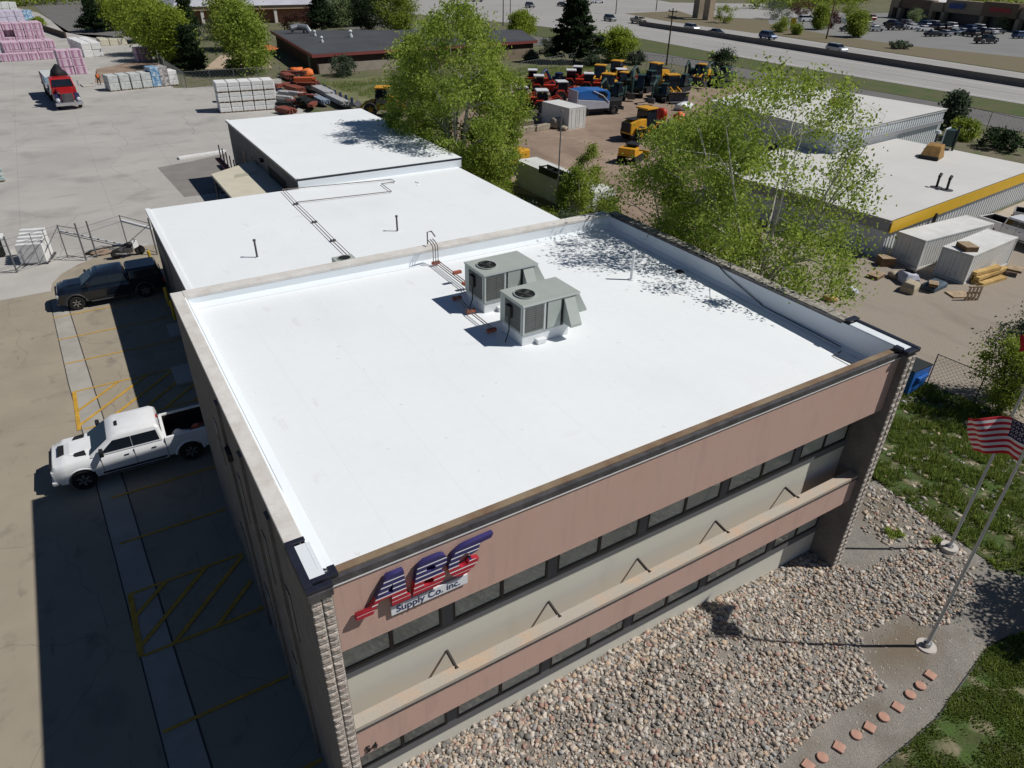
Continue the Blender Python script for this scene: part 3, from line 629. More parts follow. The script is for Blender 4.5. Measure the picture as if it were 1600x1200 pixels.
# ================================================================== VEHICLES
mTyre = flat('mat_tyre', (.015, .015, .016), .85); mRim = flat('mat_rim', (.35, .36, .37), .35, .7); mBlkPl = flat('mat_black_plastic', (.014, .014, .016), .6)
mLamp = flat('mat_headlamp', (.55, .57, .6), .15); mTail = flat('mat_tail_lamp', (.35, .01, .01), .25); mCarGl = glass('mat_car_glass', (.012, .016, .024), .05)
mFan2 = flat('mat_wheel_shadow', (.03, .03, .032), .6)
def wheel(parent, x, y, r=.4, wdt=.27, out=1, rim=mRim, det=True):
    b = MB(); prof = [(r*.62, -wdt/2), (r*.93, -wdt/2), (r, -wdt/2+.04), (r, wdt/2-.04), (r*.93, wdt/2), (r*.62, wdt/2)]
    n_ = 22 if det else 12; rings = []
    for k in range(n_+1):
        a = 2*math.pi*k/n_; rings.append([(q*math.cos(a), h, q*math.sin(a)) for q, h in prof])
    b.loft(rings, False); o = b.build('wheel', mTyre, parent, loc=(x, y, r))
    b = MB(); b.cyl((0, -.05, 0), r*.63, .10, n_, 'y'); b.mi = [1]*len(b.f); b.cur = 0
    if det:
        for k in range(6):
            T = Matrix.Rotation(k*math.pi/3, 4, 'Y'); b.box(-.035, .035, out*.06-.02 if out > 0 else -.10, out*.06+.04 if out > 0 else -.04, .06, r*.6, T)
    b.build('rim', [rim, mFan2], o); return o
def body_side(L, zb, prof_top, wheels, rw, n_=10):
    """closed side outline with wheel openings; prof_top is the upper line from rear to front"""
    pts = [(0, zb)]
    for wx in wheels:
        pts += [(wx-rw*math.cos(math.pi*k/n_), max(zb, .40+rw*math.sin(math.pi*k/n_)) if 0 < k < n_ else zb) for k in range(n_+1)]
    pts += [(L, zb)]+prof_top[::-1]
    return pts
def widen(o, f):
    for v in o.data.vertices: f(v.co)
def pickup(name, label, paint, topper=None, scoop=False, big=True, flare=None):
    """x = 0 at the rear bumper, nose at x = 6; y across; z up"""
    t = thing(name, label, 'pickup truck'); L = 5.95; hw = .99; xr, xf = 1.18, 4.98
    # body lofted through cross sections along its length; the lower edge follows the wheel openings
    def arch(x, zb):
        for wx in (xr, xf):
            q = .50**2-(x-wx)**2
            if q > 0: return max(zb, .42+math.sqrt(q))
        return zb
    wid = lambda x: .98*(1-.13*ss((x-5.35)/.6)**2-.04*ss((.3-x)/.3))
    zt = lambda x: 1.34-.02*ss((x-4.4)/.8)-.10*ss((x-5.35)/.45)-.30*ss((x-5.75)/.2)**2
    xs = sorted(set([1.98, 2.3, 3.0, 3.7, 4.2, 4.4, 5.55, 5.7, 5.8, 5.86, 5.9]+[round(xf+.5*math.cos(math.pi*k/12), 3) for k in range(13)]))
    rings = []
    for x in xs:
        w0 = wid(x); zb = arch(x, .42 if x < 5.8 else .5); z1 = zt(x); zm = max(zb+.03, .98 if x < 5.8 else .9); zm = min(zm, z1-.1)
        e = .0 if 4.35 < x else 0
        rings.append([(x, -w0*.96, zb), (x, -w0, min(zb+.12, zm-.02)), (x, -w0, zm), (x, -w0*.965, z1-.10), (x, -w0*.88, z1-.015), (x, -w0*.45, z1+.035), (x, 0, z1+.045), (x, w0*.45, z1+.035), (x, w0*.88, z1-.015), (x, w0*.965, z1-.10), (x, w0, zm), (x, w0, min(zb+.12, zm-.02)), (x, w0*.96, zb)])
    b = MB(); b.loft(rings)
    xs = sorted(set([.02, .12, .4, 1.9, 1.97]+[round(xr+.5*math.cos(math.pi*k/12), 3) for k in range(13)]))
    for s in (-1, 1):
        rings = []
        for x in xs:
            w0 = wid(x); zb = arch(x, .50)
            r_ = [(x, s*w0*.97, zb), (x, s*w0, min(zb+.1, 1.1)), (x, s*w0, 1.12), (x, s*w0*.965, 1.33), (x, s*(w0*.965-.10), 1.335), (x, s*(w0*.965-.13), zb+.1 if zb < .9 else zb), (x, s*(w0*.965-.12), zb)]
            rings.append(r_ if s > 0 else r_[::-1])
        b.loft(rings)
    b.box(.04, 1.97, -.82, .82, .60, .68); b.box(.0, .09, -.86, .86, .55, 1.33); b.box(1.90, 1.975, -.84, .84, .60, 1.33)
    o = b.build('body', paint, t, smooth=True); es = o.modifiers.new('split', 'EDGE_SPLIT'); es.split_angle = R(38)
    hb = MB(); hb.loft([[(4.42, -.52, 1.36), (4.42, .52, 1.36), (4.42, .44, 1.425), (4.42, -.44, 1.425)], [(5.2, -.50, 1.36), (5.2, .50, 1.36), (5.2, .42, 1.405), (5.2, -.42, 1.405)], [(5.6, -.46, 1.28), (5.6, .46, 1.28), (5.6, .38, 1.31), (5.6, -.38, 1.31)]]); hb.build('hood', paint, t, bevel=.02)
    def ring(z, x0, x1, y_, k=.1): return [(x0+k, -y_, z), (x1-k, -y_, z), (x1, -y_+k*1.6, z), (x1, y_-k*1.6, z), (x1-k, y_, z), (x0+k, y_, z), (x0, y_-k, z), (x0, -y_+k, z)]
    c = MB(); c.loft([ring(1.30, 1.98, 4.62, .945, .08), ring(1.82, 2.06, 3.82, .835, .09), ring(1.91, 2.12, 3.70, .79, .12), ring(1.95, 2.25, 3.52, .68, .16)]); o = c.build('cab', paint, t, smooth=True); es = o.modifiers.new('split', 'EDGE_SPLIT'); es.split_angle = R(30)
    # glass, standing a little proud of the cab
    w_ = MB(); w_.add([(4.52, -.80, 1.36), (4.52, .80, 1.36), (3.86, .69, 1.80), (3.86, -.69, 1.80)], [(0, 1, 2, 3)]); 
    for v in w_.v: v.x += .03; v.z += .012
    w_.v += [Vector((v.x-.05, v.y, v.z-.04)) for v in w_.v]; w_.f += [[4, 7, 6, 5], [0, 4, 5, 1], [1, 5, 6, 2], [2, 6, 7, 3], [3, 7, 4, 0]]; w_.mi = [0]*6
    w_.build('windshield', mCarGl, t)
    for s in (-1, 1):
        for (xa, xb, xc, xd) in ((3.10, 4.20, 3.70, 3.10), (2.14, 3.07, 3.07, 2.20)):
            q = [Vector((xa, s*.935, 1.37)), Vector((xb, s*.935, 1.37)), Vector((xc, s*.852, 1.77)), Vector((xd, s*.852, 1.77))]
            n2 = Vector((0, s*.014, .004)); g2 = MB(); g2.loft([[p-n2*2 for p in q], [p+n2 for p in q]]); g2.build('side_window', mCarGl, t)
        MB().box(4.08, 4.22, min(s*.96, s*1.22), max(s*.96, s*1.22), 1.36, 1.62).build('mirror', mBlkPl, t, bevel=.03)
        MB().box(5.66, 5.925, min(s*.62, s*.87), max(s*.62, s*.87), .84, 1.04).build('headlight', mLamp, t, bevel=.02)
        MB().box(-.01, .08, min(s*.80, s*.965), max(s*.80, s*.965), .80, 1.12).build('tail_light', mTail, t)
        MB().tube([(2.1, s*.98, .40), (4.2, s*.98, .40)], .045, 8).build('side_step', mMet if flare is None else flare, t)
        for xh in (2.32, 3.28): MB().box(xh, xh+.17, min(s*.955, s*.995), max(s*.955, s*.995), 1.07, 1.10).build('door_handle', mBlkPl, t)
        if flare:
            for wx in (xf, xr): MB().tube([(wx+.55*math.cos(R(a_)), s*.97, .42+.55*math.sin(R(a_))) for a_ in range(-5, 186, 12)], .05, 6).build('fender_flare', flare, t)
        for xd in (3.09, 4.24): MB().box(xd-.008, xd+.008, min(s*.955, s*.984), max(s*.955, s*.984), .52, 1.24).build('door_seam', mBlkPl, t)
        MB().box(1.972, 1.988, min(s*.90, s*.984), max(s*.90, s*.984), .50, 1.30).build('bed_seam', mBlkPl, t)
        MB().box(2.05, 4.3, min(s*.955, s*.99), max(s*.955, s*.99), .50, .58).build('rocker_trim', mBlkPl, t)
        if not flare:
            for wx in (xf, xr): MB().tube([(wx+.53*math.cos(R(a_)), s*.95, .42+.53*math.sin(R(a_))) for a_ in range(5, 176, 10)], .055, 6).build('wheel_arch', paint, t)
    w_ = MB(); w_.box(2.00, 2.03, -.6, .6, 1.34, 1.66, Matrix.Rotation(0, 4, 'Z')); w_.build('rear_window', mCarGl, t)
    MB().box(5.84, 5.955, -.62, .62, .70, 1.10).build('grille', mBlkPl, t, bevel=.02)
    MB().box(5.80, 6.0, -.88, .88, .42, .60).build('front_bumper', paint if big else mMet, t, bevel=.04)
    MB().box(-.08, .06, -.9, .9, .45, .62).build('rear_bumper', mMet, t, bevel=.03)
    if scoop:
        MB().box(5.38, 5.60, -.34, .34, 1.28, 1.385).build('hood_scoop', mBlkPl, t, bevel=.02)
        for s in (-1, 1):
            MB().prism([(4.70, s*.46), (5.05, s*.52), (5.0, s*.66), (4.66, s*.72)], 1.345, 1.425, 'z').build('hood_vent', mBlkPl, t)
        MB().box(3.42, 3.52, -.16, .16, 1.935, 1.985).build('roof_marker', mBlkPl, t)
        MB().box(2.03, 2.09, -.12, .12, 1.83, 1.86).build('brake_light', mTail, t)
    if topper:
        c = MB(); c.loft([ring(1.33, .03, 1.96, .95), ring(1.80, .18, 1.97, .84), ring(1.90, .28, 1.9, .74)]); c.build('bed_topper', topper, t, bevel=.03)
        for s in (-1, 1):
            q = [Vector((.5, s*.93, 1.42)), Vector((1.75, s*.93, 1.42)), Vector((1.7, s*.86, 1.72)), Vector((.58, s*.86, 1.72))]; n2 = Vector((0, s*.014, .002)); g2 = MB(); g2.loft([[p-n2*2 for p in q], [p+n2 for p in q]]); g2.build('side_window', mCarGl, t)
    else:
        b = MB(); b.box(.11, 1.89, -.80, .80, .682, .70); b.box(.11, 1.88, -.825, -.805, .70, 1.28); b.box(.11, 1.88, .805, .825, .70, 1.28); b.box(.092, .108, -.8, .8, .70, 1.28); b.box(1.882, 1.897, -.8, .8, .70, 1.28); b.build('bed_liner', mBlkPl, t)
    for x, s in ((xr, -1), (xr, 1), (xf, -1), (xf, 1)): wheel(t, x, s*.86, .42, .28, s)
    return t
mWht = flat('mat_white_paint', (.78, .79, .80), .3, coat=.6); mBlk = flat('mat_black_paint', (.006, .009, .016), .2, coat=.8)
pk = pickup('pickup_truck', 'white crew cab pickup with black hood scoop half in the shade of the office', mWht, scoop=True)
hd = math.radians(180-4)   # nose towards -x
def setpk(o, nose, rear_dir, s_=1.0):
    pass
c5 = Vector((.70, 17.95, 0)); pk.location = c5; pk.rotation_euler = (0, 0, math.radians(180-1.5)); 
for i, (dx, dy, m_, r_) in enumerate(((1.5, .45, flat('mat_orange', (.7, .09, .02), .6), .16), (1.62, .6, flat('mat_lime', (.35, .4, .05), .6), .14), (.7, -.1, mRed, .13), (1.35, .35, mCurb, .2), (.45, .2, mMet, .15))):
    lab = ['small orange object beside the cab in the pickup bed', 'yellowish bundle in the pickup bed', 'red object near the tailgate in the shaded pickup bed', 'white bag in the bed of the white pickup', 'grey object near the tailgate in the shaded pickup bed'][i]
    o = MB().blob((0, 0, 0), r_, i, (1.3, .8, .7)).build('bundle', m_, None, smooth=True); th = math.radians(178.5)
    o.location = (c5.x+dx*math.cos(th)-dy*math.sin(th), c5.y+dx*math.sin(th)+dy*math.cos(th), .70+r_*.85); o.scale = (1.5, 1.5, 2.0); tag(o, lab, 'bundle')
bp = pickup('pickup_truck', 'black pickup with a bed topper parked nearest the gate', mBlk, topper=mBlk, flare=flat('mat_flare', (.05, .052, .055), .5))
bp.location = (1.2, 35.3, 0); bp.rotation_euler = (0, 0, math.radians(180-.5)); bp.scale = (.93, .95, .95)
# two pickups at the right edge of the yard
w2 = pickup('pickup_truck', 'white pickup with an open dark bed at the right edge behind the containers', mWht)
q1, q2 = G(1534, 362), G(1640, 398); w2.location = (q1.x+.2, q1.y+.2, 0); w2.rotation_euler = (0, 0, math.atan2(q2.y-q1.y, q2.x-q1.x)); w2.scale = (.95,)*3
w3 = copytree(w2); q1, q2 = G(1580, 352), G(1690, 372); w3.location = (q1.x, q1.y+.2, 0); w3.rotation_euler = (0, 0, math.atan2(q2.y-q1.y, q2.x-q1.x)); w3['label'] = 'silver pickup with a red tail light at the right edge beside the yellow trimmed building'
for ch in w3.children:
    if ch.name.split('.')[0] in ('body', 'hood', 'cab', 'front_bumper'): ch.material_slots[0].link = 'OBJECT'; ch.material_slots[0].material = flat('mat_silver_paint', (.42, .43, .44), .35, .3)

# ---- small cars of the highway and the store lot
def car(kind, paint, name='parked_car'):
    t = thing(name, '', kind if kind != 'suv' else 'suv'); 
    P = {'sedan': (4.6, [(0, .55), (.02, .95), (.9, 1.02)], [(3.3, .98), (4.3, .85), (4.6, .62)], (.75, 3.55), (1.25, 2.75), 1.43),
         'suv': (4.7, [(0, .5), (.0, 1.05), (.1, 1.12)], [(3.5, 1.10), (4.4, .98), (4.7, .68)], (.12, 3.6), (.45, 2.95), 1.74),
         'van': (4.9, [(0, .5), (.0, 1.10), (.1, 1.14)], [(3.9, 1.10), (4.6, .92), (4.9, .66)], (.10, 4.2), (.3, 3.2), 1.86)}[kind]
    L, r_, f_, belt, rf, H = P; hw = .9; zb = .32
    out = [(0.02, zb)]
    for wx in (.85, L-.9): out += [(wx-.36*math.cos(math.pi*k/6), zb+.36*math.sin(math.pi*k/6)) for k in range(7)]
    out += [(L-.05, zb)]+f_[::-1]+r_[::-1]
    b = MB(); b.prism(out, -hw, hw); o = b.build('body', paint, t, bevel=.06)
    zb2 = r_[-1][1]-.03; y1, y2 = .84, .66
    c = MB(); c.loft([[(belt[0], -y1, zb2), (belt[1], -y1, zb2-.02), (belt[1], y1, zb2-.02), (belt[0], y1, zb2)], [(rf[0], -y2, H-.06), (rf[1], -y2, H-.06), (rf[1], y2, H-.06), (rf[0], y2, H-.06)]]); c.build('windows', mCarGl, t)
    c = MB(); c.loft([[(rf[0]-.06, -y2-.03, H-.075), (rf[1]+.05, -y2-.03, H-.075), (rf[1]+.05, y2+.03, H-.075), (rf[0]-.06, y2+.03, H-.075)], [(rf[0]+.05, -y2+.06, H), (rf[1]-.1, -y2+.06, H), (rf[1]-.1, y2-.06, H), (rf[0]+.05, y2-.06, H)]]); c.build('roof', paint, t)
    for s in (-1, 1):
        for (a, bz) in ((rf[0], belt[0]), ((rf[0]+rf[1])/2, (rf[0]+rf[1])/2), (rf[1], belt[1])):
            pass
        MB().box(L-.22, L-.0, s*.62-.16, s*.62+.16, .62, .74).build('headlight', mLamp, t); MB().box(-.01, .08, s*.68-.14, s*.68+.14, .75, .92).build('tail_light', mTail, t)
        for wx in (.85, L-.9): wheel(t, wx, s*.80, .33, .22, s, det=False)
    return t
PAINT = {k: flat('mat_car_'+k, v, .3, m_, coat=.5) for k, v, m_ in (('black', (.008, .008, .01), 0), ('white', (.72, .73, .74), 0), ('silver', (.40, .42, .44), .3), ('blue', (.03, .07, .17), .1), ('grey', (.10, .11, .12), .2), ('red', (.22, .015, .02), 0), ('tan', (.35, .30, .22), 0), ('paleblue', (.30, .38, .45), .2))}
protos = {}
def put(kind, colr, u, v, heading, label, group=None):
    key = kind
    if kind == 'pickup': src = w2
    else:
        if key not in protos: protos[key] = car(kind, PAINT['silver'])
        src = protos[key]
    o = copytree(src); p = G(u, v); o.rotation_euler = (0, 0, heading); L = 4.7*.5 if kind != 'pickup' else 2.9
    o.location = (p.x-L*math.cos(heading), p.y-L*math.sin(heading), .02); o['label'] = label; o.name = 'car'; o['category'] = {'suv': 'suv', 'pickup': 'pickup truck', 'van': 'van', 'sedan': 'car'}[kind]; o.scale = (1, 1, 1)
    if group: o['group'] = group
    for ch in o.children:
        if ch.name.split('.')[0] in ('body', 'roof', 'hood', 'cab', 'front_bumper'): ch.material_slots[0].link = 'OBJECT'; ch.material_slots[0].material = PAINT[colr]
HS = R(-97); HN = R(83)
gh = 'cars on the highway'
for a in (('suv', 'grey', 953, 33, HS, 'dark suv on the highway just right of the pine tree'), ('pickup', 'tan', 997, 37, HS, 'tan pickup at the start of the highway barrier'), ('suv', 'silver', 1080, 48, HS, 'grey suv beyond the barrier between the utility pole and the dark hatchback'),
          ('sedan', 'black', 1119, 55, HS, 'dark car with a pale rear beyond the highway barrier'), ('suv', 'blue', 1199, 61, HS, 'dark blue suv beyond the barrier above the trees'), ('suv', 'silver', 1306, 82, HS, 'silver suv farthest right on the highway beside the barrier'),
          ('suv', 'grey', 828, 12, HS, 'dark suv on the highway left of the pine tree, nearer the left'), ('sedan', 'black', 878, 10, HS, 'small dark car just left of the pine top'), ('sedan', 'white', 934, 5, R(170), 'white car at the far junction above the pine'),
          ('sedan', 'silver', 720, 13, R(160), 'silver car behind the top of the big green tree'), ('sedan', 'silver', 745, 3, R(165), 'silver car at the top edge above the big green tree')): put(*a[:5], a[5], gh)
gl = 'cars parked before the stores'; HL = R(75); H2 = R(-15)
for a in (('van', 'white', 1259, 34, H2, 'white van at the left end of the store lot'), ('sedan', 'paleblue', 1316, 36, H2, 'pale blue car between the two young trees of the lot'), ('suv', 'red', 1357, 32, HL, 'maroon car at the top of the lot behind the young tree'),
          ('sedan', 'silver', 1356, 42, H2, 'silver car just right of the young round tree'), ('sedan', 'silver', 1367, 49, H2, 'silver car right of the young tree, nearer the highway'), ('sedan', 'grey', 1325, 49, H2, 'dark grey car left of the young round tree'),
          ('suv', 'black', 1391, 41, HL, 'black suv leftmost of the cars before the store'), ('sedan', 'black', 1405, 38, HL, 'black car touching the left store corner'), ('sedan', 'silver', 1416, 39, HL, 'silver car beside the pale bush at the store front'),
          ('pickup', 'black', 1399, 47, H2, 'black pickup alone in the lane left of the parked rows'), ('sedan', 'white', 1427, 46, H2, 'white car at the left end of the parked rows'), ('suv', 'blue', 1441, 42, HL, 'blue suv in the back parked row'), ('suv', 'silver', 1455, 42, HL, 'silver suv in the back parked row beside the blue one'),
          ('sedan', 'white', 1444, 49, H2, 'white sedan side on before the black suvs'), ('suv', 'black', 1461, 47, HL, 'black suv in the middle of the parked rows, left one'), ('suv', 'black', 1472, 47, HL, 'black suv in the middle of the parked rows, right one'), ('suv', 'white', 1482, 45, HL, 'white suv right of the two black suvs'),
          ('sedan', 'black', 1457, 57, H2, 'black car at the left end of the front row'), ('sedan', 'silver', 1474, 56, HL, 'silver car second in the front row'), ('sedan', 'paleblue', 1489, 54, HL, 'pale blue car third in the front row'), ('sedan', 'silver', 1500, 53, HL, 'silver car fourth in the front row'),
          ('suv', 'blue', 1511, 49, HL, 'blue suv behind the black one right of the rows'), ('suv', 'black', 1515, 57, HL, 'black suv fifth in the front row'), ('suv', 'white', 1525, 48, HL, 'white suv in the back row near the pale bush'), ('suv', 'black', 1530, 54, HL, 'black suv sixth in the front row'),
          ('sedan', 'white', 1545, 53, HL, 'white car at the right end of the front row'), ('sedan', 'grey', 1557, 53, H2, 'dark car just right of the front row'), ('pickup', 'black', 1539, 68, H2, 'black pickup driving in the aisle below the parked rows'), ('suv', 'blue', 1594, 60, H2, 'blue suv at the right edge of the store lot')): put(*a[:5], a[5], gl)
for k in list(protos.values()):
    for ch in list(k.children_recursive): bpy.data.objects.remove(ch, do_unlink=True)
    bpy.data.objects.remove(k, do_unlink=True)

# ---- red flatbed lorry loaded with insulation
def flatbed():
    t = thing('flatbed_truck', 'red and black flatbed lorry with chrome bumper standing in the yard', 'lorry')
    red = flat('mat_lorry_red', (.38, .010, .010), .3, coat=.6); nvy = flat('mat_lorry_navy', (.02, .025, .07), .35)
    ch = flat('mat_chrome', (.6, .6, .62), .2, .8)
    MB().box(0, 9.0, -.45, .45, .70, .95).build('chassis', mBlkPl, t)
    MB().box(-2.0, 5.4, -1.22, 1.22, 1.12, 1.28).build('flatbed', mMet, t)
    b = MB(); b.loft([[(5.7, -1.1, .9), (7.5, -1.1, .9), (7.5, 1.1, .9), (5.7, 1.1, .9)], [(5.7, -1.1, 1.9), (7.5, -1.1, 1.9), (7.5, 1.1, 1.9), (5.7, 1.1, 1.9)], [(5.75, -1.0, 2.75), (7.0, -.98, 2.75), (7.0, .98, 2.75), (5.75, 1.0, 2.75)]]); b.build('cab', red, t, bevel=.05)
    b = MB(); b.loft([[(7.52, -.98, 1.98), (7.52, .98, 1.98), (7.50, .98, 1.98), (7.50, -.98, 1.98)], [(7.14, -.86, 2.58), (7.14, .86, 2.58), (7.06, .86, 2.6), (7.06, -.86, 2.6)]]); b.build('windshield', mCarGl, t)
    b = MB(); b.loft([[(7.5, -.85, .9), (7.5, .85, .9), (7.5, .75, 1.86), (7.5, -.75, 1.86)], [(9.15, -.70, .85), (9.15, .70, .85), (9.15, .55, 1.62), (9.15, -.55, 1.62)]]); b.build('hood', red, t, bevel=.04)
    for s in (-1, 1):
        b = MB(); b.loft([[(7.6, s*.7, .8), (7.6, s*1.2, .8), (7.6, s*1.15, 1.2), (7.6, s*.7, 1.4)], [(8.5, s*.7, .9), (8.5, s*1.2, .9), (8.5, s*1.1, 1.45), (8.5, s*.7, 1.5)], [(9.2, s*.6, .75), (9.2, s*1.1, .75), (9.2, s*1.0, 1.15), (9.2, s*.6, 1.2)]]); b.build('fender', nvy, t, bevel=.03)
        MB().sphere((9.18, s*.92, .95), .2, 10, 8, (.5, 1, 1)).build('headlight', mLamp, t, smooth=True)
        MB().box(7.2, 7.3, s*1.42-.08, s*1.42+.08, 1.9, 2.4).build('mirror', ch, t)
        MB().tube([(5.9, s*.9, 2.6), (5.6, s*1.15, 1.0)], .07, 8).build('exhaust_stack', ch, t)
        for x in (8.3,): wheel(t, x, s*.98, .5, .3, s, ch)
        for x in (1.6, 2.8, -1.2): wheel(t, x, s*.92, .5, .5, s, ch)
    MB().box(9.16, 9.22, -.5, .5, .72, 1.55).build('grille', mMet, t)
    MB().box(9.2, 9.42, -1.22, 1.22, .42, .74).build('front_bumper', ch, t, bevel=.04)
    return t
fb = flatbed(); fa, fz = G(112, 172), G(62, 112)
hd = math.atan2(fa.y-fz.y, fa.x-fz.x); FS = 1.2; fb.scale = (FS, FS, FS); fb.location = (fa.x-9.4*FS*math.cos(hd), fa.y-9.4*FS*math.sin(hd), 0); fb.rotation_euler = (0, 0, hd)
def onbed(dx, dy, dz):
    dx, dy, dz = dx*FS, dy*FS, dz*FS
    return (fb.location.x+dx*math.cos(hd)-dy*math.sin(hd), fb.location.y+dx*math.sin(hd)+dy*math.cos(hd), dz)
mWrapW = mat('mat_wrap_white', (.58, .62, .60), .5, .12, 2.5, fine=.08); mWrapB = mat('mat_wrap_blue', (.10, .28, .48), .5, .2, 2, c2=(.45, .6, .68)); mWrapM = mat('mat_wrap_maroon', (.20, .04, .08), .6, .2, 2, c2=(.35, .12, .2))
for (dx, m1_, m2_, lab) in ((-1.0, mWrapM, mWrapW, 'maroon sided bundle with a pale top at the tail of the lorry'), (1.6, mWrapB, mWrapW, 'blue and white bundle in the middle of the lorry bed')):
    t = thing('cargo_bundle', lab, 'cargo', onbed(dx, 0, 1.28), hd, 'bundles loaded on the lorry'); t.scale = (FS,)*3; MB().box(-1.3, 1.3, -1.15, 1.15, 0, 1.0).build('wrapping', m1_, t, bevel=.04); MB().box(-1.2, 1.2, -1.1, 1.1, 1.001, 1.08).build('top_sheet', m2_, t, bevel=.03)
b = MB().blob((0, 0, .8), 1.25, 5, (.8, 1.0, .85), 14, 10, .2); o = b.build('tarp_roll', flat('mat_black_tarp', (.008, .008, .01), .7), smooth=True); o.location = onbed(4.6, .1, 2.0); tag(o, 'bulky black tarp heaped behind the red lorry cab', 'tarp')

# ---- motorcycle by the gate
mc = thing('motorcycle', 'black and white sports motorcycle parked behind the black pickup', 'motorcycle', (G(206, 404).x-.1, G(206, 404).y+.45, 0), R(6))
for x in (-.72, .72): wheel(mc, x, 0, .32, .14, 1, mBlkPl)
b = MB(); b.tube([(-.72, 0, .32), (-.2, 0, .5), (.3, 0, .75), (.55, 0, .85), (.72, 0, .32)], [.04, .08, .09, .05, .03]); b.box(-.2, .3, -.13, .13, .28, .6); b.build('frame', mMet, mc)
b = MB(); b.blob((.18, 0, .82), .26, 2, (1.2, .65, .6)); b.build('fuel_tank', mBlkPl, mc, smooth=True)
b = MB(); b.loft([[(.35, -.2, .5), (.35, .2, .5), (.35, .16, .95), (.35, -.16, .95)], [(.72, -.12, .6), (.72, .12, .6), (.66, .1, 1.05), (.66, -.1, 1.05)]]); b.build('fairing', mWht, mc, bevel=.03)
b = MB(); b.loft([[(-.8, -.1, .92), (-.8, .1, .92), (-.8, .08, 1.0), (-.8, -.08, 1.0)], [(-.1, -.14, .72), (-.1, .14, .72), (-.1, .12, .82), (-.1, -.12, .82)]]); b.build('seat', mBlk, mc, bevel=.02)
MB().tube([(.5, -.36, 1.05), (.56, 0, 1.02), (.5, .36, 1.05)], .018).build('handlebar', mBlkPl, mc); MB().tube([(-.1, -.16, .25), (-.75, -.18, .42)], .05).build('exhaust', mRim, mc)
# ================================================================== YARD GOODS ON THE LEFT
def stack(name, label, cat, group, loc, rz_, size, m1_, tiers=2, strap=None, cloth=None):
    t = thing(name, label, cat, loc, rz_, group); X, Y, Z = size; h = (Z-.12)/tiers
    b = MB()
    for x in (-X/2+.08, -.04, X/2-.16): b.box(x, x+.09, -Y/2, Y/2, 0, .09)
    b.box(-X/2, X/2, -Y/2, Y/2, .09, .12); b.build('pallet', mPal, t)
    for k in range(tiers): MB().box(-X/2+.01*k, X/2-.01*k, -Y/2+.01*k, Y/2-.01*k, .121+k*h, .12+(k+1)*h-.02).build('tier', m1_, t, bevel=.05)
    if strap:
        b = MB()
        for x in (-X*.22, X*.22): b.box(x-.03, x+.03, -Y/2-.012, Y/2+.012, .1, Z+.012)
        b.build('strap', strap, t)
    return t
mPal = mat('mat_pallet_wood', (.40, .29, .18), .9, .2, 3, c2=(.5, .38, .26), fine=.2)
mWrap = mat('mat_wrap_pallet', (.74, .74, .73), .55, .08, 3, fine=.10, bscale=12); mWrapG = mat('mat_wrap_greygreen', (.50, .54, .52), .6, .12, 4, c2=(.66, .68, .67), bscale=15, fine=.2)
mPink = mat('mat_pink_insulation', (.60, .40, .50), .7, .15, .7, c2=(.72, .56, .66), fine=.12); mPink2 = mat('mat_pink_print', (.40, .20, .32), .7, .2, 3)
mLil = mat('mat_lilac_wrap', (.50, .45, .60), .6, .12, 1.5, c2=(.62, .58, .68)); mBlueW = mat('mat_blue_wrap', (.12, .30, .52), .5, .2, 2.5, c2=(.5, .6, .66), thresh=(.45, .6)); mGrayW = mat('mat_grey_wrap', (.28, .25, .25), .6, .2, 3, c2=(.55, .54, .52), thresh=(.45, .6))
# near white pallets: five columns three high, and a second row behind
A, B_ = G(348, 178), G(431, 172)
dv = (B_-A); ang0 = math.atan2(dv.y, dv.x); step = dv.length/4.6
nv = Vector((-math.sin(ang0), math.cos(ang0), 0)); dv.normalize()
proto = stack('wrapped_pallet', '', 'pallet', 'white wrapped pallets stacked behind the far warehouse', (0, 0, 0), ang0, (step*.94, 1.15, 1.15), mWrap, 2)
first = True
ords = ['leftmost', 'second', 'middle', 'fourth', 'rightmost']; rows_ = ['bottom', 'middle', 'top']
for k in range(3):
    for i in range(5):
        p = A+dv*(i*step+step*.35)+nv*.9; o = place(proto, (p.x, p.y, k*1.16), ang0+random.Random(i*7+k).uniform(-.02, .02), 'white wrapped pallet, %s level of the %s column in the near stack' % (rows_[k], ords[i]), first=first); first = False
for k in range(3):
    for i in range(5):
        p = A+dv*(i*step+step*.35)+nv*2.15; place(proto, (p.x, p.y, k*1.16), ang0, 'white wrapped pallet, %s level of the %s column, second row back in the near stack' % (rows_[k], ords[i]))
for i in range(4):
    p = A+dv*(i*step*1.15+step*1.7)+nv*7.5; place(proto, (p.x, p.y, 0), ang0, 'white wrapped pallet in the row behind, %s one' % ords[i].replace('fourth', 'last').replace('middle', 'third'), (1.2, 1.3, 2.0))
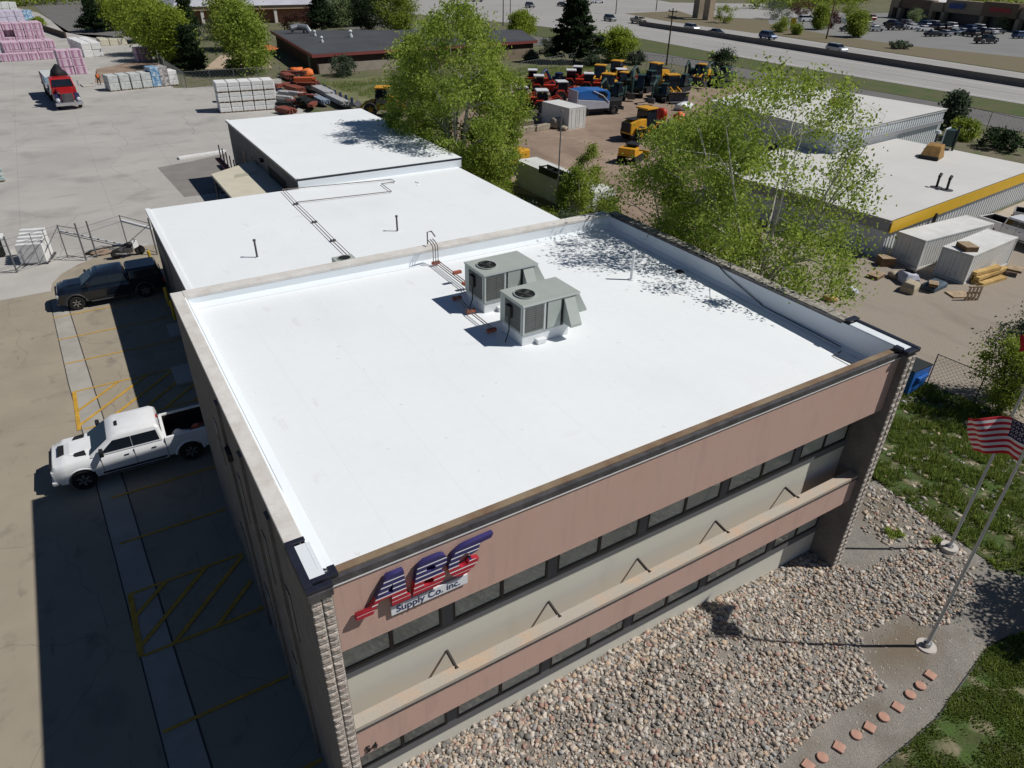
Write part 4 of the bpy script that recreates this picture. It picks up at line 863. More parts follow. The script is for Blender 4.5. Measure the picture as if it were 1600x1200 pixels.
# pallets at the yard's far kerb
A2, B2 = G(174, 143), G(276, 133); d2 = B2-A2; ang2 = math.atan2(d2.y, d2.x); L2 = d2.length; d2.normalize(); n2 = Vector((-d2.y, d2.x, 0))
for i, (s_, m1_, lab) in enumerate(((.06, mWrapG, 'grey green wrapped pallet, first of the four at the kerb from the left'), (.225, mWrapG, 'grey green wrapped pallet, second of the four at the kerb'), (.39, mWrapG, 'grey green wrapped pallet, third of the four at the kerb'), (.55, mWrapG, 'grey green wrapped pallet beside the blue printed one'),
                              (.70, mBlueW, 'blue and white printed pallet of two tiers'), (.83, mGrayW, 'grey and white printed pallet right of the blue one'), (.96, mWrap, 'white wrapped pallet at the end of the kerb row by the fence'))):
    p = A2+d2*(s_*L2)+n2*.9; stack('wrapped_pallet', lab, 'pallet', 'wrapped pallets along the kerb', (p.x, p.y, 0), ang2, (L2*.145, 2.3, 2.0 if i < 4 or i == 6 else 2.6), m1_, 2 if i < 6 else 3)
# white pile and dark boxed end, then the pink pile
def bundle_grid(A, B_, n_, rows, tiers, size, m1_, lab, grp, depth=1.3, strap=None, seed=0, drop=0.0, name='insulation_bundle', cat='insulation bundle'):
    d = B_-A; an = math.atan2(d.y, d.x); st = d.length/n_; d = d.normalized(); nn = Vector((-d.y, d.x, 0)); rr = random.Random(seed)
    p0 = None
    for r_ in range(rows):
        for k in range(tiers):
            for i in range(n_):
                if rr.random() < drop*(k > 0): continue
                if k > 0 and rr.random() < drop: continue
                lb = lab
                if p0 is None:
                    p0 = thing(name, lb, cat, (0, 0, 0), an, grp); X, Y, Z = st*.95, depth*.96, size
                    MB().box(-X/2, X/2, -Y/2, Y/2, .0, Z-.02).build('wrap', m1_, p0, bevel=.07)
                    if strap: 
                        for x in (-X*.26, X*.26): MB().box(x-X*.09, x+X*.09, -Y/2-.012, -Y/2-.002, .08, Z-.12).build('printed_band', strap, p0)
                    o = p0
                else: o = copytree(p0)
                q = A+d*(st*(i+.5))+nn*(depth*(r_+.5)); o.location = (q.x+rr.uniform(-.06, .06), q.y+rr.uniform(-.05, .05), k*size); o.rotation_euler = (0, 0, an+rr.uniform(-.03, .03))
bundle_grid(G(2, 97), G(93, 92), 6, 1, 1, 1.2, mPink, 'pink insulation bundle in the bottom layer at the front of the big pile', 'pink insulation piled at the far left of the yard', strap=mPink2, seed=1)
bundle_grid(G(10, 91), G(91, 86), 6, 3, 2, 1.2, mPink, 'pink insulation bundle in the body of the big pile behind the front layer', 'pink insulation bundles in the stepped pile', strap=mPink2, seed=2, drop=.0)
bundle_grid(G(-5, 70), G(74, 66), 5, 3, 3, 1.2, mPink, 'pink insulation bundle in the taller middle of the big pile', 'pink insulation bundles in the tall rows', 1.5, strap=mPink2, seed=3, drop=.05)
bundle_grid(G(-10, 48), G(44, 45), 4, 2, 3, 1.25, mLil, 'pale lilac bundle with a white top high at the back of the pile', 'lilac bundles at the back of the pile', 1.8, seed=4)
bundle_grid(G(-15, 34), G(33, 30), 4, 2, 3, 1.3, mWrapG, 'pale green wrapped bundle at the farthest end of the pile', 'green wrapped bundles at the far end', 1.8, seed=6, drop=.1)
bundle_grid(G(97, 118), G(138, 115), 2, 1, 3, 1.15, mPink, 'purple pink insulation bundle in the stack just behind the red lorry', 'insulation bundles behind the lorry', 2.0, strap=mPink2, seed=5)
bundle_grid(G(216, 97), G(240, 95), 2, 1, 2, 1.1, mPink, 'pink bundle in the small heap below the trees', 'pink bundles in the small heap', 1.6, strap=mPink2, seed=8)
bundle_grid(G(132, 90), G(163, 88), 2, 4, 2, 1.15, mWrap, 'white wrapped bundle in the long pile beside the fence', 'white bundles in the long pile', 2.6, seed=9, name='wrapped_pallet', cat='pallet')
bundle_grid(G(158, 72), G(200, 70), 3, 2, 1, 1.2, mat('mat_cream_wrap', (.62, .58, .46), .6, .1, 2), 'cream wrapped bundle behind the white pile', 'cream bundles behind the white pile', 2.2, seed=10, name='wrapped_pallet', cat='pallet')
bundle_grid(G(40, 33), G(54, 32), 1, 1, 2, 1.2, mBlueW, 'pale blue bundle at the edge of the pile near the dark fence', 'blue bundles', 1.8, seed=11)
p = G(4, 284); stack('wrapped_pallet', 'teal and white wrapped pallet alone at the left edge of the yard', 'pallet', None, (p.x-.5, p.y+.4, 0), .1, (1.4, 1.2, 1.2), mat('mat_teal_wrap', (.2, .42, .42), .5, .3, 3, c2=(.6, .65, .62)), 3)
p = G(140, 134); b = MB().box(-.8, .8, -1.2, 1.2, .0, .16); o = b.build('slab', mPad, bevel=.03); o.location = (p.x-.2, p.y+.2, 0); o.rotation_euler = (0, 0, .1); tag(o, 'low tan slab lying behind the red lorry', 'slab')
# low dark wall at the back of the pile
def wallseg(a, b_, h, th, m_, name, label, cat):
    d = b_-a; L = d.length; o = MB().box(0, L, -th/2, th/2, 0, h).build(name, m_); o.location = (a.x, a.y, 0); o.rotation_euler = (0, 0, math.atan2(d.y, d.x)); return tag(o, label, cat)
wallseg(G(64, 46), G(104, 60), 1.1, .3, mat('mat_brown_wall', (.09, .065, .05), .9, .2, 1), 'retaining_wall', 'low dark brown wall between the pink pile and the street', 'wall')
# trim lying on the ground, white panels at the gate
a_, b_ = G(279, 249), G(352, 238); d = b_-a_; o = MB().box(0, d.length, -.28, .28, 0, .22).build('trim_bundle', mWrap, bevel=.02); o.location = (a_.x, a_.y, 0); o.rotation_euler = (0, 0, math.atan2(d.y, d.x)); tag(o, 'long white bundle of trim lying on the yard by the canopy', 'bundle')
a_, b_ = G(96, 364), G(208, 389); d = b_-a_; t = thing('striped_pole', 'long white and grey striped pole lying behind the gate', 'pole', (a_.x, a_.y, .15), math.atan2(d.y, d.x))
for k in range(9): MB().tube([(k*d.length/9, 0, 0), ((k+.7)*d.length/9, 0, 0)], .055, 8).build('white_section', mWht, t); MB().tube([((k+.7)*d.length/9, 0, 0), ((k+1)*d.length/9, 0, 0)], .05, 8).build('grey_section', mMet, t)
a_, b_ = G(190, 345), G(238, 358); o = MB().box(0, (b_-a_).length, -.08, .08, 0, .1).build('board', mWht); o.location = (a_.x, a_.y, 0); o.rotation_euler = (0, 0, math.atan2((b_-a_).y, (b_-a_).x)); tag(o, 'white board lying beside the warehouse corner', 'board')
pa, pb = G(34, 415), G(75, 412); t = thing('panel_stack', 'tall stack of white sheets standing behind the gate', 'sheet stack', (pa.x, pa.y, 0), math.atan2(pb.y-pa.y, pb.x-pa.x)); L = (pb-pa).length
for k in range(5): MB().box(0, L-.02*k, .35*k, .35*k+.32, 0, 1.35+.12*k).build('sheet', mWrap, t, bevel=.02)
MB().box(-.05, L+.05, -.1, 1.8, 0, .12).build('skid', mMet, t)
pa = G(2, 404); t = thing('panel_stack', 'second white sheet stack with a dark frame at the left edge behind the gate', 'sheet stack', (pa.x-1.2, pa.y+.1, 0), .05); MB().box(0, 1.7, .3, 1.3, 0, 1.2).build('sheet', mWrap, t, bevel=.02); MB().box(1.1, 1.5, .0, .29, .1, 1.2).build('end_frame', mFan, t)
# stock racks at the side of the far warehouse
rk = random.Random(11)
mRedS = mat('mat_red_stock', (.30, .05, .035), .7, .3, 2, c2=(.22, .09, .06)); mBlS = mat('mat_navy_post', (.02, .035, .12), .6, .2, 2); mSilS = mat('mat_pale_stock', (.42, .42, .42), .5, .15, 2)
t = thing('storage_rack', 'dark rack of long stock leaning along the shaded side of the far warehouse', 'rack', (9.6, 47.5, 0), 0)
for k in range(7): MB().box(-.5, -.42, k*1.35, k*1.35+.08, 0, 3.3).build('upright', mFan, t)
for k in range(6):
    MB().box(-1.0, -.1, k*1.35+.2, k*1.35+.28, .5+.4*(k % 3), .56+.4*(k % 3)).build('arm', mMet, t); MB().box(-1.6, -.05, k*1.35+.5, k*1.35+.56, .3, .37).build('arm', mFan, t)
for k in range(4): MB().box(-.95, -.52, .2, 8.0, .4+k*.6, .52+k*.6).build('stock', [mRedS, mFan, mMet, mRedS][k], t)
# racks of red and pale stock behind the far warehouse, with navy posts
P1, P2 = G(452, 118), G(560, 170); dd = P2-P1; an = math.atan2(dd.y, dd.x); Ls = dd.length
t = thing('storage_rack', 'long rack with a row of navy posts holding red and pale stock beside the grass', 'rack', (P1.x, P1.y, 0), an)
for k in range(15): MB().box(k*Ls/14-.14, k*Ls/14+.14, -.12, .12, 0, 1.0).build('post', mBlS, t)
MB().box(0, Ls, -1.9, -.2, .3, .42).build('base_beam', mFan, t)
def sticks(label, u, v, L, n_, m_, rz_, z=.0, seed=0, w_=.16, h_=.12, layers=3):
    p = G(u, v); t = thing('stock_bundle', label, 'stock bundle', (p.x, p.y, z), rz_, 'bundles of long stock by the rack'); rr = random.Random(seed)
    for k in range(layers):
        b = MB()
        for i in range(n_): b.box(-L/2+rr.uniform(-.25, .25), L/2+rr.uniform(-.3, .3), (i-n_/2)*w_*1.06, (i-n_/2)*w_*1.06+w_, k*h_*1.15, k*h_*1.15+h_)
        b.build('layer', m_, t)
for a in (('red stock bundle on top of the heap at the head of the rack', 452, 140, 3, 7, mRedS, an, 1.6, 1), ('red bundle in the middle of the heap', 462, 152, 3.5, 8, mRedS, an+.2, .9, 2), ('orange red bundle lying across the heap', 478, 148, 2.6, 7, flat('mat_orange_stock', (.50, .10, .03), .7), an+1.2, 1.7, 3),
          ('dark maroon bundle low in the heap', 456, 166, 3, 8, mat('mat_maroon_stock', (.13, .035, .03), .7, .2, 2), an-.1, .4, 4), ('dark bundle in the shade of the heap', 480, 166, 3, 8, mFan, an, .3, 5), ('pale grey bundle of long lengths on the rack', 506, 152, 6, 8, mSilS, an, .6, 6), ('pale bundle nearest the warehouse roof', 528, 164, 6, 6, mSilS, an, .4, 7), ('brown bundle between the pallets and the rack', 448, 178, 2.5, 8, mRedS, an+.3, .2, 8), ('bluish bundle beside the pale ones', 500, 162, 5, 6, mat('mat_bluegrey_stock', (.25, .30, .38), .6, .2, 2), an, .3, 9)): sticks(a[0], a[1], a[2], a[3], a[4], a[5], a[6], a[7], a[8], layers=4)
rq = random.Random(77)
for k in range(16):
    u = rq.uniform(440, 492); v = rq.uniform(128, 172); z = rq.uniform(.2, 1.5)*(1-(v-128)/70)+.3
    sticks('tangled red brown stock bundle in the heap behind the white pallets', u, v, rq.uniform(1.4, 3), rq.randint(4, 7), [mRedS, mRedS, mFan, mRedS, mSilS][k % 5], rq.uniform(-1.2, 1.4), max(0, z), 100+k, layers=3)
mOr = flat('mat_orange_cone', (.72, .16, .03), .6)
for (u, v, s_, lab) in ((465, 117, .9, 'left orange tarp by the rack posts'), (480, 121, .9, 'right orange tarp by the rack posts')):
    p = G(u, v); o = MB().blob((0, 0, .6), s_, u, (1.2, .8, .7), 10, 7, .3).build('tarp', mOr, smooth=True); o.location = (p.x, p.y, 0); tag(o, lab, 'tarp')
# umbrella by the dark building
p = G(420, 98); t = thing('patio_umbrella', 'orange patio umbrella beside the dark roofed building', 'umbrella', (p.x, p.y, 0)); MB().cyl((0, 0, 0), .04, 2.6, 8).build('pole', mMet, t); b = MB(); b.cyl((0, 0, 2.2), 2.0, .75, 8, r2=.05); b.build('canopy', flat('mat_umbrella', (.42, .10, .035), .8), t)

# ---- gate and chain link fences
mGal = flat('mat_galvanised', (.17, .175, .18), .5, .4); mWire = flat('mat_wire', (.20, .21, .21), .6, .3)
def chain(name, label, pts, h, posts=3.0, wire=.35, rails=(1.0,), prad=.035, wr=.006, m_=None):
    t = thing(name, label, 'fence', (pts[0].x, pts[0].y, 0)); m_ = m_ or mGal
    w_ = MB(); rl_ = MB(); q = [Vector((p.x-pts[0].x, p.y-pts[0].y, 0)) for p in pts]
    for a, b_ in zip(q[:-1], q[1:]):
        L = (b_-a).length; d = (b_-a)/L; n_ = max(1, round(L/posts))
        for i in range(n_+1): c = a+d*(L*i/n_); MB().cyl(c, prad, h, 8).build('post', m_, t)
        for r_ in rails: rl_.tube([a+Vector((0, 0, h*r_-.03)), b_+Vector((0, 0, h*r_-.03))], prad*.7, 6)
        k = -h
        while k < L:
            for sg_ in (1, -1):
                s0, s1 = (k, k+h) if sg_ > 0 else (k+h, k)
                z0, z1 = 0., h
                xa, xb = s0, s1
                # clip to 0..L
                def clip(x, x2, z, z2):
                    if x < 0: z = z+(z2-z)*(0-x)/(x2-x); x = 0
                    if x > L: z = z+(z2-z)*(L-x)/(x2-x); x = L
                    return x, z
                if max(xa, xb) <= 0 or min(xa, xb) >= L: continue
                ca = clip(xa, xb, z0, z1); cb_ = clip(xb, xa, z1, z0)
                w_.tube([a+d*ca[0]+Vector((0, 0, ca[1])), a+d*cb_[0]+Vector((0, 0, cb_[1]))], wr, 3)
            k += wire
    rl_.build('rail', m_, t); w_.build('wire_mesh', mWire, t); return t
def px2(*L): return [G(u, v) for u, v in L]
gt = thing('sliding_gate', 'tall galvanised pipe gate with diagonal braces across the yard entrance', 'gate', (0, 0, 0))
gp_ = [(-12, 430, 0), (27, 426, 2.35), (106, 402, 2.2), (135, 407, 2.5), (152, 402, 2.45), (200, 385, 2.2), (246, 398, 2.5)]
gb = [G(u, v) for u, v, h in gp_]; gt.location = gb[1]
o0 = gb[1]
for i, (u, v, h) in enumerate(gp_[1:]): c = gb[i+1]-o0; MB().cyl(c, .05 if i in (0, 2, 3, 5) else .035, h, 10).build('post', mGal, gt)
def bar(a, za, b_, zb, r_=.022): MB().tube([a-o0+Vector((0, 0, za)), b_-o0+Vector((0, 0, zb))], r_, 6).build('rail', mGal, gt)
for z in (.15, 1.75, 2.15):
    bar(gb[0], z, gb[1], z); bar(gb[1], z, gb[2], z); bar(gb[2], z, gb[3], z); bar(gb[3], z, gb[4], z); bar(gb[4], z, gb[5], z); bar(gb[5], z, gb[6], z)
gm = gb[1].lerp(gb[2], .45); bar(gb[1], .2, gm, 1.0); bar(gm, .15, gb[2], 2.1); bar(gm, .15, gm, 2.15); bar(gb[1], 1.0, gm, 1.0); gm2 = gb[1].lerp(gb[2], .7); bar(gm2, .15, gm2, 2.15); bar(gb[1], .15, gm2, 1.6); bar(gb[5], .2, gb[6], 2.1)
for k in range(9):
    pp = gb[3].lerp(gb[6], k/9); 
for u, v, s_, lab, m_ in ((195, 393, .35, 'dark scrap heap behind the motorcycle at the gate', mMet), (158, 398, .4, 'brown debris at the foot of the gate post', mDirt), (148, 396, .3, 'dark round bundle beside the gate post', mFan)):
    p = G(u, v); o = MB().blob((0, 0, s_*.3), s_, u, (1.8, .8, .5), 9, 6, .35).build('debris', m_); o.location = (p.x, p.y, 0); o.rotation_euler = (0, 0, .15); tag(o, lab, 'debris')
for zz, yy in ((.08, 0), (.2, .25)):
    a_, b_ = G(150, 400), G(205, 390); d = b_-a_; o = MB().box(0, d.length, -.06, .06, 0, .1).build('timber', mat('mat_dark_timber', (.10, .08, .07), .9, .3, 3)); o.location = (a_.x, a_.y+.5+yy, zz-.08); o.rotation_euler = (0, 0, math.atan2(d.y, d.x)); tag(o, 'dark timber lying along the gate, %s one' % ('lower' if yy == 0 else 'upper'), 'timber')
chain('chain_link_fence', 'grey chain link fence with screening along the far corner of the yard', px2((243, 92), (262, 118), (292, 138), (440, 128)), 2.2, 3.2, .5, wr=.012)
chain('chain_link_fence', 'chain link fence between the dirt yard and the frontage road behind the machines', px2((812, 118), (905, 100), (1010, 104), (1130, 118)), 2.0, 5, .8, wr=.012)
chain('chain_link_fence', 'chain link fence on the slope below the blue dumpster', px2((1448, 600), (1520, 632), (1610, 672)), 1.7, 2.6, .22, prad=.028)
chain('chain_link_fence', 'dark fence along the frontage road behind the white roofed buildings', px2((1478, 190), (1540, 205), (1610, 222)), 2.2, 4, .6, m_=mFan)

# ================================================================== EQUIPMENT YARD
mJY = mat('mat_machine_yellow', (.62, .31, .02), .45, .08, 1.5, fine=.1); mJR = flat('mat_tractor_red', (.45, .035, .01), .4); mJB = flat('mat_machine_blue', (.02, .13, .42), .35, coat=.4); mJG = flat('mat_dark_green', (.02, .05, .045), .5)
def bigwheel(parent, x, y, r, wd, rim):
    return wheel(parent, x, y, r, wd, 1 if y > 0 else -1, rim)
def loader(label, paint=mJY, roofm=None):
    t = thing('wheel_loader', label, 'wheel loader')
    b = MB(); b.loft([[(-2.6, -.7, .7), (-2.6, .7, .7), (-2.55, .6, 1.75), (-2.55, -.6, 1.75)], [(-1.6, -.85, .6), (-1.6, .85, .6), (-1.6, .7, 2.0), (-1.6, -.7, 2.0)], [(-.6, -.85, .6), (-.6, .85, .6), (-.6, .7, 2.0), (-.6, -.7, 2.0)]]); b.build('engine_cover', paint, t, bevel=.06)
    MB().box(-2.72, -2.56, -.55, .55, .9, 1.75).build('radiator_grille', mBlkPl, t, bevel=.02); MB().box(-2.4, -1.3, -.5, .5, 2.0, 2.06).build('engine_lid', mBlkPl, t, bevel=.02)
    MB().box(-.59, 1.5, -.5, .5, .6, 1.15).build('frame', paint, t, bevel=.03)
    b = MB(); b.loft([[(-.6, -.72, 1.3), (.75, -.72, 1.3), (.75, .72, 1.3), (-.6, .72, 1.3)], [(-.55, -.66, 2.75), (.55, -.66, 2.75), (.55, .66, 2.75), (-.55, .66, 2.75)]]); b.build('cab', mCarGl, t)
    for x, y in ((-.58, -.7), (-.58, .7), (.7, -.7), (.7, .7)): MB().tube([(x, y, 1.2), (x*.9, y*.94, 2.78)], .05, 6).build('cab_pillar', mBlkPl, t)
    MB().box(-.75, .72, -.82, .82, 2.76, 2.92).build('cab_roof', roofm or paint, t, bevel=.05)
    for s in (-1, 1):
        b = MB(); b.tube([(.8, s*.45, 1.5), (1.9, s*.5, 1.25), (2.6, s*.5, .6)], .11, 6); b.build('lift_arm', paint, t)
        MB().prism([(-2.0, 1.35), (-.9, 1.35), (-.8, 1.25), (-2.1, 1.25)], s*1.0-.25, s*1.0+.25).build('fender', paint, t)
        for x in (-1.45, 1.25): bigwheel(t, x, s*.98, .72, .46, paint)
    b = MB(); b.prism([(2.5, .15), (3.4, .12), (3.4, .18), (2.7, .28), (2.62, .95), (3.0, 1.25), (2.9, 1.3), (2.5, 1.0)], -1.25, 1.25); b.build('bucket', mMet, t); return t
def tractor(label, paint=mJR):
    t = thing('tractor', label, 'tractor')
    MB().box(.2, 2.3, -.38, .38, .8, 1.5).build('bonnet', paint, t, bevel=.08); MB().box(2.25, 2.34, -.33, .33, .85, 1.4).build('radiator_grille', mBlkPl, t)
    MB().box(-1.0, 2.1, -.3, .3, .55, .85).build('chassis', mBlkPl, t)
    b = MB(); b.loft([[(-1.0, -.72, 1.2), (.3, -.72, 1.2), (.3, .72, 1.2), (-1.0, .72, 1.2)], [(-.95, -.68, 2.5), (.15, -.68, 2.5), (.15, .68, 2.5), (-.95, .68, 2.5)]]); b.build('cab', mCarGl, t)
    for x, y in ((-.98, -.72), (-.98, .72), (.26, -.7), (.26, .7)): MB().tube([(x, y, 1.1), (x*.95, y*.97, 2.55)], .05, 6).build('cab_pillar', mBlkPl, t)
    MB().box(-1.1, .35, -.8, .8, 2.52, 2.70).build('cab_roof', flat('mat_cab_roof_white', (.66, .67, .68), .4), t, bevel=.06)
    for s in (-1, 1):
        MB().prism([(-1.4, 1.2), (-1.1, 1.65), (-.2, 1.65), (.15, 1.1), (0, 1.1), (-.3, 1.5), (-1.0, 1.5), (-1.25, 1.15)], s*.95-.25, s*.95+.25).build('fender', paint, t)
        bigwheel(t, -.65, s*1.0, .8, .45, mRim); bigwheel(t, 1.7, s*.85, .5, .32, mRim)
        MB().tube([(.5, s*.5, 1.6), (1.6, s*.5, 2.0), (2.9, s*.5, .7)], .07, 6).build('loader_arm', paint, t)
    b = MB(); b.prism([(2.8, .15), (3.4, .1), (3.45, .15), (2.95, .3), (2.9, .8), (2.8, .8)], -.9, .9); b.build('bucket', mMet, t); return t
def excavator(label, paint=mJY, small=1.):
    t = thing('excavator', label, 'excavator')
    for s in (-1, 1):
        b = MB(); n_ = 8; prof = [(-1.3+.35*math.cos(R(90+180*k/n_)), .37+.35*math.sin(R(90+180*k/n_))) for k in range(n_+1)]+[(1.3+.35*math.cos(R(-90+180*k/n_)), .37+.35*math.sin(R(-90+180*k/n_))) for k in range(n_+1)]
        b.prism(prof, s*.85-.22, s*.85+.22); b.build('track', mTyre, t)
    MB().box(-.6, .6, -.6, .6, .4, .85).build('undercarriage', mBlkPl, t)
    MB().box(-1.7, .9, -1.1, 1.1, .86, 1.1).build('deck', paint, t, bevel=.03); MB().box(-1.75, -.4, -1.1, 1.1, 1.1, 1.75).build('counterweight', paint, t, bevel=.12)
    b = MB(); b.loft([[(-.3, .2, 1.1), (.9, .2, 1.1), (.9, 1.05, 1.1), (-.3, 1.05, 1.1)], [(-.3, .25, 2.35), (.6, .25, 2.35), (.6, 1.0, 2.35), (-.3, 1.0, 2.35)]]); b.build('cab', mCarGl, t); MB().box(-.4, .7, .15, 1.1, 2.351, 2.45).build('cab_roof', paint, t, bevel=.04)
    MB().tube([(.7, -.3, 1.2), (2.3, -.3, 3.0), (3.4, -.3, 2.5)], [.2, .22, .14], 8).build('boom', paint, t); MB().tube([(3.4, -.3, 2.6), (3.7, -.3, .9)], [.15, .1], 8).build('dipper_arm', paint, t)
    b = MB(); b.prism([(3.4, .9), (3.95, .9), (3.9, .3), (3.4, .15), (3.2, .4)], -.75, .15); b.build('bucket', mMet, t); return t
def dozer(label, paint=mJY):
    t = thing('bulldozer', label, 'bulldozer')
    for s in (-1, 1):
        prof = [(-1.2+.4*math.cos(R(90+180*k/8)), .42+.4*math.sin(R(90+180*k/8))) for k in range(9)]+[(1.2+.4*math.cos(R(-90+180*k/8)), .42+.4*math.sin(R(-90+180*k/8))) for k in range(9)]
        MB().prism(prof, s*.85-.25, s*.85+.25).build('track', mTyre, t)
    MB().box(-1.7, 1.0, -1.05, 1.05, .9, 1.05).build('deck', paint, t, bevel=.03); MB().box(-1.7, -.2, -1.0, 1.0, 1.06, 1.75).build('engine_cover', paint, t, bevel=.1)
    MB().box(-.1, .7, -.6, .6, 1.06, 1.9).build('cab', mBlkPl, t, bevel=.05); MB().box(-.9, .8, -.9, .5, 1.95, 2.1).build('hood_top', mBlkPl, t, bevel=.06)
    MB().box(1.7, 1.85, -1.5, 1.5, .1, 1.0).build('blade', paint, t); return t
def putm(o, u, v, rz_, s_=1.):
    p = G(u, v); s_ *= 1.08; o.location = (p.x, p.y, 0); o.rotation_euler = (0, 0, R(rz_)); o.scale = (s_,)*3; return o
hd1 = 5
putm(loader('yellow wheel loader with a yellow roof alone in the middle of the dirt yard'), 1006, 216, hd1, 1.05)
ld2 = putm(loader('yellow wheel loader with an orange roof beside the right end of the machine row'), 1046, 155, 250, 1.05)
ld3 = putm(copytree(ld2), 936, 134, 220, .95); ld3['label'] = 'yellow loader with boxy cab behind the blue and white truck'
ld4 = putm(copytree(ld2), 975, 145, 200, .9); ld4['label'] = 'yellow loader partly hidden by the dark green excavator'
ld5 = putm(copytree(ld2), 1095, 130, 200, .9); ld5['label'] = 'yellow loader farthest right, behind the tree crown'
putm(dozer('low yellow bulldozer beside the poplar at the edge of the dirt yard'), 790, 270, 195, 1.1)
ldm = putm(dozer('yellow machine half hidden by the big airy tree'), 985, 252, 30, .8)
tr = tractor('red tractor with a white cab roof, leftmost in the machine row'); putm(tr, 818, 172, -20)
for (u, v, r_, s_, lab) in ((850, 178, -25, 1.0, 'red tractor with a white cab roof behind the white container'), (845, 150, -30, .95, 'red tractor in the second row behind the others'), (895, 140, -35, .95, 'red tractor under the white roof behind the navy machine'), (972, 140, -30, 1.0, 'red tractor with a white roof beside the dark excavator'), (905, 132, -40, .9, 'farthest red tractor in the machine row')):
    putm(copytree(tr), u, v, r_, s_)['label'] = lab
ex = excavator('dark green excavator with raised arm among the machines', mJG); putm(ex, 990, 150, 230, 1.1)
for (u, v, r_, s_, lab) in ((1008, 142, 200, 1.1, 'dark excavator behind the yellow loader'), (1082, 128, 210, 1., 'dark excavator at the right end of the machine row'), (1125, 135, 190, 1.1, 'dark excavator seen behind the crown of the airy tree'), (868, 140, 200, .9, 'navy machine behind the red tractors')):
    c = putm(copytree(ex), u, v, r_, s_); c['label'] = lab
    if 'navy' in lab:
        for ch in c.children:
            if ch.data.materials[0] == mJG: ch.material_slots[0].link = 'OBJECT'; ch.material_slots[0].material = flat('mat_navy', (.015, .03, .12), .4)
ey = putm(copytree(ld2), 600, 180, 150, 1.05); ey['label'] = 'dark machine with a yellow roof behind the tallest green tree'
for (u, v, r_, s_, src, lab) in ((962, 128, 210, 1.0, ld2, 'yellow loader at the back of the machine row by the grass'), (1022, 132, 190, 1.0, ld2, 'yellow loader behind the dark excavators'), (948, 152, 215, 1.0, ld2, 'yellow loader right behind the blue and white truck cab'), (880, 160, -20, .95, tr, 'red tractor squeezed behind the white container and navy machine'),
                             (922, 146, -35, .95, tr, 'red tractor between the navy machine and the yellow loader'), (958, 158, 205, .95, ex, 'dark excavator just right of the blue and white truck'), (1030, 158, 215, .9, ex, 'dark excavator at the near edge of the machine row'), (1062, 142, 200, .9, ex, 'dark excavator between the two yellow loaders on the right'), (835, 138, -30, .9, tr, 'red tractor at the far left of the back row')):
    putm(copytree(src), u, v, r_, s_)['label'] = lab
# blue and white lorry in the machine row
t = thing('cab_truck', 'blue and white truck with rounded side, parked nearest in the machine row', 'truck')
wv = flat('mat_truck_white', (.42, .44, .50), .4)
MB().box(-3.0, 3.2, -1.05, 1.05, .55, .8).build('chassis', mBlkPl, t)
b = MB(); b.loft([[(-3, -1.2, .8), (1.4, -1.2, .8), (1.4, 1.2, .8), (-3, 1.2, .8)], [(-3, -1.2, 2.0), (1.4, -1.2, 1.6), (1.4, 1.2, 1.6), (-3, 1.2, 2.0)]]); b.build('lower_body', wv, t, bevel=.06)
b = MB(); b.prism([(-2.95, 2.0), (-2.9, 2.9), (-1.6, 3.05), (1.0, 2.9), (1.45, 2.5), (1.38, 1.62)], -1.18, 1.18); b.build('upper_body', mJB, t, bevel=.08)
b = MB(); b.box(-3.12, -3.0, -1.2, 1.2, .8, 2.95); b.build('rear_panel', wv, t, bevel=.03)
for s in (-1, 1):
    b = MB(); b.tube([(1.3, s*1.2, 1.5), (.4, s*1.21, 2.3), (-1.0, s*1.21, 2.9)], .06, 6); b.build('side_stripe', wv, t)
    MB().prism([(-.2, 2.1), (.9, 1.9), (1.1, 2.4), (.6, 2.75), (-.2, 2.8)], s*1.185-.006, s*1.185+.012).build('side_window', mCarGl, t)
    for x in (-1.9, 2.2): bigwheel(t, x, s*1.0, .55, .4, mRim)
b = MB(); b.box(1.46, 3.3, -1.0, 1.0, .82, 1.7); b.build('engine_block', mBlkPl, t, bevel=.1); MB().box(3.3, 3.5, -1.2, 1.2, .5, .9).build('front_bumper', mMet, t)
putm(t, 928, 178, -8, .95)
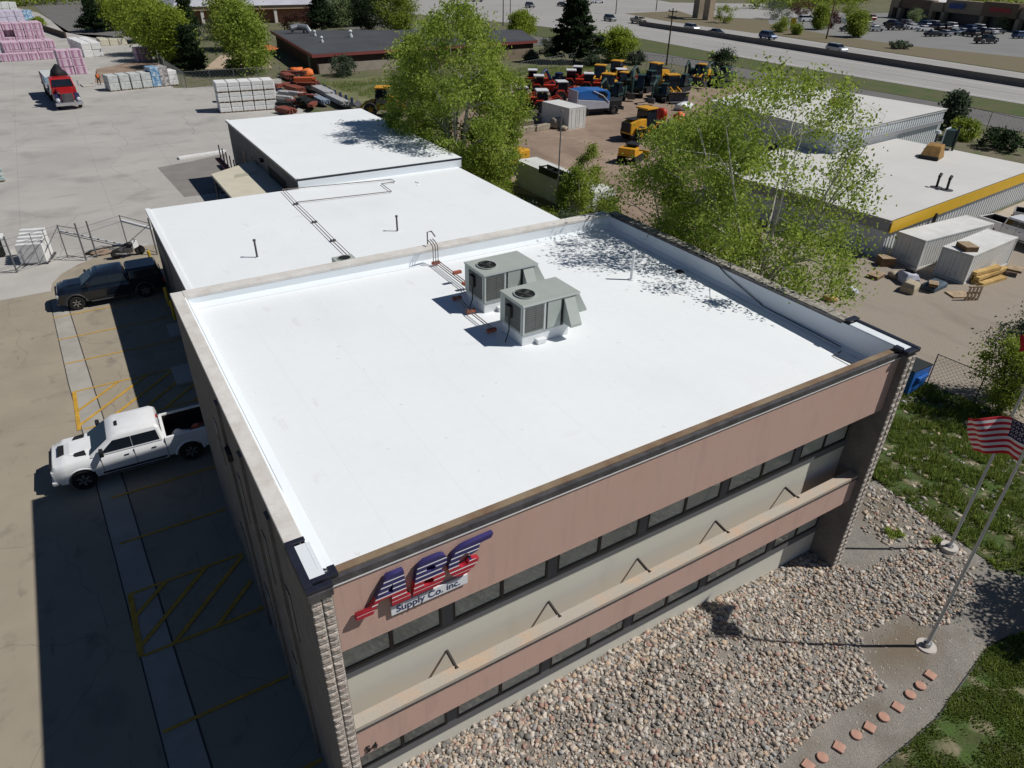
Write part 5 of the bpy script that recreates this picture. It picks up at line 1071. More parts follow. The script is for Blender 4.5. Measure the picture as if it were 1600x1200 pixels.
# containers
def container(label, near_l, near_r, far_r, h, m_, name='shipping_container', group=None):
    """three ground corners"""
    a, b_, c = near_l, near_r, far_r; ex_ = b_-a; W2 = ex_.length; ey_ = c-b_; L2_ = ey_.length
    ux = ex_.normalized(); uy = Vector((-ux.y, ux.x, 0)); 
    if uy.dot(ey_) < 0: uy = -uy
    t = thing(name, label, 'container', (a.x, a.y, 0), math.atan2(ux.y, ux.x), group); sg_ = 1 if uy.dot(Vector((-ux.y, ux.x, 0))) > 0 else -1
    b = MB(); b.box(.04, W2-.04, .05, L2_-.05, .12, h-.05)
    # corrugation: raised ribs on both long sides
    n_ = int(L2_/.28)
    for i in range(n_):
        y0 = .15+i*(L2_-.3)/n_
        for x0, x1 in ((.024, .039), (W2-.039, W2-.024)): b.box(x0, x1, y0, y0+.14, .16, h-.1)
    b.build('body', m_, t)
    b = MB()
    for x in (0, W2-.1):
        for y in (0, L2_-.1): b.box(x, x+.1, y, y+.1, 0, h)
    for z in (.0, h-.1): b.box(.1, W2-.1, 0, .08, z, z+.1); b.box(.1, W2-.1, L2_-.08, L2_, z, z+.1); b.box(0, .08, .1, L2_-.1, z, z+.1); b.box(W2-.08, W2, .1, L2_-.1, z, z+.1)
    b.build('corner_frame', m_, t)
    MB().box(.03, W2-.03, .03, L2_-.03, h-.049, h-.01).build('roof', m_, t)
    for x in (.12, W2/2+.02):
        dr = MB().box(x, x+W2/2-.14, .012, .048, .14, h-.12).build('door', m_, t); 
        MB().tube([(x+.3, -.005, .2), (x+.3, -.005, h-.2)], .015, 6).build('lock_bar', m_, dr); MB().tube([(x+W2/2-.35, -.005, .2), (x+W2/2-.35, -.005, h-.2)], .015, 6).build('lock_bar', m_, dr)
    return t
mCon = mat('mat_container_grey', (.66, .66, .64), .6, .08, .8, fine=.06, bump=.0); overlay(mCon, m_noise(2.5, .62, .72, (1, 1, .4)), (.30, .20, .14), .35)
mConW = mat('mat_container_white', (.62, .62, .60), .6, .08, .8, fine=.06)
cB = container('grey container with a wooden crate on its roof beside the lumber pile', G(1457, 429), G(1505, 445), G(1570, 412), 1.95, mCon)
cA = container('grey container with a rust stained roof nearest the yellow trimmed building', G(1390, 405), G(1432, 421), G(1503, 381), 2.0, mCon)
container('white container standing with its doors to the camera before the blue truck', G(888, 203), G(914, 199), G(862, 178) if False else G(888, 203)+(G(914, 199)-G(888, 203)).orthogonal().normalized()*0+Vector((3.0, 5.2, 0)), 2.35, mConW)
tl0, tl1 = G(924, 346), G(806, 289); dv_ = (tl1-tl0); Lt = dv_.length; dv_.normalize(); pv_ = Vector((dv_.y, -dv_.x, 0)); pv_ = pv_ if pv_.x > 0 else -pv_
c1_ = container('long white container with dark racks on top behind the low warehouse', tl0, tl0+pv_*2.1, tl0+pv_*2.1+dv_*Lt, 2.2, mConW, 'shipping_container'); print('LONG', Lt)
def crate(label, u, v, z, size, rz_, m_=None, slats=True):
    p = G(u, v, z); t = thing('crate', label, 'crate', (p.x, p.y, z), R(rz_)); X, Y, Z = size; m_ = m_ or mPal
    MB().box(-X/2, X/2, -Y/2, Y/2, 0.0, Z-.03).build('box', mat('mat_crate_dark', (.18, .11, .06), .9, .2, 3), t)
    b = MB(); n_ = max(3, int(X/.2))
    for i in range(n_): b.box(-X/2+i*X/n_+.015, -X/2+(i+1)*X/n_-.015, -Y/2-.02, Y/2+.02, Z-.029, Z)
    b.build('slats', m_, t); return t
crate('wooden crate lying on the roof of the right container', 1510, 389, 1.95, (1.1, .8, .32), 62)
p = G(1511, 468); t = thing('pallet', 'wooden pallet standing on edge in front of the container', 'pallet', (p.x-.3, p.y, 0), R(-25))
for k in range(4): MB().box(k*.24, k*.24+.14, -.06, -.03, 0, .95).build('slat', mPal, t); 
for k in range(3): MB().box(0, .86, -.03, .06, .05+k*.4, .14+k*.4).build('bearer', mPal, t)
MB().box(-.5, .8, .3, 1.2, 0, .10).build('pallet_base', mPal, t)
mLum = mat('mat_yellow_lumber', (.52, .33, .10), .85, .2, 3, c2=(.62, .43, .18), fine=.2)
a_, b_ = G(1536, 445), G(1590, 426); rr = random.Random(3)
for i, (off2, dz, L_, lab) in enumerate(((0, .0, 2.6, 'nearest short yellow beam of the lumber pile'), (.45, .0, 3.6, 'yellow beam in the bottom layer of the lumber pile'), (.9, .0, 3.8, 'yellow beam beside the container in the bottom layer'), (.35, .26, 3.6, 'yellow beam on the lower lumber layer'), (.8, .26, 3.4, 'wide yellow beam on top near the container'), (.6, .52, 2.6, 'topmost yellow beam of the lumber pile'))):
    d = (b_-a_).normalized(); nn = Vector((-d.y, d.x, 0)); q = a_+nn*off2-d*.4; o = MB().box(0, L_, -.18, .18, 0, .22).build('beam', mLum, bevel=.01); o.location = (q.x, q.y, dz); o.rotation_euler = (0, 0, math.atan2(d.y, d.x)+rr.uniform(-.08, .08)); tag(o, lab, 'lumber', 'yellow beams in the lumber pile')
p = G(1582, 421); crate('pale pallet on the far end of the lumber pile', 1586, 422, .3, (1.0, .8, .15), 20)
def junk(u, v, r_, m_, lab, sc2=(1.3, 1, .7), z=0., name='sack', cat='bag'):
    p = G(u, v); o = MB().blob((0, 0, r_*sc2[2]*.8), r_, u, sc2, 12, 8, .3).build(name, m_, smooth=True); o.location = (p.x, p.y, z); o.rotation_euler = (0, 0, u); return tag(o, lab, cat)
def bale(u, v, sz, m_, lab, rz_, name='bundle', cat='bundle'):
    p = G(u, v); X, Y, Z = sz; b = MB(); b.loft([[(-X/2, -Y/2, 0), (X/2, -Y/2, 0), (X/2, Y/2, 0), (-X/2, Y/2, 0)], [(-X/2-.04, -Y/2, Z*.6), (X/2, -Y/2-.03, Z*.6), (X/2+.05, Y/2, Z*.6), (-X/2, Y/2+.04, Z*.6)], [(-X*.38, -Y*.4, Z), (X*.4, -Y*.36, Z*.94), (X*.38, Y*.4, Z), (-X*.4, Y*.36, Z*1.05)]]); o = b.build(name, m_, bevel=.05); o.location = (p.x, p.y, 0); o.rotation_euler = (0, 0, R(rz_)); return tag(o, lab, cat)
mTanJ = mat('mat_canvas', (.42, .36, .26), .9, .15, 2); mBluJ = mat('mat_pale_sheet', (.48, .50, .58), .7, .2, 2)
crate('pale wooden box at the corner of the left container', 1382, 414, 0, (.95, .75, .6), -30)
crate('flat low pallet with brown load beside the tree shade', 1368, 433, 0, (1.1, .7, .25), 10)
junk(1396, 434, .32, mTanJ, 'small cream sack on the gravel lot')
bale(1416, 441, (1.2, .9, .7), mBluJ, 'pale blue grey sheet bundle with a dark top on the lot', 60)
junk(1418, 440, .33, mFan, 'dark cover on top of the pale sheet bundle', (1.2, 1, .5), .62, 'cover', 'cover')
bale(1420, 455, (1.1, .8, .65), mTanJ, 'tan canvas box shaped bundle on the gravel lot', 15)
bale(1458, 450, (1.7, .9, .42), mat('mat_steelblue', (.06, .09, .12), .6, .2, 2), 'low dark blue grey machine part before the containers', 5, 'machine_part', 'machine part')
crate('small slatted crate on the blue grey machine part', 1458, 446, .4, (.7, .5, .2), 30)
junk(1330, 458, .3, mBluJ, 'grey blue object behind the right parapet', name='bundle', cat='bundle'); junk(1297, 470, .3, mLum, 'yellow object in the shrub behind the right parapet', name='bundle', cat='bundle')
# concrete blocks and boulders near the tractors
mBlk2 = mat('mat_block_concrete', (.36, .31, .24), .95, .2, 2, bump=.5, bscale=12, fine=.2)
for i, (u, v, L_, r_) in enumerate(((812, 196, 3.2, -20), (842, 190, 2.6, -22), (806, 210, 2.4, 15), (826, 206, 2.6, 8), (846, 203, 2.2, 12))):
    p = G(u, v); o = MB().box(-L_/2, L_/2, -.35, .35, 0, .6).build('concrete_block', mBlk2, bevel=.05); o.location = (p.x, p.y, 0); o.rotation_euler = (0, 0, R(r_)); tag(o, ['upper left concrete block near the red tractors', 'upper right concrete block near the red tractors', 'left block of the lower row in the dirt', 'middle block of the lower row in the dirt', 'right block of the lower row beside the boulder'][i], 'concrete block', 'concrete blocks in the dirt yard')
junk(868, 200, .75, mBlk2, 'pale boulder beside the white container', (1, 1, .9), name='boulder', cat='boulder'); junk(880, 204, .45, mBlk2, 'small boulder at the container corner', (1, 1, .7), name='boulder', cat='boulder')
for i, (u, v, s_, m_) in enumerate(((812, 178, .6, mMet), (833, 182, .7, mSteel), (848, 186, .6, mFan), (800, 180, .6, mJY), (862, 186, .7, mMet), (825, 170, .5, mFan), (878, 172, .5, mMet))):
    junk(u, v, s_, m_, ['grey attachment before the leftmost red tractor', 'rusty attachment in the dirt near the tractors', 'black attachment near the concrete blocks', 'yellow attachment at the far left of the machine row', 'grey attachment beside the white container', 'dark attachment between the red tractors', 'grey attachment behind the white container'][i], (1.6, .8, .6), name='attachment', cat='machine part')
for (u, v, lab) in ((1180, 375, 'orange object low in the airy tree foliage'), (1060, 195, 'orange machine behind the airy tree'), (1032, 190, 'red machine behind the airy tree')):
    junk(u, v, .3 if v > 300 else .7, mOr if 'orange' in lab else mJR, lab, (1.2, .8, 1.2), name='machine_part', cat='machine part')
junk(1068, 172, .9, mWht, 'pale vehicle part between the tree leaves', (1.5, .8, .6), name='machine_part', cat='machine part')
# racks on the long trailer
p = G(866, 276, 2.2); t = thing('roof_rack', 'black steel frame lying on the long white container', 'rack', (p.x, p.y, 2.21), math.atan2(dv_.y, dv_.x)); 
for y in (-.4, .4): MB().box(-1.6, 1.6, y-.05, y+.05, .0, .55).build('side_rail', mFan, t)
for x in (-1.6, -.5, .5, 1.6): MB().box(x-.04, x+.04, -.4, .4, .4, .5).build('cross_bar', mFan, t)

# ================================================================== WHITE ROOFED BUILDINGS ON THE RIGHT
mRf2 = mat('mat_grey_white_roof', (.58, .57, .545), .75, .03, .3, fine=.04); overlay(mRf2, m_grid(3.1, 3.1, .025), (.45, .44, .42), .5)
mRib = mat('mat_ribbed_white', (.62, .65, .66), .5, .03, .6, fine=.03)
def shed(name, label, nearc, d1, L1, d2, L2, z, m_roof, fascia, fh, ribstep=.45, t=None, far=None):
    """nearc: nearest roof corner; d1, d2 horizontal unit directions"""
    t = thing(name, label, 'building', (nearc.x, nearc.y, 0)); q = [Vector((0, 0, 0)), d1*L1, d1*L1+d2*L2, (far or d2*L2)]
    b = MB(); b.loft([[p+Vector((0, 0, -.3)) for p in q], [p+Vector((0, 0, z-fh)) for p in q]]) 
    d3 = q[3].normalized()
    for (a, dd_, LL, nn) in ((q[0], d1, L1, -d2), (q[0], d3, q[3].length, Vector((-d3.y, d3.x, 0)))):
        n_ = int(LL/ribstep)
        for i in range(n_):
            c = a+dd_*(i+.3)*LL/n_; b.loft([[c+Vector((0, 0, 0)), c+dd_*.16, c+dd_*.12+nn*.05, c+dd_*.04+nn*.05], [c+Vector((0, 0, z-fh-.01)), c+dd_*.16+Vector((0, 0, z-fh-.01)), c+dd_*.12+nn*.05+Vector((0, 0, z-fh-.01)), c+dd_*.04+nn*.05+Vector((0, 0, z-fh-.01))]])
    b.build('wall', mRib, t)
    cx = sum(q, Vector())/4; 
    qq = [cx+(p-cx)*(1+.10/((p-cx).length)*1.4) for p in q]
    b = MB(); b.loft([[p+Vector((0, 0, z-fh+.002)) for p in qq], [p+Vector((0, 0, z-.05)) for p in qq]]); b.build('fascia', fascia, t)
    qq2 = [cx+(p-cx)*(1+.16/((p-cx).length)*1.4) for p in q]
    b = MB(); b.loft([[p+Vector((0, 0, z-.049)) for p in qq2], [p+Vector((0, 0, z)) for p in qq2]]); b.build('roof', m_roof, t); return t
zl = 2.75; zu = 4.6
c0 = G(1393, 343, zl); c1 = G(1600, 267, zl); dA = (c1-c0).normalized(); 
dB = Vector((-dA.y, dA.x, 0))
print('shed dirs', dA, dB, c0, G(1228, 292, zl), G(1600, 241, zl), G(1310, 207, zu), G(1479, 170, zu), G(1250, 128, zu))
d1 = Vector((.9945, .105, 0)); d2 = Vector((-.105, .9945, 0))
low = shed('shop_building', 'low pale roofed building with a yellow fascia facing the containers', Vector((44.3, 17.08, 0)), d1, 24, d2, 13.4, 2.75, mRf2, flat('mat_grey_fascia', (.30, .30, .30), .5), .86)
b = MB(); e0 = -d2*.16-d1*.16; b.loft([[e0+Vector((0, 0, 1.87)), e0+d1*24.3+Vector((0, 0, 1.87)), e0+d1*24.3-d2*.05+Vector((0, 0, 1.87)), e0-d2*.05+Vector((0, 0, 1.87))], [e0+Vector((0, 0, 2.69)), e0+d1*24.3+Vector((0, 0, 2.69)), e0+d1*24.3-d2*.05+Vector((0, 0, 2.69)), e0-d2*.05+Vector((0, 0, 2.69))]]); b.build('yellow_fascia', flat('mat_yellow_fascia', (.66, .40, .02), .5), low)
MB().box(6.2, 6.3, .3, .5, 0, 2.1).build('downpipe', mMet, low)
up = shed('shop_building', 'taller white walled building with a pale flat roof behind the airy tree', Vector((56.0, 30.75, 0)), d1, 20, d2, 19.5, 4.6, mRf2, flat('mat_white_fascia', (.60, .61, .62), .5), .25, far=Vector((1.0, 15.9, 0)))
b = MB(); b.loft([[Vector((.1, -.14, 3.25)), Vector((.1, -.30, 3.25)), Vector((.1, -.30, 3.6)), Vector((.1, -.14, 3.6))], [Vector((.1, -.14, 3.25))+d1*19.6, Vector((.1, -.30, 3.25))+d1*19.6, Vector((.1, -.30, 3.6))+d1*19.6, Vector((.1, -.14, 3.6))+d1*19.6]]); b.build('gutter', flat('mat_grey_gutter', (.30, .31, .32), .5), up)
for k in (2.5, 5.5): c = d2*k; MB().box(c.x-.14, c.x-.06, c.y, c.y+1.1, 1.6, 2.5).build('window', mBlack, up)
w3_ = shed('shop_building', 'low grey wing of the pale roofed buildings behind the tree trunks', Vector((43.9, 30.6, 0)), d1, 12, d2, 3.0, 2.6, mRf2, flat('mat_white_fascia', (.6, .61, .62), .5), .2)
def onroof(u, v, z): p = G(u, v, z); return p
p = onroof(1455, 246, 2.75); t = thing('roof_ventilator', 'brown and black tarped ventilator standing on the low pale roof', 'ventilator', (p.x, p.y, 2.76), .3); b = MB(); b.loft([[(-1.1, -.8, 0), (.9, -.8, 0), (.9, .8, 0), (-1.1, .8, 0)], [(-.2, -.6, 1.0), (.8, -.6, 1.1), (.8, .6, 1.1), (-.2, .6, 1.0)]]); b.build('hood', mat('mat_ochre_hood', (.30, .17, .05), .7, .25, 2), t, bevel=.05); MB().box(-1.14, -1.0, -.78, .78, 0.01, .3).build('intake', mFan, t)
p = onroof(1480, 233, 2.75); t = thing('roof_ventilator', 'dark slatted metal stack unit at the far edge of the low pale roof', 'ventilator', (p.x, p.y, 2.76), .2); MB().box(-.5, .5, -.4, .4, .3, 1.7).build('cabinet', mJG, t); MB().box(-.6, .6, .41, .5, .3, 1.8).build('side_panel', mRib, t); MB().cyl((-.3, -.5, 0), .1, 2.1, 10).build('flue', mFan, t)
p = onroof(1461, 222, 2.75); t = thing('roof_ventilator', 'small grey round cowl beside the brown ventilator', 'ventilator', (p.x, p.y, 2.76)); MB().cyl((0, 0, 0), .1, .8, 10).build('flue', mMet, t); MB().cyl((0, 0, .8), .3, .25, 12, r2=.2).build('cowl', mRib, t)
for (u, v, lab) in ((1463, 293, 'left of the two dark flues on the low pale roof'), (1479, 297, 'right of the two dark flues on the low pale roof')):
    p = onroof(u, v, 2.75); t = thing('flue', lab, 'flue', (p.x, p.y, 2.76)); MB().tube([(0, 0, 0), (.05, .05, .8)], .09, 10).build('pipe', mFan, t); MB().tube([(.05, .05, .8), (.28, .1, .98)], .12, 10).build('cowl', mFan, t); MB().cyl((0, 0, 0), .45, .02, 14).build('collar', mMet, t)
p = onroof(1305, 164, 4.6); t = thing('roof_ventilator', 'small rusty red ventilator on the upper pale roof', 'ventilator', (p.x, p.y, 4.61)); MB().box(-.5, .3, -.4, .4, 0, .7).build('housing', mRedS, t, bevel=.08); MB().cyl((.6, 0, 0), .3, .75, 12).build('drum', mat('mat_bluegrey', (.2, .22, .3), .6, .1, 1), t)
# dark roofed brick building
R1, R2, R3, R4 = Vector((34.5, 110.3, 0)), Vector((79.0, 113.9, 0)), Vector((86.6, 131.9, 0)), Vector((38.2, 148.3, 0))
t = thing('office_block', 'long low building with a black flat roof and red fascia beyond the yard', 'building', R1)
q = [p-R1 for p in (R1, R2, R3, R4)]; cx = sum(q, Vector())/4
mBrk = mat('mat_dark_brick', (.085, .05, .04), .95, .2, 1, fine=.2); overlay(mBrk, m_grid(.6, .3, .03, 'YZ', .5), (.05, .04, .035), .5)
b = MB(); b.loft([[cx+(p-cx)*.965+Vector((0, 0, -.2)) for p in q], [cx+(p-cx)*.965+Vector((0, 0, 2.6)) for p in q]]); b.build('wall', mBrk, t)
b = MB(); b.loft([[p+Vector((0, 0, 2.5)) for p in q], [p+Vector((0, 0, 2.95)) for p in q]]); b.build('fascia', flat('mat_red_fascia', (.22, .055, .05), .6), t)
b = MB(); b.loft([[cx+(p-cx)*.995+Vector((0, 0, 2.951)) for p in q], [cx+(p-cx)*.995+Vector((0, 0, 2.99)) for p in q]]); b.build('roof', mat('mat_tar_roof', (.065, .07, .078), .9, .15, .2, fine=.2), t)
dd = (R2-R1).normalized(); nn = Vector((dd.y, -dd.x, 0)); o_ = cx+(q[0]-cx)*.965
b = MB(); b.loft([[o_+dd*.2-nn*.0, o_+dd*18, o_+dd*18+nn*.06, o_+dd*.2+nn*.06], [o_+dd*.2+Vector((0, 0, 1.45)), o_+dd*18+Vector((0, 0, 1.45)), o_+dd*18+nn*.06+Vector((0, 0, 1.45)), o_+dd*.2+nn*.06+Vector((0, 0, 1.45))]]); b.build('block_plinth', mat('mat_pale_block', (.33, .29, .24), .9, .12, .8, fine=.1), t)
b = MB(); b.loft([[o_+dd*29, o_+dd*43, o_+dd*43+nn*.06, o_+dd*29+nn*.06], [o_+dd*29+Vector((0, 0, 1.7)), o_+dd*43+Vector((0, 0, 1.7)), o_+dd*43+nn*.06+Vector((0, 0, 1.7)), o_+dd*29+nn*.06+Vector((0, 0, 1.7))]]); b.build('block_plinth', mat('mat_tan_block', (.25, .20, .15), .9, .12, .8, fine=.1), t)
b = MB(); b.box(12, 14.5, -.1, -.03, 1.5, 2.2, Matrix.Translation(o_) @ Matrix.Rotation(math.atan2(dd.y, dd.x), 4, 'Z')); b.build('window', mBlack, t)
dl = (q[3]-q[0]).normalized(); nl = Vector((-dl.y, dl.x, 0)); b = MB(); c = o_+dl*5; b.loft([[c, c+dl*2, c+dl*2+nl*.06, c+nl*.06], [c+Vector((0, 0, 2.3)), c+dl*2+Vector((0, 0, 2.3)), c+dl*2+nl*.06+Vector((0, 0, 2.3)), c+nl*.06+Vector((0, 0, 2.3))]]); b.build('door', flat('mat_grey_door', (.20, .20, .21), .7), t)
for (u, v, s_, lab) in ((466, 52, 1.6, 'large galvanised duct unit at the left end of the black roof'), (492, 56, .7, 'small pale vent beside the duct on the black roof'), (503, 66, .7, 'low round vent nearest the edge of the black roof'), (548, 58, .9, 'white mushroom vent in the middle of the black roof')):
    p = G(u, v, 2.99); t = thing('roof_vent', lab, 'vent', (p.x, p.y, 2.99))
    if s_ > 1.2: MB().tube([(-1.4, 0, .9), (0, .2, 1.2), (1.6, -.4, 1.0), (2.0, -.6, .2)], .55, 10).build('duct', mRim, t); MB().box(-1.2, -.9, -.2, .2, 0, .5).build('leg', mMet, t); MB().box(.9, 1.2, -.4, 0, 0, .5).build('leg', mMet, t)
    else: MB().cyl((0, 0, 0), s_*.45, s_*.4, 12).build('base', mRib, t); MB().cyl((0, 0, s_*.4), s_*.25, s_*.7, 12).build('neck', mRib, t); MB().cyl((0, 0, s_*1.1), s_*.45, s_*.3, 12, r2=s_*.2).build('cowl', mRib, t)
# building behind the trees at the top left
P0 = G(275, 40); t = thing('restaurant_building', 'long building with a pale metal roof and tan band at the top left', 'building', (P0.x, P0.y, 0), R(1)); 
MB().box(1, 44, 0, 30, -.2, 3.2).build('wall', mat('mat_terracotta', (.30, .15, .10), .9, .1, .5), t)
b = MB(); b.loft([[(0, -1.5, 3.2), (45, -1.5, 3.2), (45, 31, 3.2), (0, 31, 3.2)], [(0, -1.5, 4.1), (45, -1.5, 4.1), (45, 31, 4.1), (0, 31, 4.1)]]); b.build('tan_band', mat('mat_tan_band', (.42, .30, .21), .8, .1, .4), t)
b = MB(); b.loft([[(-.3, -1.8, 4.11), (45.3, -1.8, 4.11), (45.3, 31, 4.11), (-.3, 31, 4.11)], [(3, 8, 6.5), (42, 8, 6.5), (42, 24, 6.5), (3, 24, 6.5)]]); b.build('roof', mat('mat_metal_roof', (.50, .50, .55), .45, .1, .3), t)
for x in (6, 14, 24, 33): MB().box(x, x+.7, -1.3, -.6, 0, 3.2).build('column', mCope, t)
# stores at the top right
SA, SB = G(1386, 27), G(1640, 56); ds = (SB-SA).normalized(); Ls = (SB-SA).length; ns = Vector((ds.y, -ds.x, 0)); 
if ns.dot(Vector((CX, CY, 0))-SA) < 0: ns = -ns
T_ = Matrix(((ds.x, ns.x, 0, SA.x), (ds.y, ns.y, 0, SA.y), (0, 0, 1, 0), (0, 0, 0, 1)))
t = thing('store_row', 'tan strip of stores with shaded fronts and pale roofs at the top right', 'building', SA, math.atan2(ds.y, ds.x))
fl = 1 if ns.dot(Vector((-ds.y, ds.x, 0))) > 0 else -1     # local +y or -y faces the lot
def sbox(x0, x1, y0, y1, z0, z1): return MB().box(x0, x1, min(fl*y0, fl*y1), max(fl*y0, fl*y1), z0, z1)
mTanS = mat('mat_store_tan', (.30, .24, .175), .9, .1, .1); mTanD = mat('mat_store_brown', (.17, .12, .08), .9, .1, .1); mGlD = flat('mat_store_dark', (.03, .035, .04), .3)
Z = 6.2
sbox(0, Ls, -22, -3, 0, Z-1.0).build('rear_block', mTanD, t); sbox(.2, Ls-.2, -21.8, -3.2, Z-.999, Z-.9).build('roof', mat('mat_store_roof', (.62, .62, .62), .8, .08, .1), t)
sec = [0, .06, .28, .36, .60, .80, 1.0]; mm_ = [mTanS, mTanD, mTanS, mTanS, mTanD, mTanS]
for i in range(6):
    x0, x1 = sec[i]*Ls, sec[i+1]*Ls; h = [Z+.4, Z-.3, Z-.6, Z+.3, Z+.6, Z-.1][i]
    sbox(x0+.05, x1-.05, -2.9, .0 if i % 2 == 0 else -.8, 3.1, h).build('front_parapet', mm_[i], t); sbox(x0+.1, x1-.1, -2.95, -2.0, 0, 3.05).build('shop_window', mGlD, t)
    sbox(x0+.05, x0+1.3, -1.9, -.1, 0, 3.09).build('pillar', mTanS, t)
def stext(body, x, z, s_, m_, nm):
    M_ = Matrix(((fl*-1 if False else 1, 0, 0, x), (0, 0, -1, fl*.06), (0, 1, 0, z), (0, 0, 0, 1)))
    o = text(body, s_, m_, t, M_, nm, .05); return o
b = sbox(.40*Ls, .49*Ls, .02, .12, 4.3, 5.6).build('blue_sign', flat('mat_sign_blue', (.03, .06, .22), .5), t); sbox(.64*Ls, .76*Ls, .02, .12, 4.4, 5.5).build('red_sign', flat('mat_sign_red', (.32, .03, .03), .5), t)
# sign tower on two tan columns
t = thing('sign_tower', 'roadside sign tower on two thick tan columns beyond the highway', 'sign tower', G(1090, 28), 0)
q = G(1106, 31)-G(1090, 28); MB().box(-1.2, 1.0, -1.2, 1.2, 0, 9).build('column', mat('mat_shaded_stone', (.30, .25, .19), .9, .1, .4), t); MB().box(q.x-1.2, q.x+1.0, q.y-1.2, q.y+1.2, 0, 9).build('column', mat('mat_tan_stone', (.42, .33, .24), .9, .1, .4), t)
b = MB(); b.tube([(0, 0, 7.6), (q.x, q.y, 7.6)], .5, 6); b.build('cross_beam', mTanS, t); b = MB(); b.tube([(0, 0, 10.5), (q.x, q.y, 10.5)], 2.0, 4); b.build('sign_board', mTanS, t)
# barrier
bp_ = [(128.5, -250), (131.5, 20), (133.2, 52.4), (136, 85), (140.3, 130), (141.5, 158)]
t = thing('concrete_barrier', 'long grey concrete barrier between the two carriageways of the highway', 'barrier')
b = MB()
for a, c in zip(bp_[:-1], bp_[1:]):
    a = Vector((*a, 0)); c = Vector((*c, 0)); d = (c-a).normalized(); n_ = Vector((-d.y, d.x, 0))
    prof = [(-.35, 0), (-.3, .15), (-.12, .5), (-.1, 1.15), (.1, 1.15), (.12, .5), (.3, .15), (.35, 0)]
    b.loft([[a+n_*x+Vector((0, 0, z)) for x, z in prof], [c+n_*x+Vector((0, 0, z)) for x, z in prof]])
b.build('wall', mat('mat_barrier', (.17, .15, .135), .95, .1, .2, fine=.15), t)
# utility poles, lamp post, yellow sign
def upole(u, v, h, label, arms=1, r_=.16, m_=None, lamp=False):
    p = G(u, v); m_ = m_ or mat('mat_pole_wood', (.07, .055, .045), .9, .2, 2)
    t = thing('utility_pole', label, 'utility pole', (p.x, p.y, 0)); MB().cyl((0, 0, 0), r_, h, 10, r2=r_*.65).build('shaft', m_, t)
    for k in range(arms):
        z = h-.5-k*.8; MB().box(-.08, .08, -1.1, 1.1, z-.08, z+.08).build('crossarm', m_, t)
        for y in (-.9, 0, .9): MB().cyl((0, y, z+.08), .06, .22, 6).build('insulator', mRim, t)
    return t
upole(1041, 102, 9.2, 'dark utility pole with crossarm beside the frontage road', 2); upole(962, 22, 8, 'utility pole at the top just right of the pine tree'); upole(1025, 17, 8, 'utility pole at the top beyond the highway, second from the pine'); upole(1291, 61, 9, 'brown pole beyond the highway beside the maroon bush', 0, .2, mat('mat_brown_pole', (.16, .09, .06), .9, .2, 2)); upole(786, 40, 8, 'grey pole left of the bright bush above the black roof', 1, .16, mMet); upole(797, 36, 6, 'post with a dark box above the black roof', 0, .14, mMet)
p = G(879.5, 337); t = thing('lamp_post', 'slim grey pole rising behind the low warehouse beside the green shrub', 'pole', (p.x-2.4, p.y-2.5, 0)); 
P2_ = G(884, 160, 8.8); h_ = 8.4; MB().cyl((0, 0, 0), .055, h_, 8, r2=.04).build('shaft', mGal, t); MB().sphere((0, 0, h_), .08, 8, 6).build('finial', mGal, t)
p = G(1237, 48); t = thing('road_sign', 'small yellow warning sign beyond the highway between two shrubs', 'sign', (p.x, p.y, 0)); MB().cyl((0, 0, 0), .07, 2.2, 8).build('post', mMet, t); MB().box(-.05, .0, -.9, .9, 1.2, 3.0).build('panel', flat('mat_sign_yellow', (.75, .55, .02), .5), t)

# ================================================================== FLAGS
def flagpole(base, h, label, rr_):
    t = thing('flagpole', label, 'flagpole', (base[0], base[1], 0)); MB().cyl((0, 0, .02), .055, h, 14, r2=.03).build('shaft', flat('mat_pole_alu', (.52, .53, .54), .4, .15), t); MB().sphere((0, 0, h+.06), .08, 10, 8).build('finial', mRim, t)
    MB().cyl((0, 0, 0), rr_, .16, 24, r2=rr_*.94).build('concrete_base', mat('mat_flag_base', (.52, .48, .44), .9, .08, 2), t); MB().cyl((0, 0, .0), .12, .2, 12).build('collar', mRim, t)
    MB().tube([(.07, 0, .9), (.075, .02, h-.2)], .006, 4).build('halyard', mCurb, t); return t
fp1 = flagpole((21.35, -1.5), 9.2, 'farther flagpole on a thick round base near the office pier', .30)
fp2 = flagpole((16.78, -3.52), 8.5, 'nearer flagpole on a whitish disc beside the stepping stones', .30)
for ch in fp2.children:
    if ch.name.startswith('concrete_base'): ch.scale = (1, 1, .35)
mFR = flat('mat_flag_red', (.50, .015, .03), .8); mFW = flat('mat_flag_white', (.70, .69, .68), .8); mFB = flat('mat_flag_blue', (.012, .018, .075), .8)
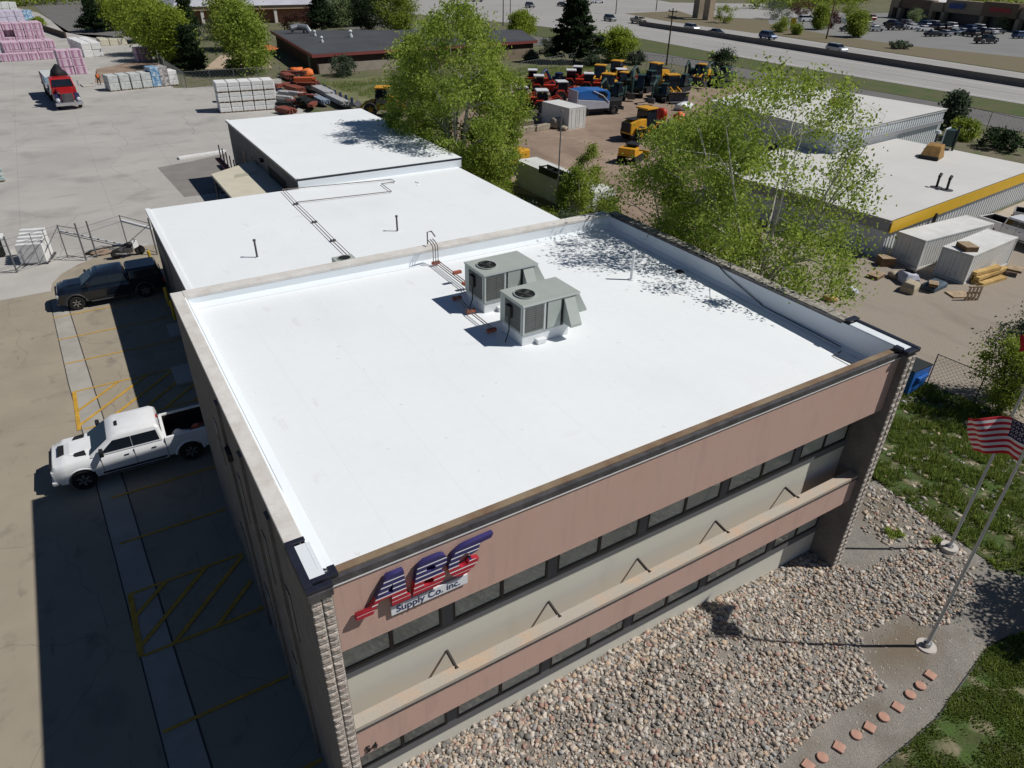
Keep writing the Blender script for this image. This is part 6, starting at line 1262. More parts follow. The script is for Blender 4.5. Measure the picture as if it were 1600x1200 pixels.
def flag(top, length, drop, direc, label, seed, nstripe=13, us=True, name='flag'):
    """cloth hanging off the hoist line and folding: local x along the fly"""
    t = thing(name, label, 'flag', top); nx, nz = 40, 26; d = Vector((direc[0], direc[1], 0)).normalized(); n_ = Vector((-d.y, d.x, 0)); b = MB(); rows = []
    for j in range(nz+1):
        for i in range(nx+1):
            s, v = i/nx, j/nz
            x = .05+length*s*(.80-.10*v); sag = (.20*s+.42*s*s)*length*.62; wv = .20*math.sin(s*8+v*2.2+seed)*min(1, s*2.5)+.09*math.sin(s*17+v*5+seed)*s
            p = d*(x-.08*v*s)+n_*wv+Vector((0, 0, -drop*v*(1-.12*s)-sag)); b.v.append(p)
    for j in range(nz):
        for i in range(nx):
            a = j*(nx+1)+i; b.f.append([a, a+1, a+nx+2, a+nx+1])
            if us: b.mi.append(2 if (i < nx*.4 and j < nz*7/13) else (0 if (j*13//nz) % 2 == 0 else 1))
            else: b.mi.append(0 if (i < nx*.35 or i > nx*.7) else 1)
    o = b.build('cloth', [mFR, mFW, mFB], t, smooth=True)
    sol = o.modifiers.new('thick', 'SOLIDIFY'); sol.thickness = .006
    if us:
        sb = MB(); me = o.data
        for r_ in range(9):
            for c_ in range(6 if r_ % 2 == 0 else 5):
                i = (c_*2+(1 if r_ % 2 == 0 else 2))/12*nx*.4; j = (r_+.9)/9.8*nz*7/13; i0, j0 = int(i), int(j); a = j0*(nx+1)+i0
                P = b.v[a]; ux = (b.v[a+1]-P).normalized(); uz = (b.v[a+nx+1]-P).normalized(); nn_ = ux.cross(uz).normalized()
                for sg_ in (1, -1):
                    st = [P+ux*math.cos(R(90+36*k))*(.026 if k % 2 == 0 else .011)+uz*-math.sin(R(90+36*k))*(.026 if k % 2 == 0 else .011)+nn_*.008*sg_ for k in range(10)]; sb.add([P+nn_*.008*sg_]+st, [(0, 1+k, 1+(k+1) % 10) for k in range(10)])
        sb.build('stars', mFW, t)
    return t
flag((16.78, -3.52, 8.15), 1.9, 1.05, (.16, 1.0), 'red and white striped flag with a starry blue corner on the nearer pole', 1.0)
flag((21.35, -1.5, 8.55), .8, .6, (-.25, 1.0), 'red and white flag just entering the right edge on the farther pole', 2.2, us=False)

# ================================================================== NEAR GROUND: RIVER ROCKS, GRAVEL, GRASS, STONES
def gz(x, y): return .5*ss((15.2-x)/5.5)*ss((y+4.6)/4.2)
mFine = mat('mat_fine_gravel', (.27, .25, .22), 1, .12, .8, bump=1., bscale=34, c2=(.32, .295, .26), fine=.45)
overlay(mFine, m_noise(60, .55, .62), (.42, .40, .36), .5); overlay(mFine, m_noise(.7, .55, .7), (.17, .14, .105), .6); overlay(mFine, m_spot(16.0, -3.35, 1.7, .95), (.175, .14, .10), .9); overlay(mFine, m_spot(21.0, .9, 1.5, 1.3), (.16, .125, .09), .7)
nx_, ny_ = 70, 46; X0, X1, Y0, Y1 = -.0, 24.0, -9.5, 2.2
V = []; F = []
for j in range(ny_+1):
    for i in range(nx_+1):
        x = X0+(X1-X0)*i/nx_; y = Y0+(Y1-Y0)*j/ny_; V.append((x, y, float(gz(x, y))+.012+.025*noise.noise(Vector((x*.8, y*.8, 0)))))
for j in range(ny_):
    for i in range(nx_): a = j*(nx_+1)+i; F.append((a, a+1, a+nx_+2, a+nx_+1))
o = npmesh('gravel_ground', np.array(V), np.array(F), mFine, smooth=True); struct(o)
rng = np.random.default_rng(5)
def ico():
    t_ = (1+5**.5)/2; v = [(-1, t_, 0), (1, t_, 0), (-1, -t_, 0), (1, -t_, 0), (0, -1, t_), (0, 1, t_), (0, -1, -t_), (0, 1, -t_), (t_, 0, -1), (t_, 0, 1), (-t_, 0, -1), (-t_, 0, 1)]
    f = [(0, 11, 5), (0, 5, 1), (0, 1, 7), (0, 7, 10), (0, 10, 11), (1, 5, 9), (5, 11, 4), (11, 10, 2), (10, 7, 6), (7, 1, 8), (3, 9, 4), (3, 4, 2), (3, 2, 6), (3, 6, 8), (3, 8, 9), (4, 9, 5), (2, 4, 11), (6, 2, 10), (8, 6, 7), (9, 8, 1)]
    v = [np.array(p)/np.linalg.norm(p) for p in v]; v2 = list(v); cache = {}; f2 = []
    def mid(a, b_):
        k = (min(a, b_), max(a, b_))
        if k not in cache: m_ = v2[a]+v2[b_]; v2.append(m_/np.linalg.norm(m_)); cache[k] = len(v2)-1
        return cache[k]
    for a, b_, c in f: x, y, z = mid(a, b_), mid(b_, c), mid(c, a); f2 += [(a, x, z), (b_, y, x), (c, z, y), (x, y, z)]
    return np.array(v2), np.array(f2)
IV, IF = ico()
mRocks = bpy.data.materials.new('mat_river_rocks'); mRocks.use_nodes = True; n, l = mRocks.node_tree.nodes, mRocks.node_tree.links; bs = n['Principled BSDF']; bs.inputs['Roughness'].default_value = .8
at = n.new('ShaderNodeAttribute'); at.attribute_name = 'r'; cr = n.new('ShaderNodeValToRGB'); l.new(at.outputs['Fac'], cr.inputs[0]); cr.color_ramp.interpolation = 'CONSTANT'
cols = [(.38, .33, .27), (.56, .47, .38), (.24, .22, .20), (.47, .37, .27), (.62, .56, .49), (.33, .32, .29), (.58, .43, .31), (.20, .185, .17), (.52, .45, .38), (.40, .25, .20), (.40, .39, .38), (.66, .59, .51), (.42, .35, .29), (.53, .48, .42)]
el = cr.color_ramp.elements; el[0].position = 0; el[0].color = (*cols[0], 1); el[1].position = 1/14; el[1].color = (*cols[1], 1)
for i in range(2, 14): e = el.new(i/14); e.color = (*cols[i], 1)
tc = n.new('ShaderNodeTexCoord'); nz = n.new('ShaderNodeTexNoise'); nz.inputs['Scale'].default_value = 30; l.new(tc.outputs['Object'], nz.inputs['Vector']); mr = n.new('ShaderNodeMapRange'); mr.inputs[3].default_value = .62; mr.inputs[4].default_value = 1.1; l.new(nz.outputs['Fac'], mr.inputs[0])
mx = n.new('ShaderNodeMixRGB'); mx.blend_type = 'MULTIPLY'; mx.inputs[0].default_value = 1; l.new(cr.outputs[0], mx.inputs[1]); l.new(mr.outputs[0], mx.inputs[2]); l.new(mx.outputs[0], bs.inputs['Base Color'])
def rocks(name, poly, count, smin, smax, keep=None, zoff=0.):
    xs = [p[0] for p in poly]; ys = [p[1] for p in poly]
    x = rng.uniform(min(xs), max(xs), count*3); y = rng.uniform(min(ys), max(ys), count*3); ok = inpoly(x, y, poly)
    if keep is not None: ok &= keep(x, y)
    x, y = x[ok][:count], y[ok][:count]; N = len(x); s = smin+(smax-smin)*rng.random(N)**2.6
    sc3 = np.stack([s*rng.uniform(.8, 1.35, N), s*rng.uniform(.7, 1.0, N), s*rng.uniform(.5, .8, N)], 1)
    a = rng.uniform(0, 6.28, N); b_ = rng.uniform(-.5, .5, N)
    P = IV[None]*sc3[:, None]*(1+.16*rng.standard_normal((N, len(IV), 1)))
    ca, sa, cb_, sb_ = np.cos(a), np.sin(a), np.cos(b_), np.sin(b_)
    Q = np.empty_like(P); xx = P[..., 0]; yy = P[..., 1]*cb_[:, None]-P[..., 2]*sb_[:, None]; zz = P[..., 1]*sb_[:, None]+P[..., 2]*cb_[:, None]
    Q[..., 0] = xx*ca[:, None]-yy*sa[:, None]+x[:, None]; Q[..., 1] = xx*sa[:, None]+yy*ca[:, None]+y[:, None]; Q[..., 2] = zz+(gz(x, y)+zoff+s*.30)[:, None]
    F = (IF[None]+(np.arange(N)*len(IV))[:, None, None]).reshape(-1, 3)
    o = npmesh(name, Q.reshape(-1, 3), F, mRocks, attr=np.repeat(rng.random(N), len(IV)), smooth=True); o['kind'] = 'stuff'; return o
edge = [(p.x, p.y) for p in pix((1312, 884), (1345, 893), (1385, 870), (1440, 862), (1500, 890), (1530, 935), (1490, 968), (1455, 985), (1412, 960), (1345, 990), (1350, 1030), (1385, 1075), (1301, 1118), (1258, 1156), (1190, 1230))]
rpoly = [(.1, .93), (17.2, .93)]+edge+[(6.5, -6.0), (-1, -6.0)]
patch = lambda x, y: ~((np.hypot((x-16.1)/1.2, (y+3.2)/.62) < 1) & (rng.random(len(x)) > .10))
rocks('river_rocks', rpoly, 19000, .024, .066, patch); rocks('river_rocks', rpoly, 9000, .026, .085, patch, .028)
rocks('river_rocks', [(.1, .93), (17, .93), (17, .2), (.1, .0)], 1500, .04, .10)
up_ = [(p.x, p.y) for p in pix((1360, 755), (1400, 770), (1470, 800), (1500, 850), (1530, 900), (1490, 935), (1430, 890), (1380, 850), (1345, 830))]
rocks('river_rocks', up_, 900, .03, .10); rocks('river_rocks', [(p.x, p.y) for p in pix((1390, 600), (1600, 640), (1600, 860), (1440, 790), (1370, 740))], 420, .04, .12)
rocks('river_rocks', [(p.x, p.y) for p in pix((1320, 870), (1480, 850), (1600, 1000), (1300, 1200), (1000, 1300))], 1500, .015, .035)
# grass
mGrass = leafmat('mat_grass', (.08, .13, .02), (.27, .34, .08))
mTurf = mat('mat_turf', (.13, .13, .06), 1, .35, 1.2, bump=.5, bscale=20, c2=(.08, .14, .03), fine=.5); overlay(mTurf, m_noise(1.5, .55, .68), (.30, .25, .17), .75)
slope = [(p.x, p.y) for p in pix((1300, 560), (1424, 602), (1452, 600), (1600, 663), (1800, 740), (1800, 900), (1600, 902), (1560, 890), (1480, 832), (1400, 775), (1362, 745), (1340, 760))]
lawn = [(p.x, p.y) for p in pix((1800, 940), (1605, 985), (1545, 1008), (1500, 1070), (1465, 1120), (1420, 1160), (1365, 1205), (1250, 1320), (2300, 1500))]
sheet('turf_ground', slope, .035, mTurf); sheet('turf_ground', lawn, .035, mTurf)
def grass(name, poly, count, hmin, hmax, clump, m_=mGrass, cut=.42):
    xs = [p[0] for p in poly]; ys = [p[1] for p in poly]; x = rng.uniform(min(xs), max(xs), count*3); y = rng.uniform(min(ys), max(ys), count*3)
    ok = inpoly(x, y, poly); x, y = x[ok], y[ok]
    d = np.array([noise.noise(Vector((a*clump, b_*clump, 3)))*.5+noise.noise(Vector((a*clump*3, b_*clump*3, 7)))*.3+.5 for a, b_ in zip(x, y)])
    ok = d > cut*rng.uniform(.6, 1.2, len(x)); x, y, d = x[ok][:count], y[ok][:count], d[ok][:count]; N = len(x)
    h = (hmin+(hmax-hmin)*rng.random(N)**1.5)*(.5+d); a = rng.uniform(0, 6.28, N); wd = rng.uniform(.008, .02, N)*1.3; lean = rng.uniform(.1, .7, N)*h; z = gz(x, y)+.03
    dx, dy = np.cos(a), np.sin(a); V = np.stack([np.stack([x-dy*wd, y+dx*wd, z], 1), np.stack([x+dy*wd, y-dx*wd, z], 1), np.stack([x+dx*lean+dy*wd*.3, y+dy*lean-dx*wd*.3, z+h], 1), np.stack([x+dx*lean-dy*wd*.3, y+dy*lean+dx*wd*.3, z+h], 1)], 1)
    F = np.arange(N*4).reshape(N, 4); r_ = np.repeat(np.clip(d*.7+rng.random(N)*.5-.15, 0, 1), 4)
    o = npmesh(name, V.reshape(-1, 3), F, m_, attr=r_); o['kind'] = 'stuff'; return o
grass('slope_grass', slope, 60000, .05, .24, 1.1, cut=.55); grass('lawn_grass', lawn, 90000, .03, .10, .8, cut=.40)
grass('roadside_grass', [(p.x, p.y) for p in pix((500, 132), (580, 124), (840, 105), (1000, 108), (1130, 120), (800, 134), (700, 190))], 30000, .15, .5, .25)
# stepping stones
mTer = mat('mat_terracotta_stone', (.50, .29, .22), .9, .14, 3, bump=.3, bscale=50, fine=.15)
ST = [(15.91, -4.19, 's'), (15.33, -4.25, 'o'), (14.81, -4.27, 'o'), (14.15, -4.32, 's'), (13.53, -4.31, 'o'), (12.93, -4.30, 's'), (12.42, -4.25, 'o'), (11.73, -4.23, 's'), (11.11, -4.19, 'o'), (10.61, -4.14, 's')]
nm_ = ['first', 'second', 'third', 'fourth', 'fifth', 'sixth', 'seventh', 'eighth', 'ninth', 'tenth']
for i, (x, y, k) in enumerate(ST):
    b = MB(); z = float(gz(x, y))+.02
    if k == 's': b.box(-.135, .135, -.135, .135, 0, .06)
    else: b.cyl((0, 0, 0), .145, .06, 20)
    o = b.build('stepping_stone', mTer, bevel=.012); o.location = (x, y, z); o.rotation_euler = (0, 0, R(18+rr.uniform(-10, 10))); tag(o, '%s terracotta stepping stone, the %s from the nearer flagpole' % ('square' if k == 's' else 'round', nm_[i]), 'stepping stone', 'terracotta stepping stones')
e_ = MB(); ep = pix((1583, 992), (1545, 1010), (1500, 1072), (1465, 1122), (1420, 1162), (1365, 1207), (1300, 1260)); e_.tube([(p.x, p.y, .03) for p in ep], .03, 5); tag(e_.build('lawn_edging', mFan), 'black edging strip between the gravel and the lower lawn', 'edging')
# dumpster beyond the fence
p = G(1424, 606); t = thing('dumpster', 'blue dumpster with a dark lid behind the office pier', 'dumpster', (p.x+.3, p.y-.0, 0), R(-72)); mDum = flat('mat_dumpster_blue', (.02, .12, .42), .4); 
t.location = (30.3, 5.6, 0); t.rotation_euler = (0, 0, R(5))
MB().prism([(-1.0, .1), (.55, .1), (.75, .9), (.75, 1.15), (-1.0, 1.35)], -.2, 1.7).build('bin', mDum, t, bevel=.02); b = MB(); b.prism([(-1.05, 1.36), (.80, 1.16), (.80, 1.22), (-1.05, 1.42)], -.2, 1.72); b.build('lid', mFan, t)
for y in (.1, .75, 1.4): MB().box(.76, .86, y, y+.1, .2, 1.1).build('rib', mDum, t)
b = MB(); b.box(-.6, .3, -.36, -.21, .75, .95); b.build('lift_pocket', mDum, t, bevel=.02)

# ================================================================== TREES AND SHRUBS
mBark = mat('mat_pale_bark', (.52, .49, .43), .9, .25, 6, fine=.3); mBarkD = mat('mat_dark_bark', (.10, .08, .06), .95, .3, 5, fine=.3)
L1 = leafmat('mat_leaf_fresh', (.15, .225, .026), (.42, .52, .095)); L2_ = leafmat('mat_leaf_olive', (.14, .20, .022), (.37, .44, .075)); L3 = leafmat('mat_leaf_yellowgreen', (.17, .25, .02), (.40, .48, .07)); LD = leafmat('mat_needle_dark', (.016, .035, .014), (.05, .085, .032)); LS = leafmat('mat_leaf_grey', (.06, .09, .055), (.15, .19, .12)); LM = leafmat('mat_leaf_maroon', (.05, .02, .015), (.14, .06, .045)); LP = leafmat('mat_blossom', (.40, .20, .38), (.6, .42, .56)); LB = leafmat('mat_pale_green', (.14, .20, .08), (.30, .36, .18))
def tree(name, label, cat, base, H, Rd, leafM, bark, seed=0, ncl=110, per=260, ls=.13, sig=.5, cb=.2, stems=4, shape='round', lean=(0, 0), tr=.2, droop=0., ell=1., group=None, fork=.12, vis=True, flatz=1., spread=.42):
    rg = np.random.default_rng(seed); t = thing(name, label, cat, base, 0, group)
    prof = {'round': lambda u: np.sqrt(np.clip(1-(2*u-1.0)**2, .02, 1))**.8, 'cone': lambda u: (1-u)**.85+.04, 'column': lambda u: np.clip(1-abs(2*u-.8)**2.5*.7, .1, 1), 'vase': lambda u: np.clip(.45+.75*u-1.15*np.clip(u-.72, 0, 1)**1*2.6, .12, 1)}[shape]
    ph = rg.uniform(0, 6.28, 4)
    C = []
    while len(C) < ncl:
        u = rg.random(); a = rg.uniform(0, 6.28); env = prof(u)*(1+.22*math.sin(2*a+ph[0]+3*u)+.16*math.sin(3*a+ph[1]-5*u)+.12*math.sin(5*a+ph[2]+9*u))
        rad = env*Rd*math.sqrt(rg.uniform(.06, 1)); z = H*(cb+(1-cb)*u)
        C.append((rad*math.cos(a)*ell+lean[0]*u*H, rad*math.sin(a)+lean[1]*u*H, z))
    C = np.array(C)
    tb = MB()
    # stems
    ST_ = []
    for k in range(stems):
        a = 2*math.pi*k/stems+ph[3]; sp = Rd*(spread if stems > 1 else .02)*rg.uniform(.6, 1.2); P = []
        for s in np.linspace(0, 1, 8):
            q = max(0, s-fork)/(1-fork); off_ = sp*q**.8; P.append(Vector((math.cos(a)*off_*ell+lean[0]*s*H*.9+.10*math.sin(s*7+k), math.sin(a)*off_+lean[1]*s*H*.9+.10*math.cos(s*6+k*2), H*.88*s)))
        rad = [tr*(1-s)**1.25*(1 if stems == 1 else .8)+.012 for s in np.linspace(0, 1, 8)]; tb.tube(P, rad, 8 if tr > .15 else 6); ST_.append((P, rad))
    trunk = tb.build('trunk', bark, t, smooth=True)
    br = MB()
    for c in C[::1 if ncl < 200 else 2]:
        c = Vector(c); best = None
        for P, rad in ST_:
            for i, p in enumerate(P):
                if p.z < c.z-.03*H and p.z > H*.08:
                    s_ = (c-p).length+abs(c.z-p.z-.5*math.hypot(c.x-p.x, c.y-p.y))*.5
                    if best is None or s_ < best[0]: best = (s_, p, rad[i])
        if best is None: continue
        _, p, r0 = best; L = (c-p).length; m1_ = p.lerp(c, .5)+Vector((rg.normal()*.06*L, rg.normal()*.06*L, .10*L)); br.tube([p, m1_, c], [min(r0*.6, .018*L+.012), min(r0*.4, .012*L+.008), .006], 4)
    if br.v: br.build('branch', bark, t)
    N = len(C)*per; idx = np.repeat(np.arange(len(C)), per); cs = sig*rg.uniform(.55, 1.35, len(C))[idx]
    off_ = rg.standard_normal((N, 3))*cs[:, None]*np.array([1, 1, .75*flatz]); 
    if droop: off_[:, 2] -= np.abs(rg.standard_normal(N))*droop
    P = C[idx]+off_; P[:, 2] = np.maximum(P[:, 2], .05)
    A = rg.standard_normal((N, 3)); A /= np.linalg.norm(A, axis=1)[:, None]; B = np.cross(A, rg.standard_normal((N, 3))); B /= np.linalg.norm(B, axis=1)[:, None]
    s = ls*rg.uniform(.6, 1.3, N)[:, None]; V = np.stack([P-A*s, P-B*s*.55, P+A*s, P+B*s*.55], 1); F = np.arange(N*4).reshape(N, 4)
    cc = rg.random(len(C))[idx]*.45+rg.random(N)*.55
    npmesh('crown', V.reshape(-1, 3), F, leafM, attr=np.repeat(cc, 4), parent=t); return t
# the two big trees beside the office and the one beside the far warehouse
tree('cottonwood_tree', 'tall airy tree with pale forking trunks right beside the office parapet', 'tree', (21.1, 8.7, 0), 14.4, 4.6, L1, mBark, 21, 200, 180, .068, .33, .36, 7, 'round', (-.025, .03), .22, .34, 1.08, fork=.42, spread=.85)
tree('cottonwood_tree', 'dense green tree left of the airy one behind the office parapet', 'tree', (20.5, 11.4, 0), 12.2, 3.1, L1, mBark, 33, 170, 220, .068, .34, .38, 5, 'round', (-.05, .07), .15, .2, 1.1, fork=.46, spread=.7)
tree('cottonwood_tree', 'tallest bright green tree overhanging the far warehouse roof', 'tree', (25.0, 43.0, 0), 14.2, 4.9, L1, mBark, 45, 230, 150, .115, .42, .10, 6, 'round', (0, 0), .2, .25, 1.0, fork=.15)
tree('cottonwood_tree', 'slimmer green tree attached to the right side of the tallest tree', 'tree', (29.0, 43.2, 0), 9.8, 2.6, L1, mBark, 46, 120, 140, .115, .40, .06, 4, 'round', (0, 0), .12, .2, fork=.15)
tree('cottonwood_tree', 'slim green tree rising at the left side of the tallest tree', 'tree', (23.9, 48.0, 0), 11.6, 3.0, L1, mBark, 47, 120, 130, .115, .42, .08, 4, 'column', (0, 0), .12, .2, fork=.15)
tree('shrub', 'low green shrub at the foot of the tallest tree by the roof corner', 'shrub', (24.6, 36.2, 0), 2.4, 1.6, L2_, mBarkD, 48, 40, 160, .09, .3, .05, 3, tr=.04)
tree('sapling', 'bushy green sapling beside the long trailer behind the low warehouse', 'tree', (28.6, 31.5, 0), 4.6, 1.35, L1, mBark, 50, 60, 170, .085, .26, .10, 4, 'column', tr=.05)
tree('sapling', 'thin taller sapling just right of the bushy one', 'tree', (30.8, 32.8, 0), 5.6, .9, L2_, mBark, 51, 30, 120, .08, .26, .35, 2, 'column', tr=.04)
tree('sapling', 'bushy green sapling nearest the office back parapet', 'tree', (28.0, 27.0, 0), 3.6, 1.5, L2_, mBark, 52, 50, 170, .085, .28, .05, 4, tr=.05)
for i, (x, y, h, r_, lm, lab) in enumerate(((26.4, 29.2, 2.2, 1.2, LS, 'grey green scrub at the pole foot behind the low warehouse'), (26.2, 31.4, 1.8, 1.3, L2_, 'green scrub next to the trailer side'), (25.8, 33.6, 1.5, 1.3, LS, 'grey scrub behind the low warehouse corner'), (25.4, 36.0, 1.4, 1.0, L2_, 'low scrub behind the warehouse nearest the bulldozer'), (27.6, 25.0, 2.0, 1.3, LS, 'grey green scrub nearest the office'), (26.5, 39.5, 1.6, 1.2, L2_, 'low scrub under the tallest tree'))):
    tree('scrub', lab, 'shrub', (x, y, 0), h, r_, lm, mBarkD, 60+i, 36, 130, .08, .3, .05, 3, tr=.03)
tree('young_tree', 'leafy young tree at the right edge behind the flag', 'tree', (31.6, 2.3, 0), 3.9, 1.2, L2_, mBarkD, 70, 70, 110, .065, .26, .18, 4, tr=.06)
tree('young_tree', 'second leafy young tree at the right edge above the flag tree', 'tree', (33.6, 2.9, 0), 4.3, 1.3, LS, mBarkD, 71, 60, 100, .065, .26, .2, 4, tr=.06)
tree('maple_tree', 'tree outside the right edge whose shadow falls across the gravel', 'tree', (23.6, -6.6, 0), 5.2, 1.9, L2_, mBarkD, 72, 80, 130, .09, .32, .35, 3, tr=.09)
tree('shrub', 'small shrub hugging the outside of the office pier', 'shrub', (20.4, 7.8, 0), 2.2, .7, LS, mBarkD, 73, 24, 90, .07, .2, .1, 3, tr=.03)
for i, (u, v, h, r_, lab) in enumerate(((1390, 836, .35, .35, 'small green weed tuft on the fine gravel'), (1405, 838, .3, .3, 'second green weed tuft on the fine gravel'), (1463, 845, .3, .3, 'green weed tuft beside the farther flagpole base'), (1560, 885, .4, .5, 'green weed clump where the gravel meets the slope'))):
    p = G(u, v); tree('weed', lab, 'weed', (p.x, p.y, 0), h*.5, r_*.55, L1, mBarkD, 80+i, 9, 40, .035, .06, .02, 1, tr=.006)
# conifers
def conifer(label, u, v, H, Rd, seed, base=None, lm=LD, per=120, ncl=150):
    p = base or G(u, v); t = tree('pine_tree', label, 'tree', (p.x, p.y, 0), H, Rd, lm, mBarkD, seed, ncl, per, .22, .38, .10, 1, 'cone', tr=.24, flatz=.5, vis=False); return t
conifer('tall dark pine tree beside the frontage road', 897, 98, 12.2, 4.4, 90, per=130, ncl=300)
conifer('dark conical evergreen at the end of the tree row by the yard', 302, 112, 6.4, 2.0, 91)
conifer('dark evergreen behind the bright trees, partly hidden', 298, 60, 8, 2.2, 92); conifer('dark evergreen above the black roof, left one', 503, 50, 8.6, 3.4, 93, ncl=170); conifer('dark evergreen at the top beside the street', 150, 50, 6.5, 2.6, 94)
conifer('dark conical evergreen beside the white roof corner and frontage road', 1482, 200, 4.0, 1.2, 95, lm=LS, per=70); conifer('narrow dark evergreen behind the restaurant columns', 418, 30, 8.5, 1.9, 96)
far = [('poplar_tree', 'bright green tree at the left end of the row by the yard', 215, 66, 7.8, 3.6, L3, 'round'), ('poplar_tree', 'bright green tree second in the row by the yard', 243, 86, 8.6, 3.3, L3, 'round'), ('poplar_tree', 'bright green narrow tree third in the row by the yard', 262, 96, 8.4, 2.6, L3, 'round'), ('poplar_tree', 'bright green narrow tree beside the dark evergreen', 283, 106, 8.2, 2.2, L3, 'column'),
       ('poplar_tree', 'bright green tree at the far left top beside the street', 178, 48, 6.5, 3.2, L3, 'round'), ('willow_tree', 'large light green tree before the orange umbrella', 386, 116, 9.6, 3.0, L1, 'column'), ('willow_tree', 'light green tree overlapping the left end of the black roofed building', 400, 112, 8.2, 1.7, L1, 'column'), ('willow_tree', 'light green tree behind the umbrella tree', 365, 78, 9.0, 3.4, L2_, 'round'),
       ('ash_tree', 'pale green round tree above the black roof', 533, 42, 6.5, 3.6, LB, 'round'), ('elm_tree', 'dark green broad tree at the top above the black roof', 580, 50, 8.6, 5.0, LD, 'round'), ('elm_tree', 'mid green tree behind the tallest tree at the top', 622, 56, 8.6, 4.2, L2_, 'round'), ('elm_tree', 'dark green tree at the top between the evergreens', 560, 40, 7.2, 4.0, LD, 'round'),
       ('plum_tree', 'maroon leaved tree above the left end of the black roof', 462, 52, 4.2, 2.6, LM, 'round'), ('plum_tree', 'second maroon tree beside the pink blossoms', 485, 42, 4.0, 2.4, LM, 'round'), ('blossom_tree', 'small pink blossoming tree at the top above the black roof', 478, 20, 3.2, 2.0, LP, 'round'),
       ('locust_tree', 'bright yellow green bush tree right of the black roof', 815, 60, 5.2, 3.2, L3, 'round'), ('locust_tree', 'yellow green airy tree between the pine and the utility pole', 960, 96, 5.2, 3.2, L3, 'round'), ('oak_tree', 'round green tree beyond the highway beside the sign tower', 1130, 36, 4.2, 3.4, L2_, 'round'),
       ('oak_tree', 'young round tree in the store lot', 1335, 58, 5.3, 2.2, L2_, 'round'), ('oak_tree', 'green young tree between the parked cars and the brown pole', 1278, 46, 5.4, 2.0, L2_, 'round'), ('oak_tree', 'green tree at the top behind the store lot trees', 1325, 28, 5.0, 2.8, L2_, 'round'), ('plum_tree', 'maroon bush tree behind the brown pole', 1297, 44, 4.0, 2.2, LM, 'round'),
       ('plum_tree', 'brownish spreading tree at the top beyond the highway', 1250, 28, 4.8, 4.2, LM, 'round'), ('oak_tree', 'flat topped tree at the top beyond the highway', 1212, 30, 5.0, 4.2, LS, 'round'), ('shrub', 'green shrub left of the yellow road sign', 1217, 50, 3.4, 2.4, L2_, 'round'), ('shrub', 'dark green shrub right of the yellow road sign', 1243, 54, 2.4, 1.8, L2_, 'round'),
       ('shrub', 'pale bush at the left store front', 1430, 35, 3.4, 2.4, LB, 'round'), ('shrub', 'pale bush between the store and the next building', 1567, 47, 3.4, 2.6, LB, 'round'), ('shrub', 'grey bush by the black roofed building wall', 537, 118, 2.6, 2.0, LS, 'round'), ('shrub', 'grey green shrub left of the pine tree', 857, 84, 2.6, 1.9, LS, 'round'), ('shrub', 'small grey shrub at the corner of the tan wall', 830, 97, 1.8, 1.4, LS, 'round'),
       ('shrub', 'grey green shrub right of the yellow green tree', 993, 100, 2.0, 1.6, LS, 'round'), ('shrub', 'small shrub near the pine tree shadow', 925, 104, 1.6, 1.3, LS, 'round'), ('shrub', 'dark shrub behind the machines near the frontage road', 1128, 112, 3.4, 1.9, LD, 'round'), ('shrub', 'scrubby bush behind the low building by the fence', 1500, 218, 2.0, 1.9, L2_, 'round'), ('shrub', 'dark scrub by the fence behind the low building', 1560, 232, 1.8, 2.2, LD, 'round'), ('shrub', 'pale scrub on the dry verge beyond the highway', 1405, 76, 1.4, 2.2, LS, 'round'),
       ('shrub', 'grey green shrub under the trees by the restaurant', 335, 62, 3.6, 3.2, LS, 'round'), ('shrub', 'grey shrub behind the white pallets', 375, 112, 1.8, 2.4, LS, 'round'), ('shrub', 'yellow green shrub on the bank beside the pink pile', 60, 40, 1.5, 1.6, L3, 'round')]
for i, (nm, lab, u, v, h, r_, lm, shp) in enumerate(far):
    p = G(u, v); big = h > 5
    tree(nm, lab, 'shrub' if nm == 'shrub' else 'tree', (p.x, p.y, 0), h, r_, lm, mBark if lm in (L1, L3) else mBarkD, 100+i, 90 if big else 40, 110 if big else 70, .20 if big else .15, .09*h+.1, .12 if nm != 'shrub' else .03, 4, shp, tr=.14 if big else .06, group=None)
# far wood along the very top of the picture
TW = []
for (x0, y0, x1, y1, nn2) in ((-60, 250, 60, 320, 40), (60, 300, 300, 420, 60), (230, 190, 420, 260, 60), (260, 120, 420, 240, 20)):
    for k in range(nn2): a = rng.random(); TW.append((x0+(x1-x0)*a+rng.normal()*6, y0+(y1-y0)*a+rng.normal()*6, rng.uniform(5, 9)))
N = len(TW)*260; TWn = np.array(TW); idx = np.repeat(np.arange(len(TW)), 260); P = TWn[idx]*np.array([1, 1, .5])+rng.standard_normal((N, 3))*np.stack([TWn[idx, 2]*.45, TWn[idx, 2]*.45, TWn[idx, 2]*.28], 1); P[:, 2] = np.abs(P[:, 2])
A = rng.standard_normal((N, 3)); B = rng.standard_normal((N, 3)); A /= np.linalg.norm(A, axis=1)[:, None]; B /= np.linalg.norm(B, axis=1)[:, None]; V = np.stack([P-A*.5, P-B*.4, P+A*.5, P+B*.4], 1)
o = npmesh('far_wood', V.reshape(-1, 3), np.arange(N*4).reshape(N, 4), L2_, attr=np.repeat(rng.random(N), 4)); o['kind'] = 'stuff'

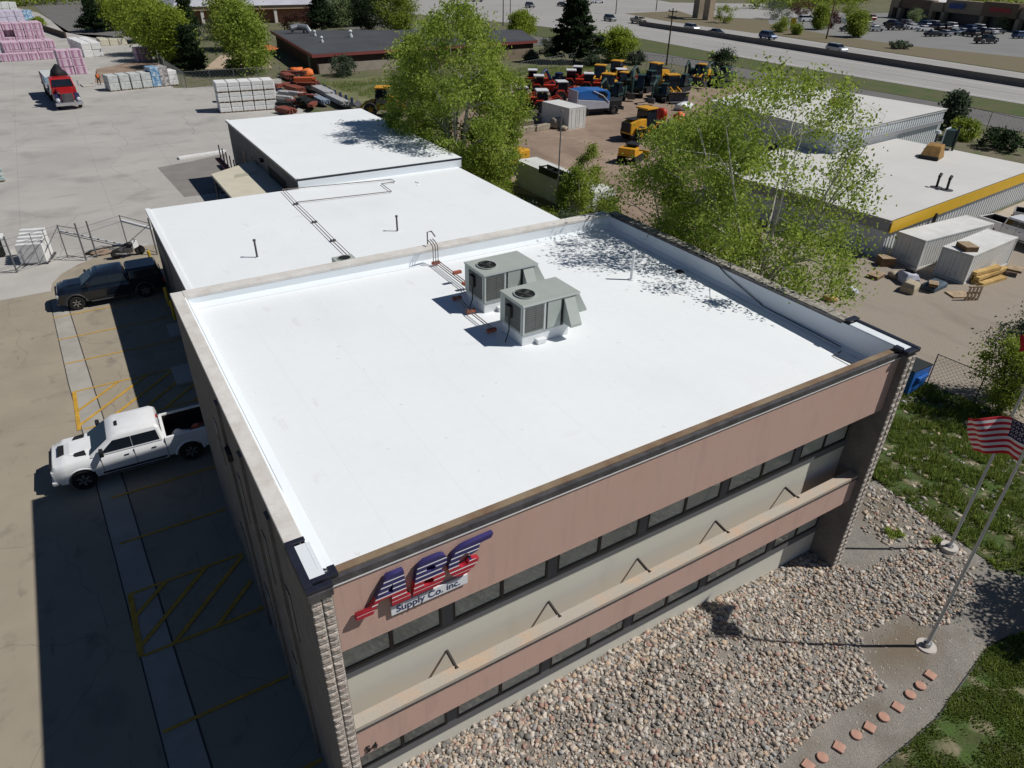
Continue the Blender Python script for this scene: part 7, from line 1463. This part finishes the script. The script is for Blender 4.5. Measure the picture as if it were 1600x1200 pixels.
# ================================================================== THE PERSON IN THE YARD
pp = G(156, 133); t = thing('person', 'person in dark clothes and an orange vest standing left of the wrapped pallets', 'person', (pp.x, pp.y, 0), R(200))
def skin(name, joints, edges, mats, parent, sub=1):
    me = bpy.data.meshes.new(name); me.from_pydata([j[0] for j in joints], edges, []); me.update(); me.materials.append(mats); o = bpy.data.objects.new(name, me); col.objects.link(o); o.parent = parent
    import bmesh
    bm = bmesh.new(); bm.from_mesh(me); ly = bm.verts.layers.skin.verify(); bm.verts.ensure_lookup_table()
    for i, j in enumerate(joints): bm.verts[i][ly].radius = (j[1], j[1]*(j[2] if len(j) > 2 else 1))
    bm.verts[0][ly].use_root = True; bm.to_mesh(me); bm.free()
    o.modifiers.new('skin', 'SKIN').use_smooth_shade = True; s_ = o.modifiers.new('sub', 'SUBSURF'); s_.levels = s_.render_levels = sub; return o
J = [((0, 0, .95), .15, .8), ((0, 0, 1.15), .14, .8), ((0, 0, 1.38), .17, .7), ((0, 0, 1.50), .06), ((0, .01, 1.60), .085), ((0, .015, 1.70), .088), ((0, .01, 1.77), .05),
     ((-.19, 0, 1.42), .06), ((-.25, .03, 1.15), .045), ((-.24, .20, .95), .034), ((.19, 0, 1.42), .06), ((.25, -.03, 1.15), .045), ((.24, .10, .92), .034),
     ((-.10, 0, .88), .09), ((-.11, .16, .50), .065), ((-.11, .10, .10), .045), ((-.11, .24, .04), .038), ((.10, 0, .88), .09), ((.11, -.08, .50), .065), ((.11, -.30, .14), .045), ((.11, -.18, .05), .038)]
E_ = [(0, 1), (1, 2), (2, 3), (3, 4), (4, 5), (5, 6), (2, 7), (7, 8), (8, 9), (2, 10), (10, 11), (11, 12), (0, 13), (13, 14), (14, 15), (15, 16), (0, 17), (17, 18), (18, 19), (19, 20)]
for (w_i, s) in ((9, -1), (12, 1)):
    wx, wy, wz = J[w_i][0]; J.append(((wx, wy+.03, wz-.07), .026, .6)); pi_ = len(J)-1; E_.append((w_i, pi_))
    for k, (fx, fl_) in enumerate(((-.026, .075), (-.009, .085), (.009, .08), (.026, .065))): J.append(((wx+fx, wy+.05, wz-.07-fl_*.5), .008)); E_.append((pi_, len(J)-1)); J.append(((wx+fx*1.1, wy+.055, wz-.07-fl_), .007)); E_.append((len(J)-2, len(J)-1))
    J.append(((wx-s*.045, wy+.05, wz-.09), .009)); E_.append((pi_, len(J)-1))
mSkin = flat('mat_skin', (.36, .21, .15), .6); skin('body', J, E_, mSkin, t)
cl = lambda ids, k: [(J[i][0], J[i][1]*k, J[i][2] if len(J[i]) > 2 else 1) for i in ids]
skin('trousers', cl([0, 13, 14, 15, 17, 18, 19], 1.18), [(0, 1), (1, 2), (2, 3), (0, 4), (4, 5), (5, 6)], flat('mat_dark_trousers', (.015, .017, .025), .9), t)
skin('jacket', cl([1, 2, 7, 8, 9, 10, 11, 12], 1.2), [(0, 1), (1, 2), (2, 3), (3, 4), (1, 5), (5, 6), (6, 7)], flat('mat_dark_jacket', (.02, .018, .02), .9), t)
b = MB(); b.sphere((0, -.01, 1.72), .105, 12, 8, (1, 1.05, .8)); b.build('cap', mFan, t, smooth=True); b = MB(); b.loft([[(-.17, -.13, 1.0), (.17, -.13, 1.0), (.17, .14, 1.0), (-.17, .14, 1.0)], [(-.19, -.14, 1.4), (.19, -.14, 1.4), (.19, .15, 1.4), (-.19, .15, 1.4)]]); b.build('vest', mOr, t, bevel=.05)
b = MB(); b.sphere((0, .105, 1.655), .018, 6, 5); b.build('nose', mSkin, t)
for s in (-1, 1): b = MB(); b.sphere((s*.03, .092, 1.685), .011, 6, 5); b.build('eye', mFan, t); b = MB(); b.box(min(s*.05, s*.16), max(s*.05, s*.16), -.02 if s < 0 else -.24, .26 if s < 0 else -.06+.02, 0, .07); b.build('shoe', mFan, t, bevel=.02)
print('done')
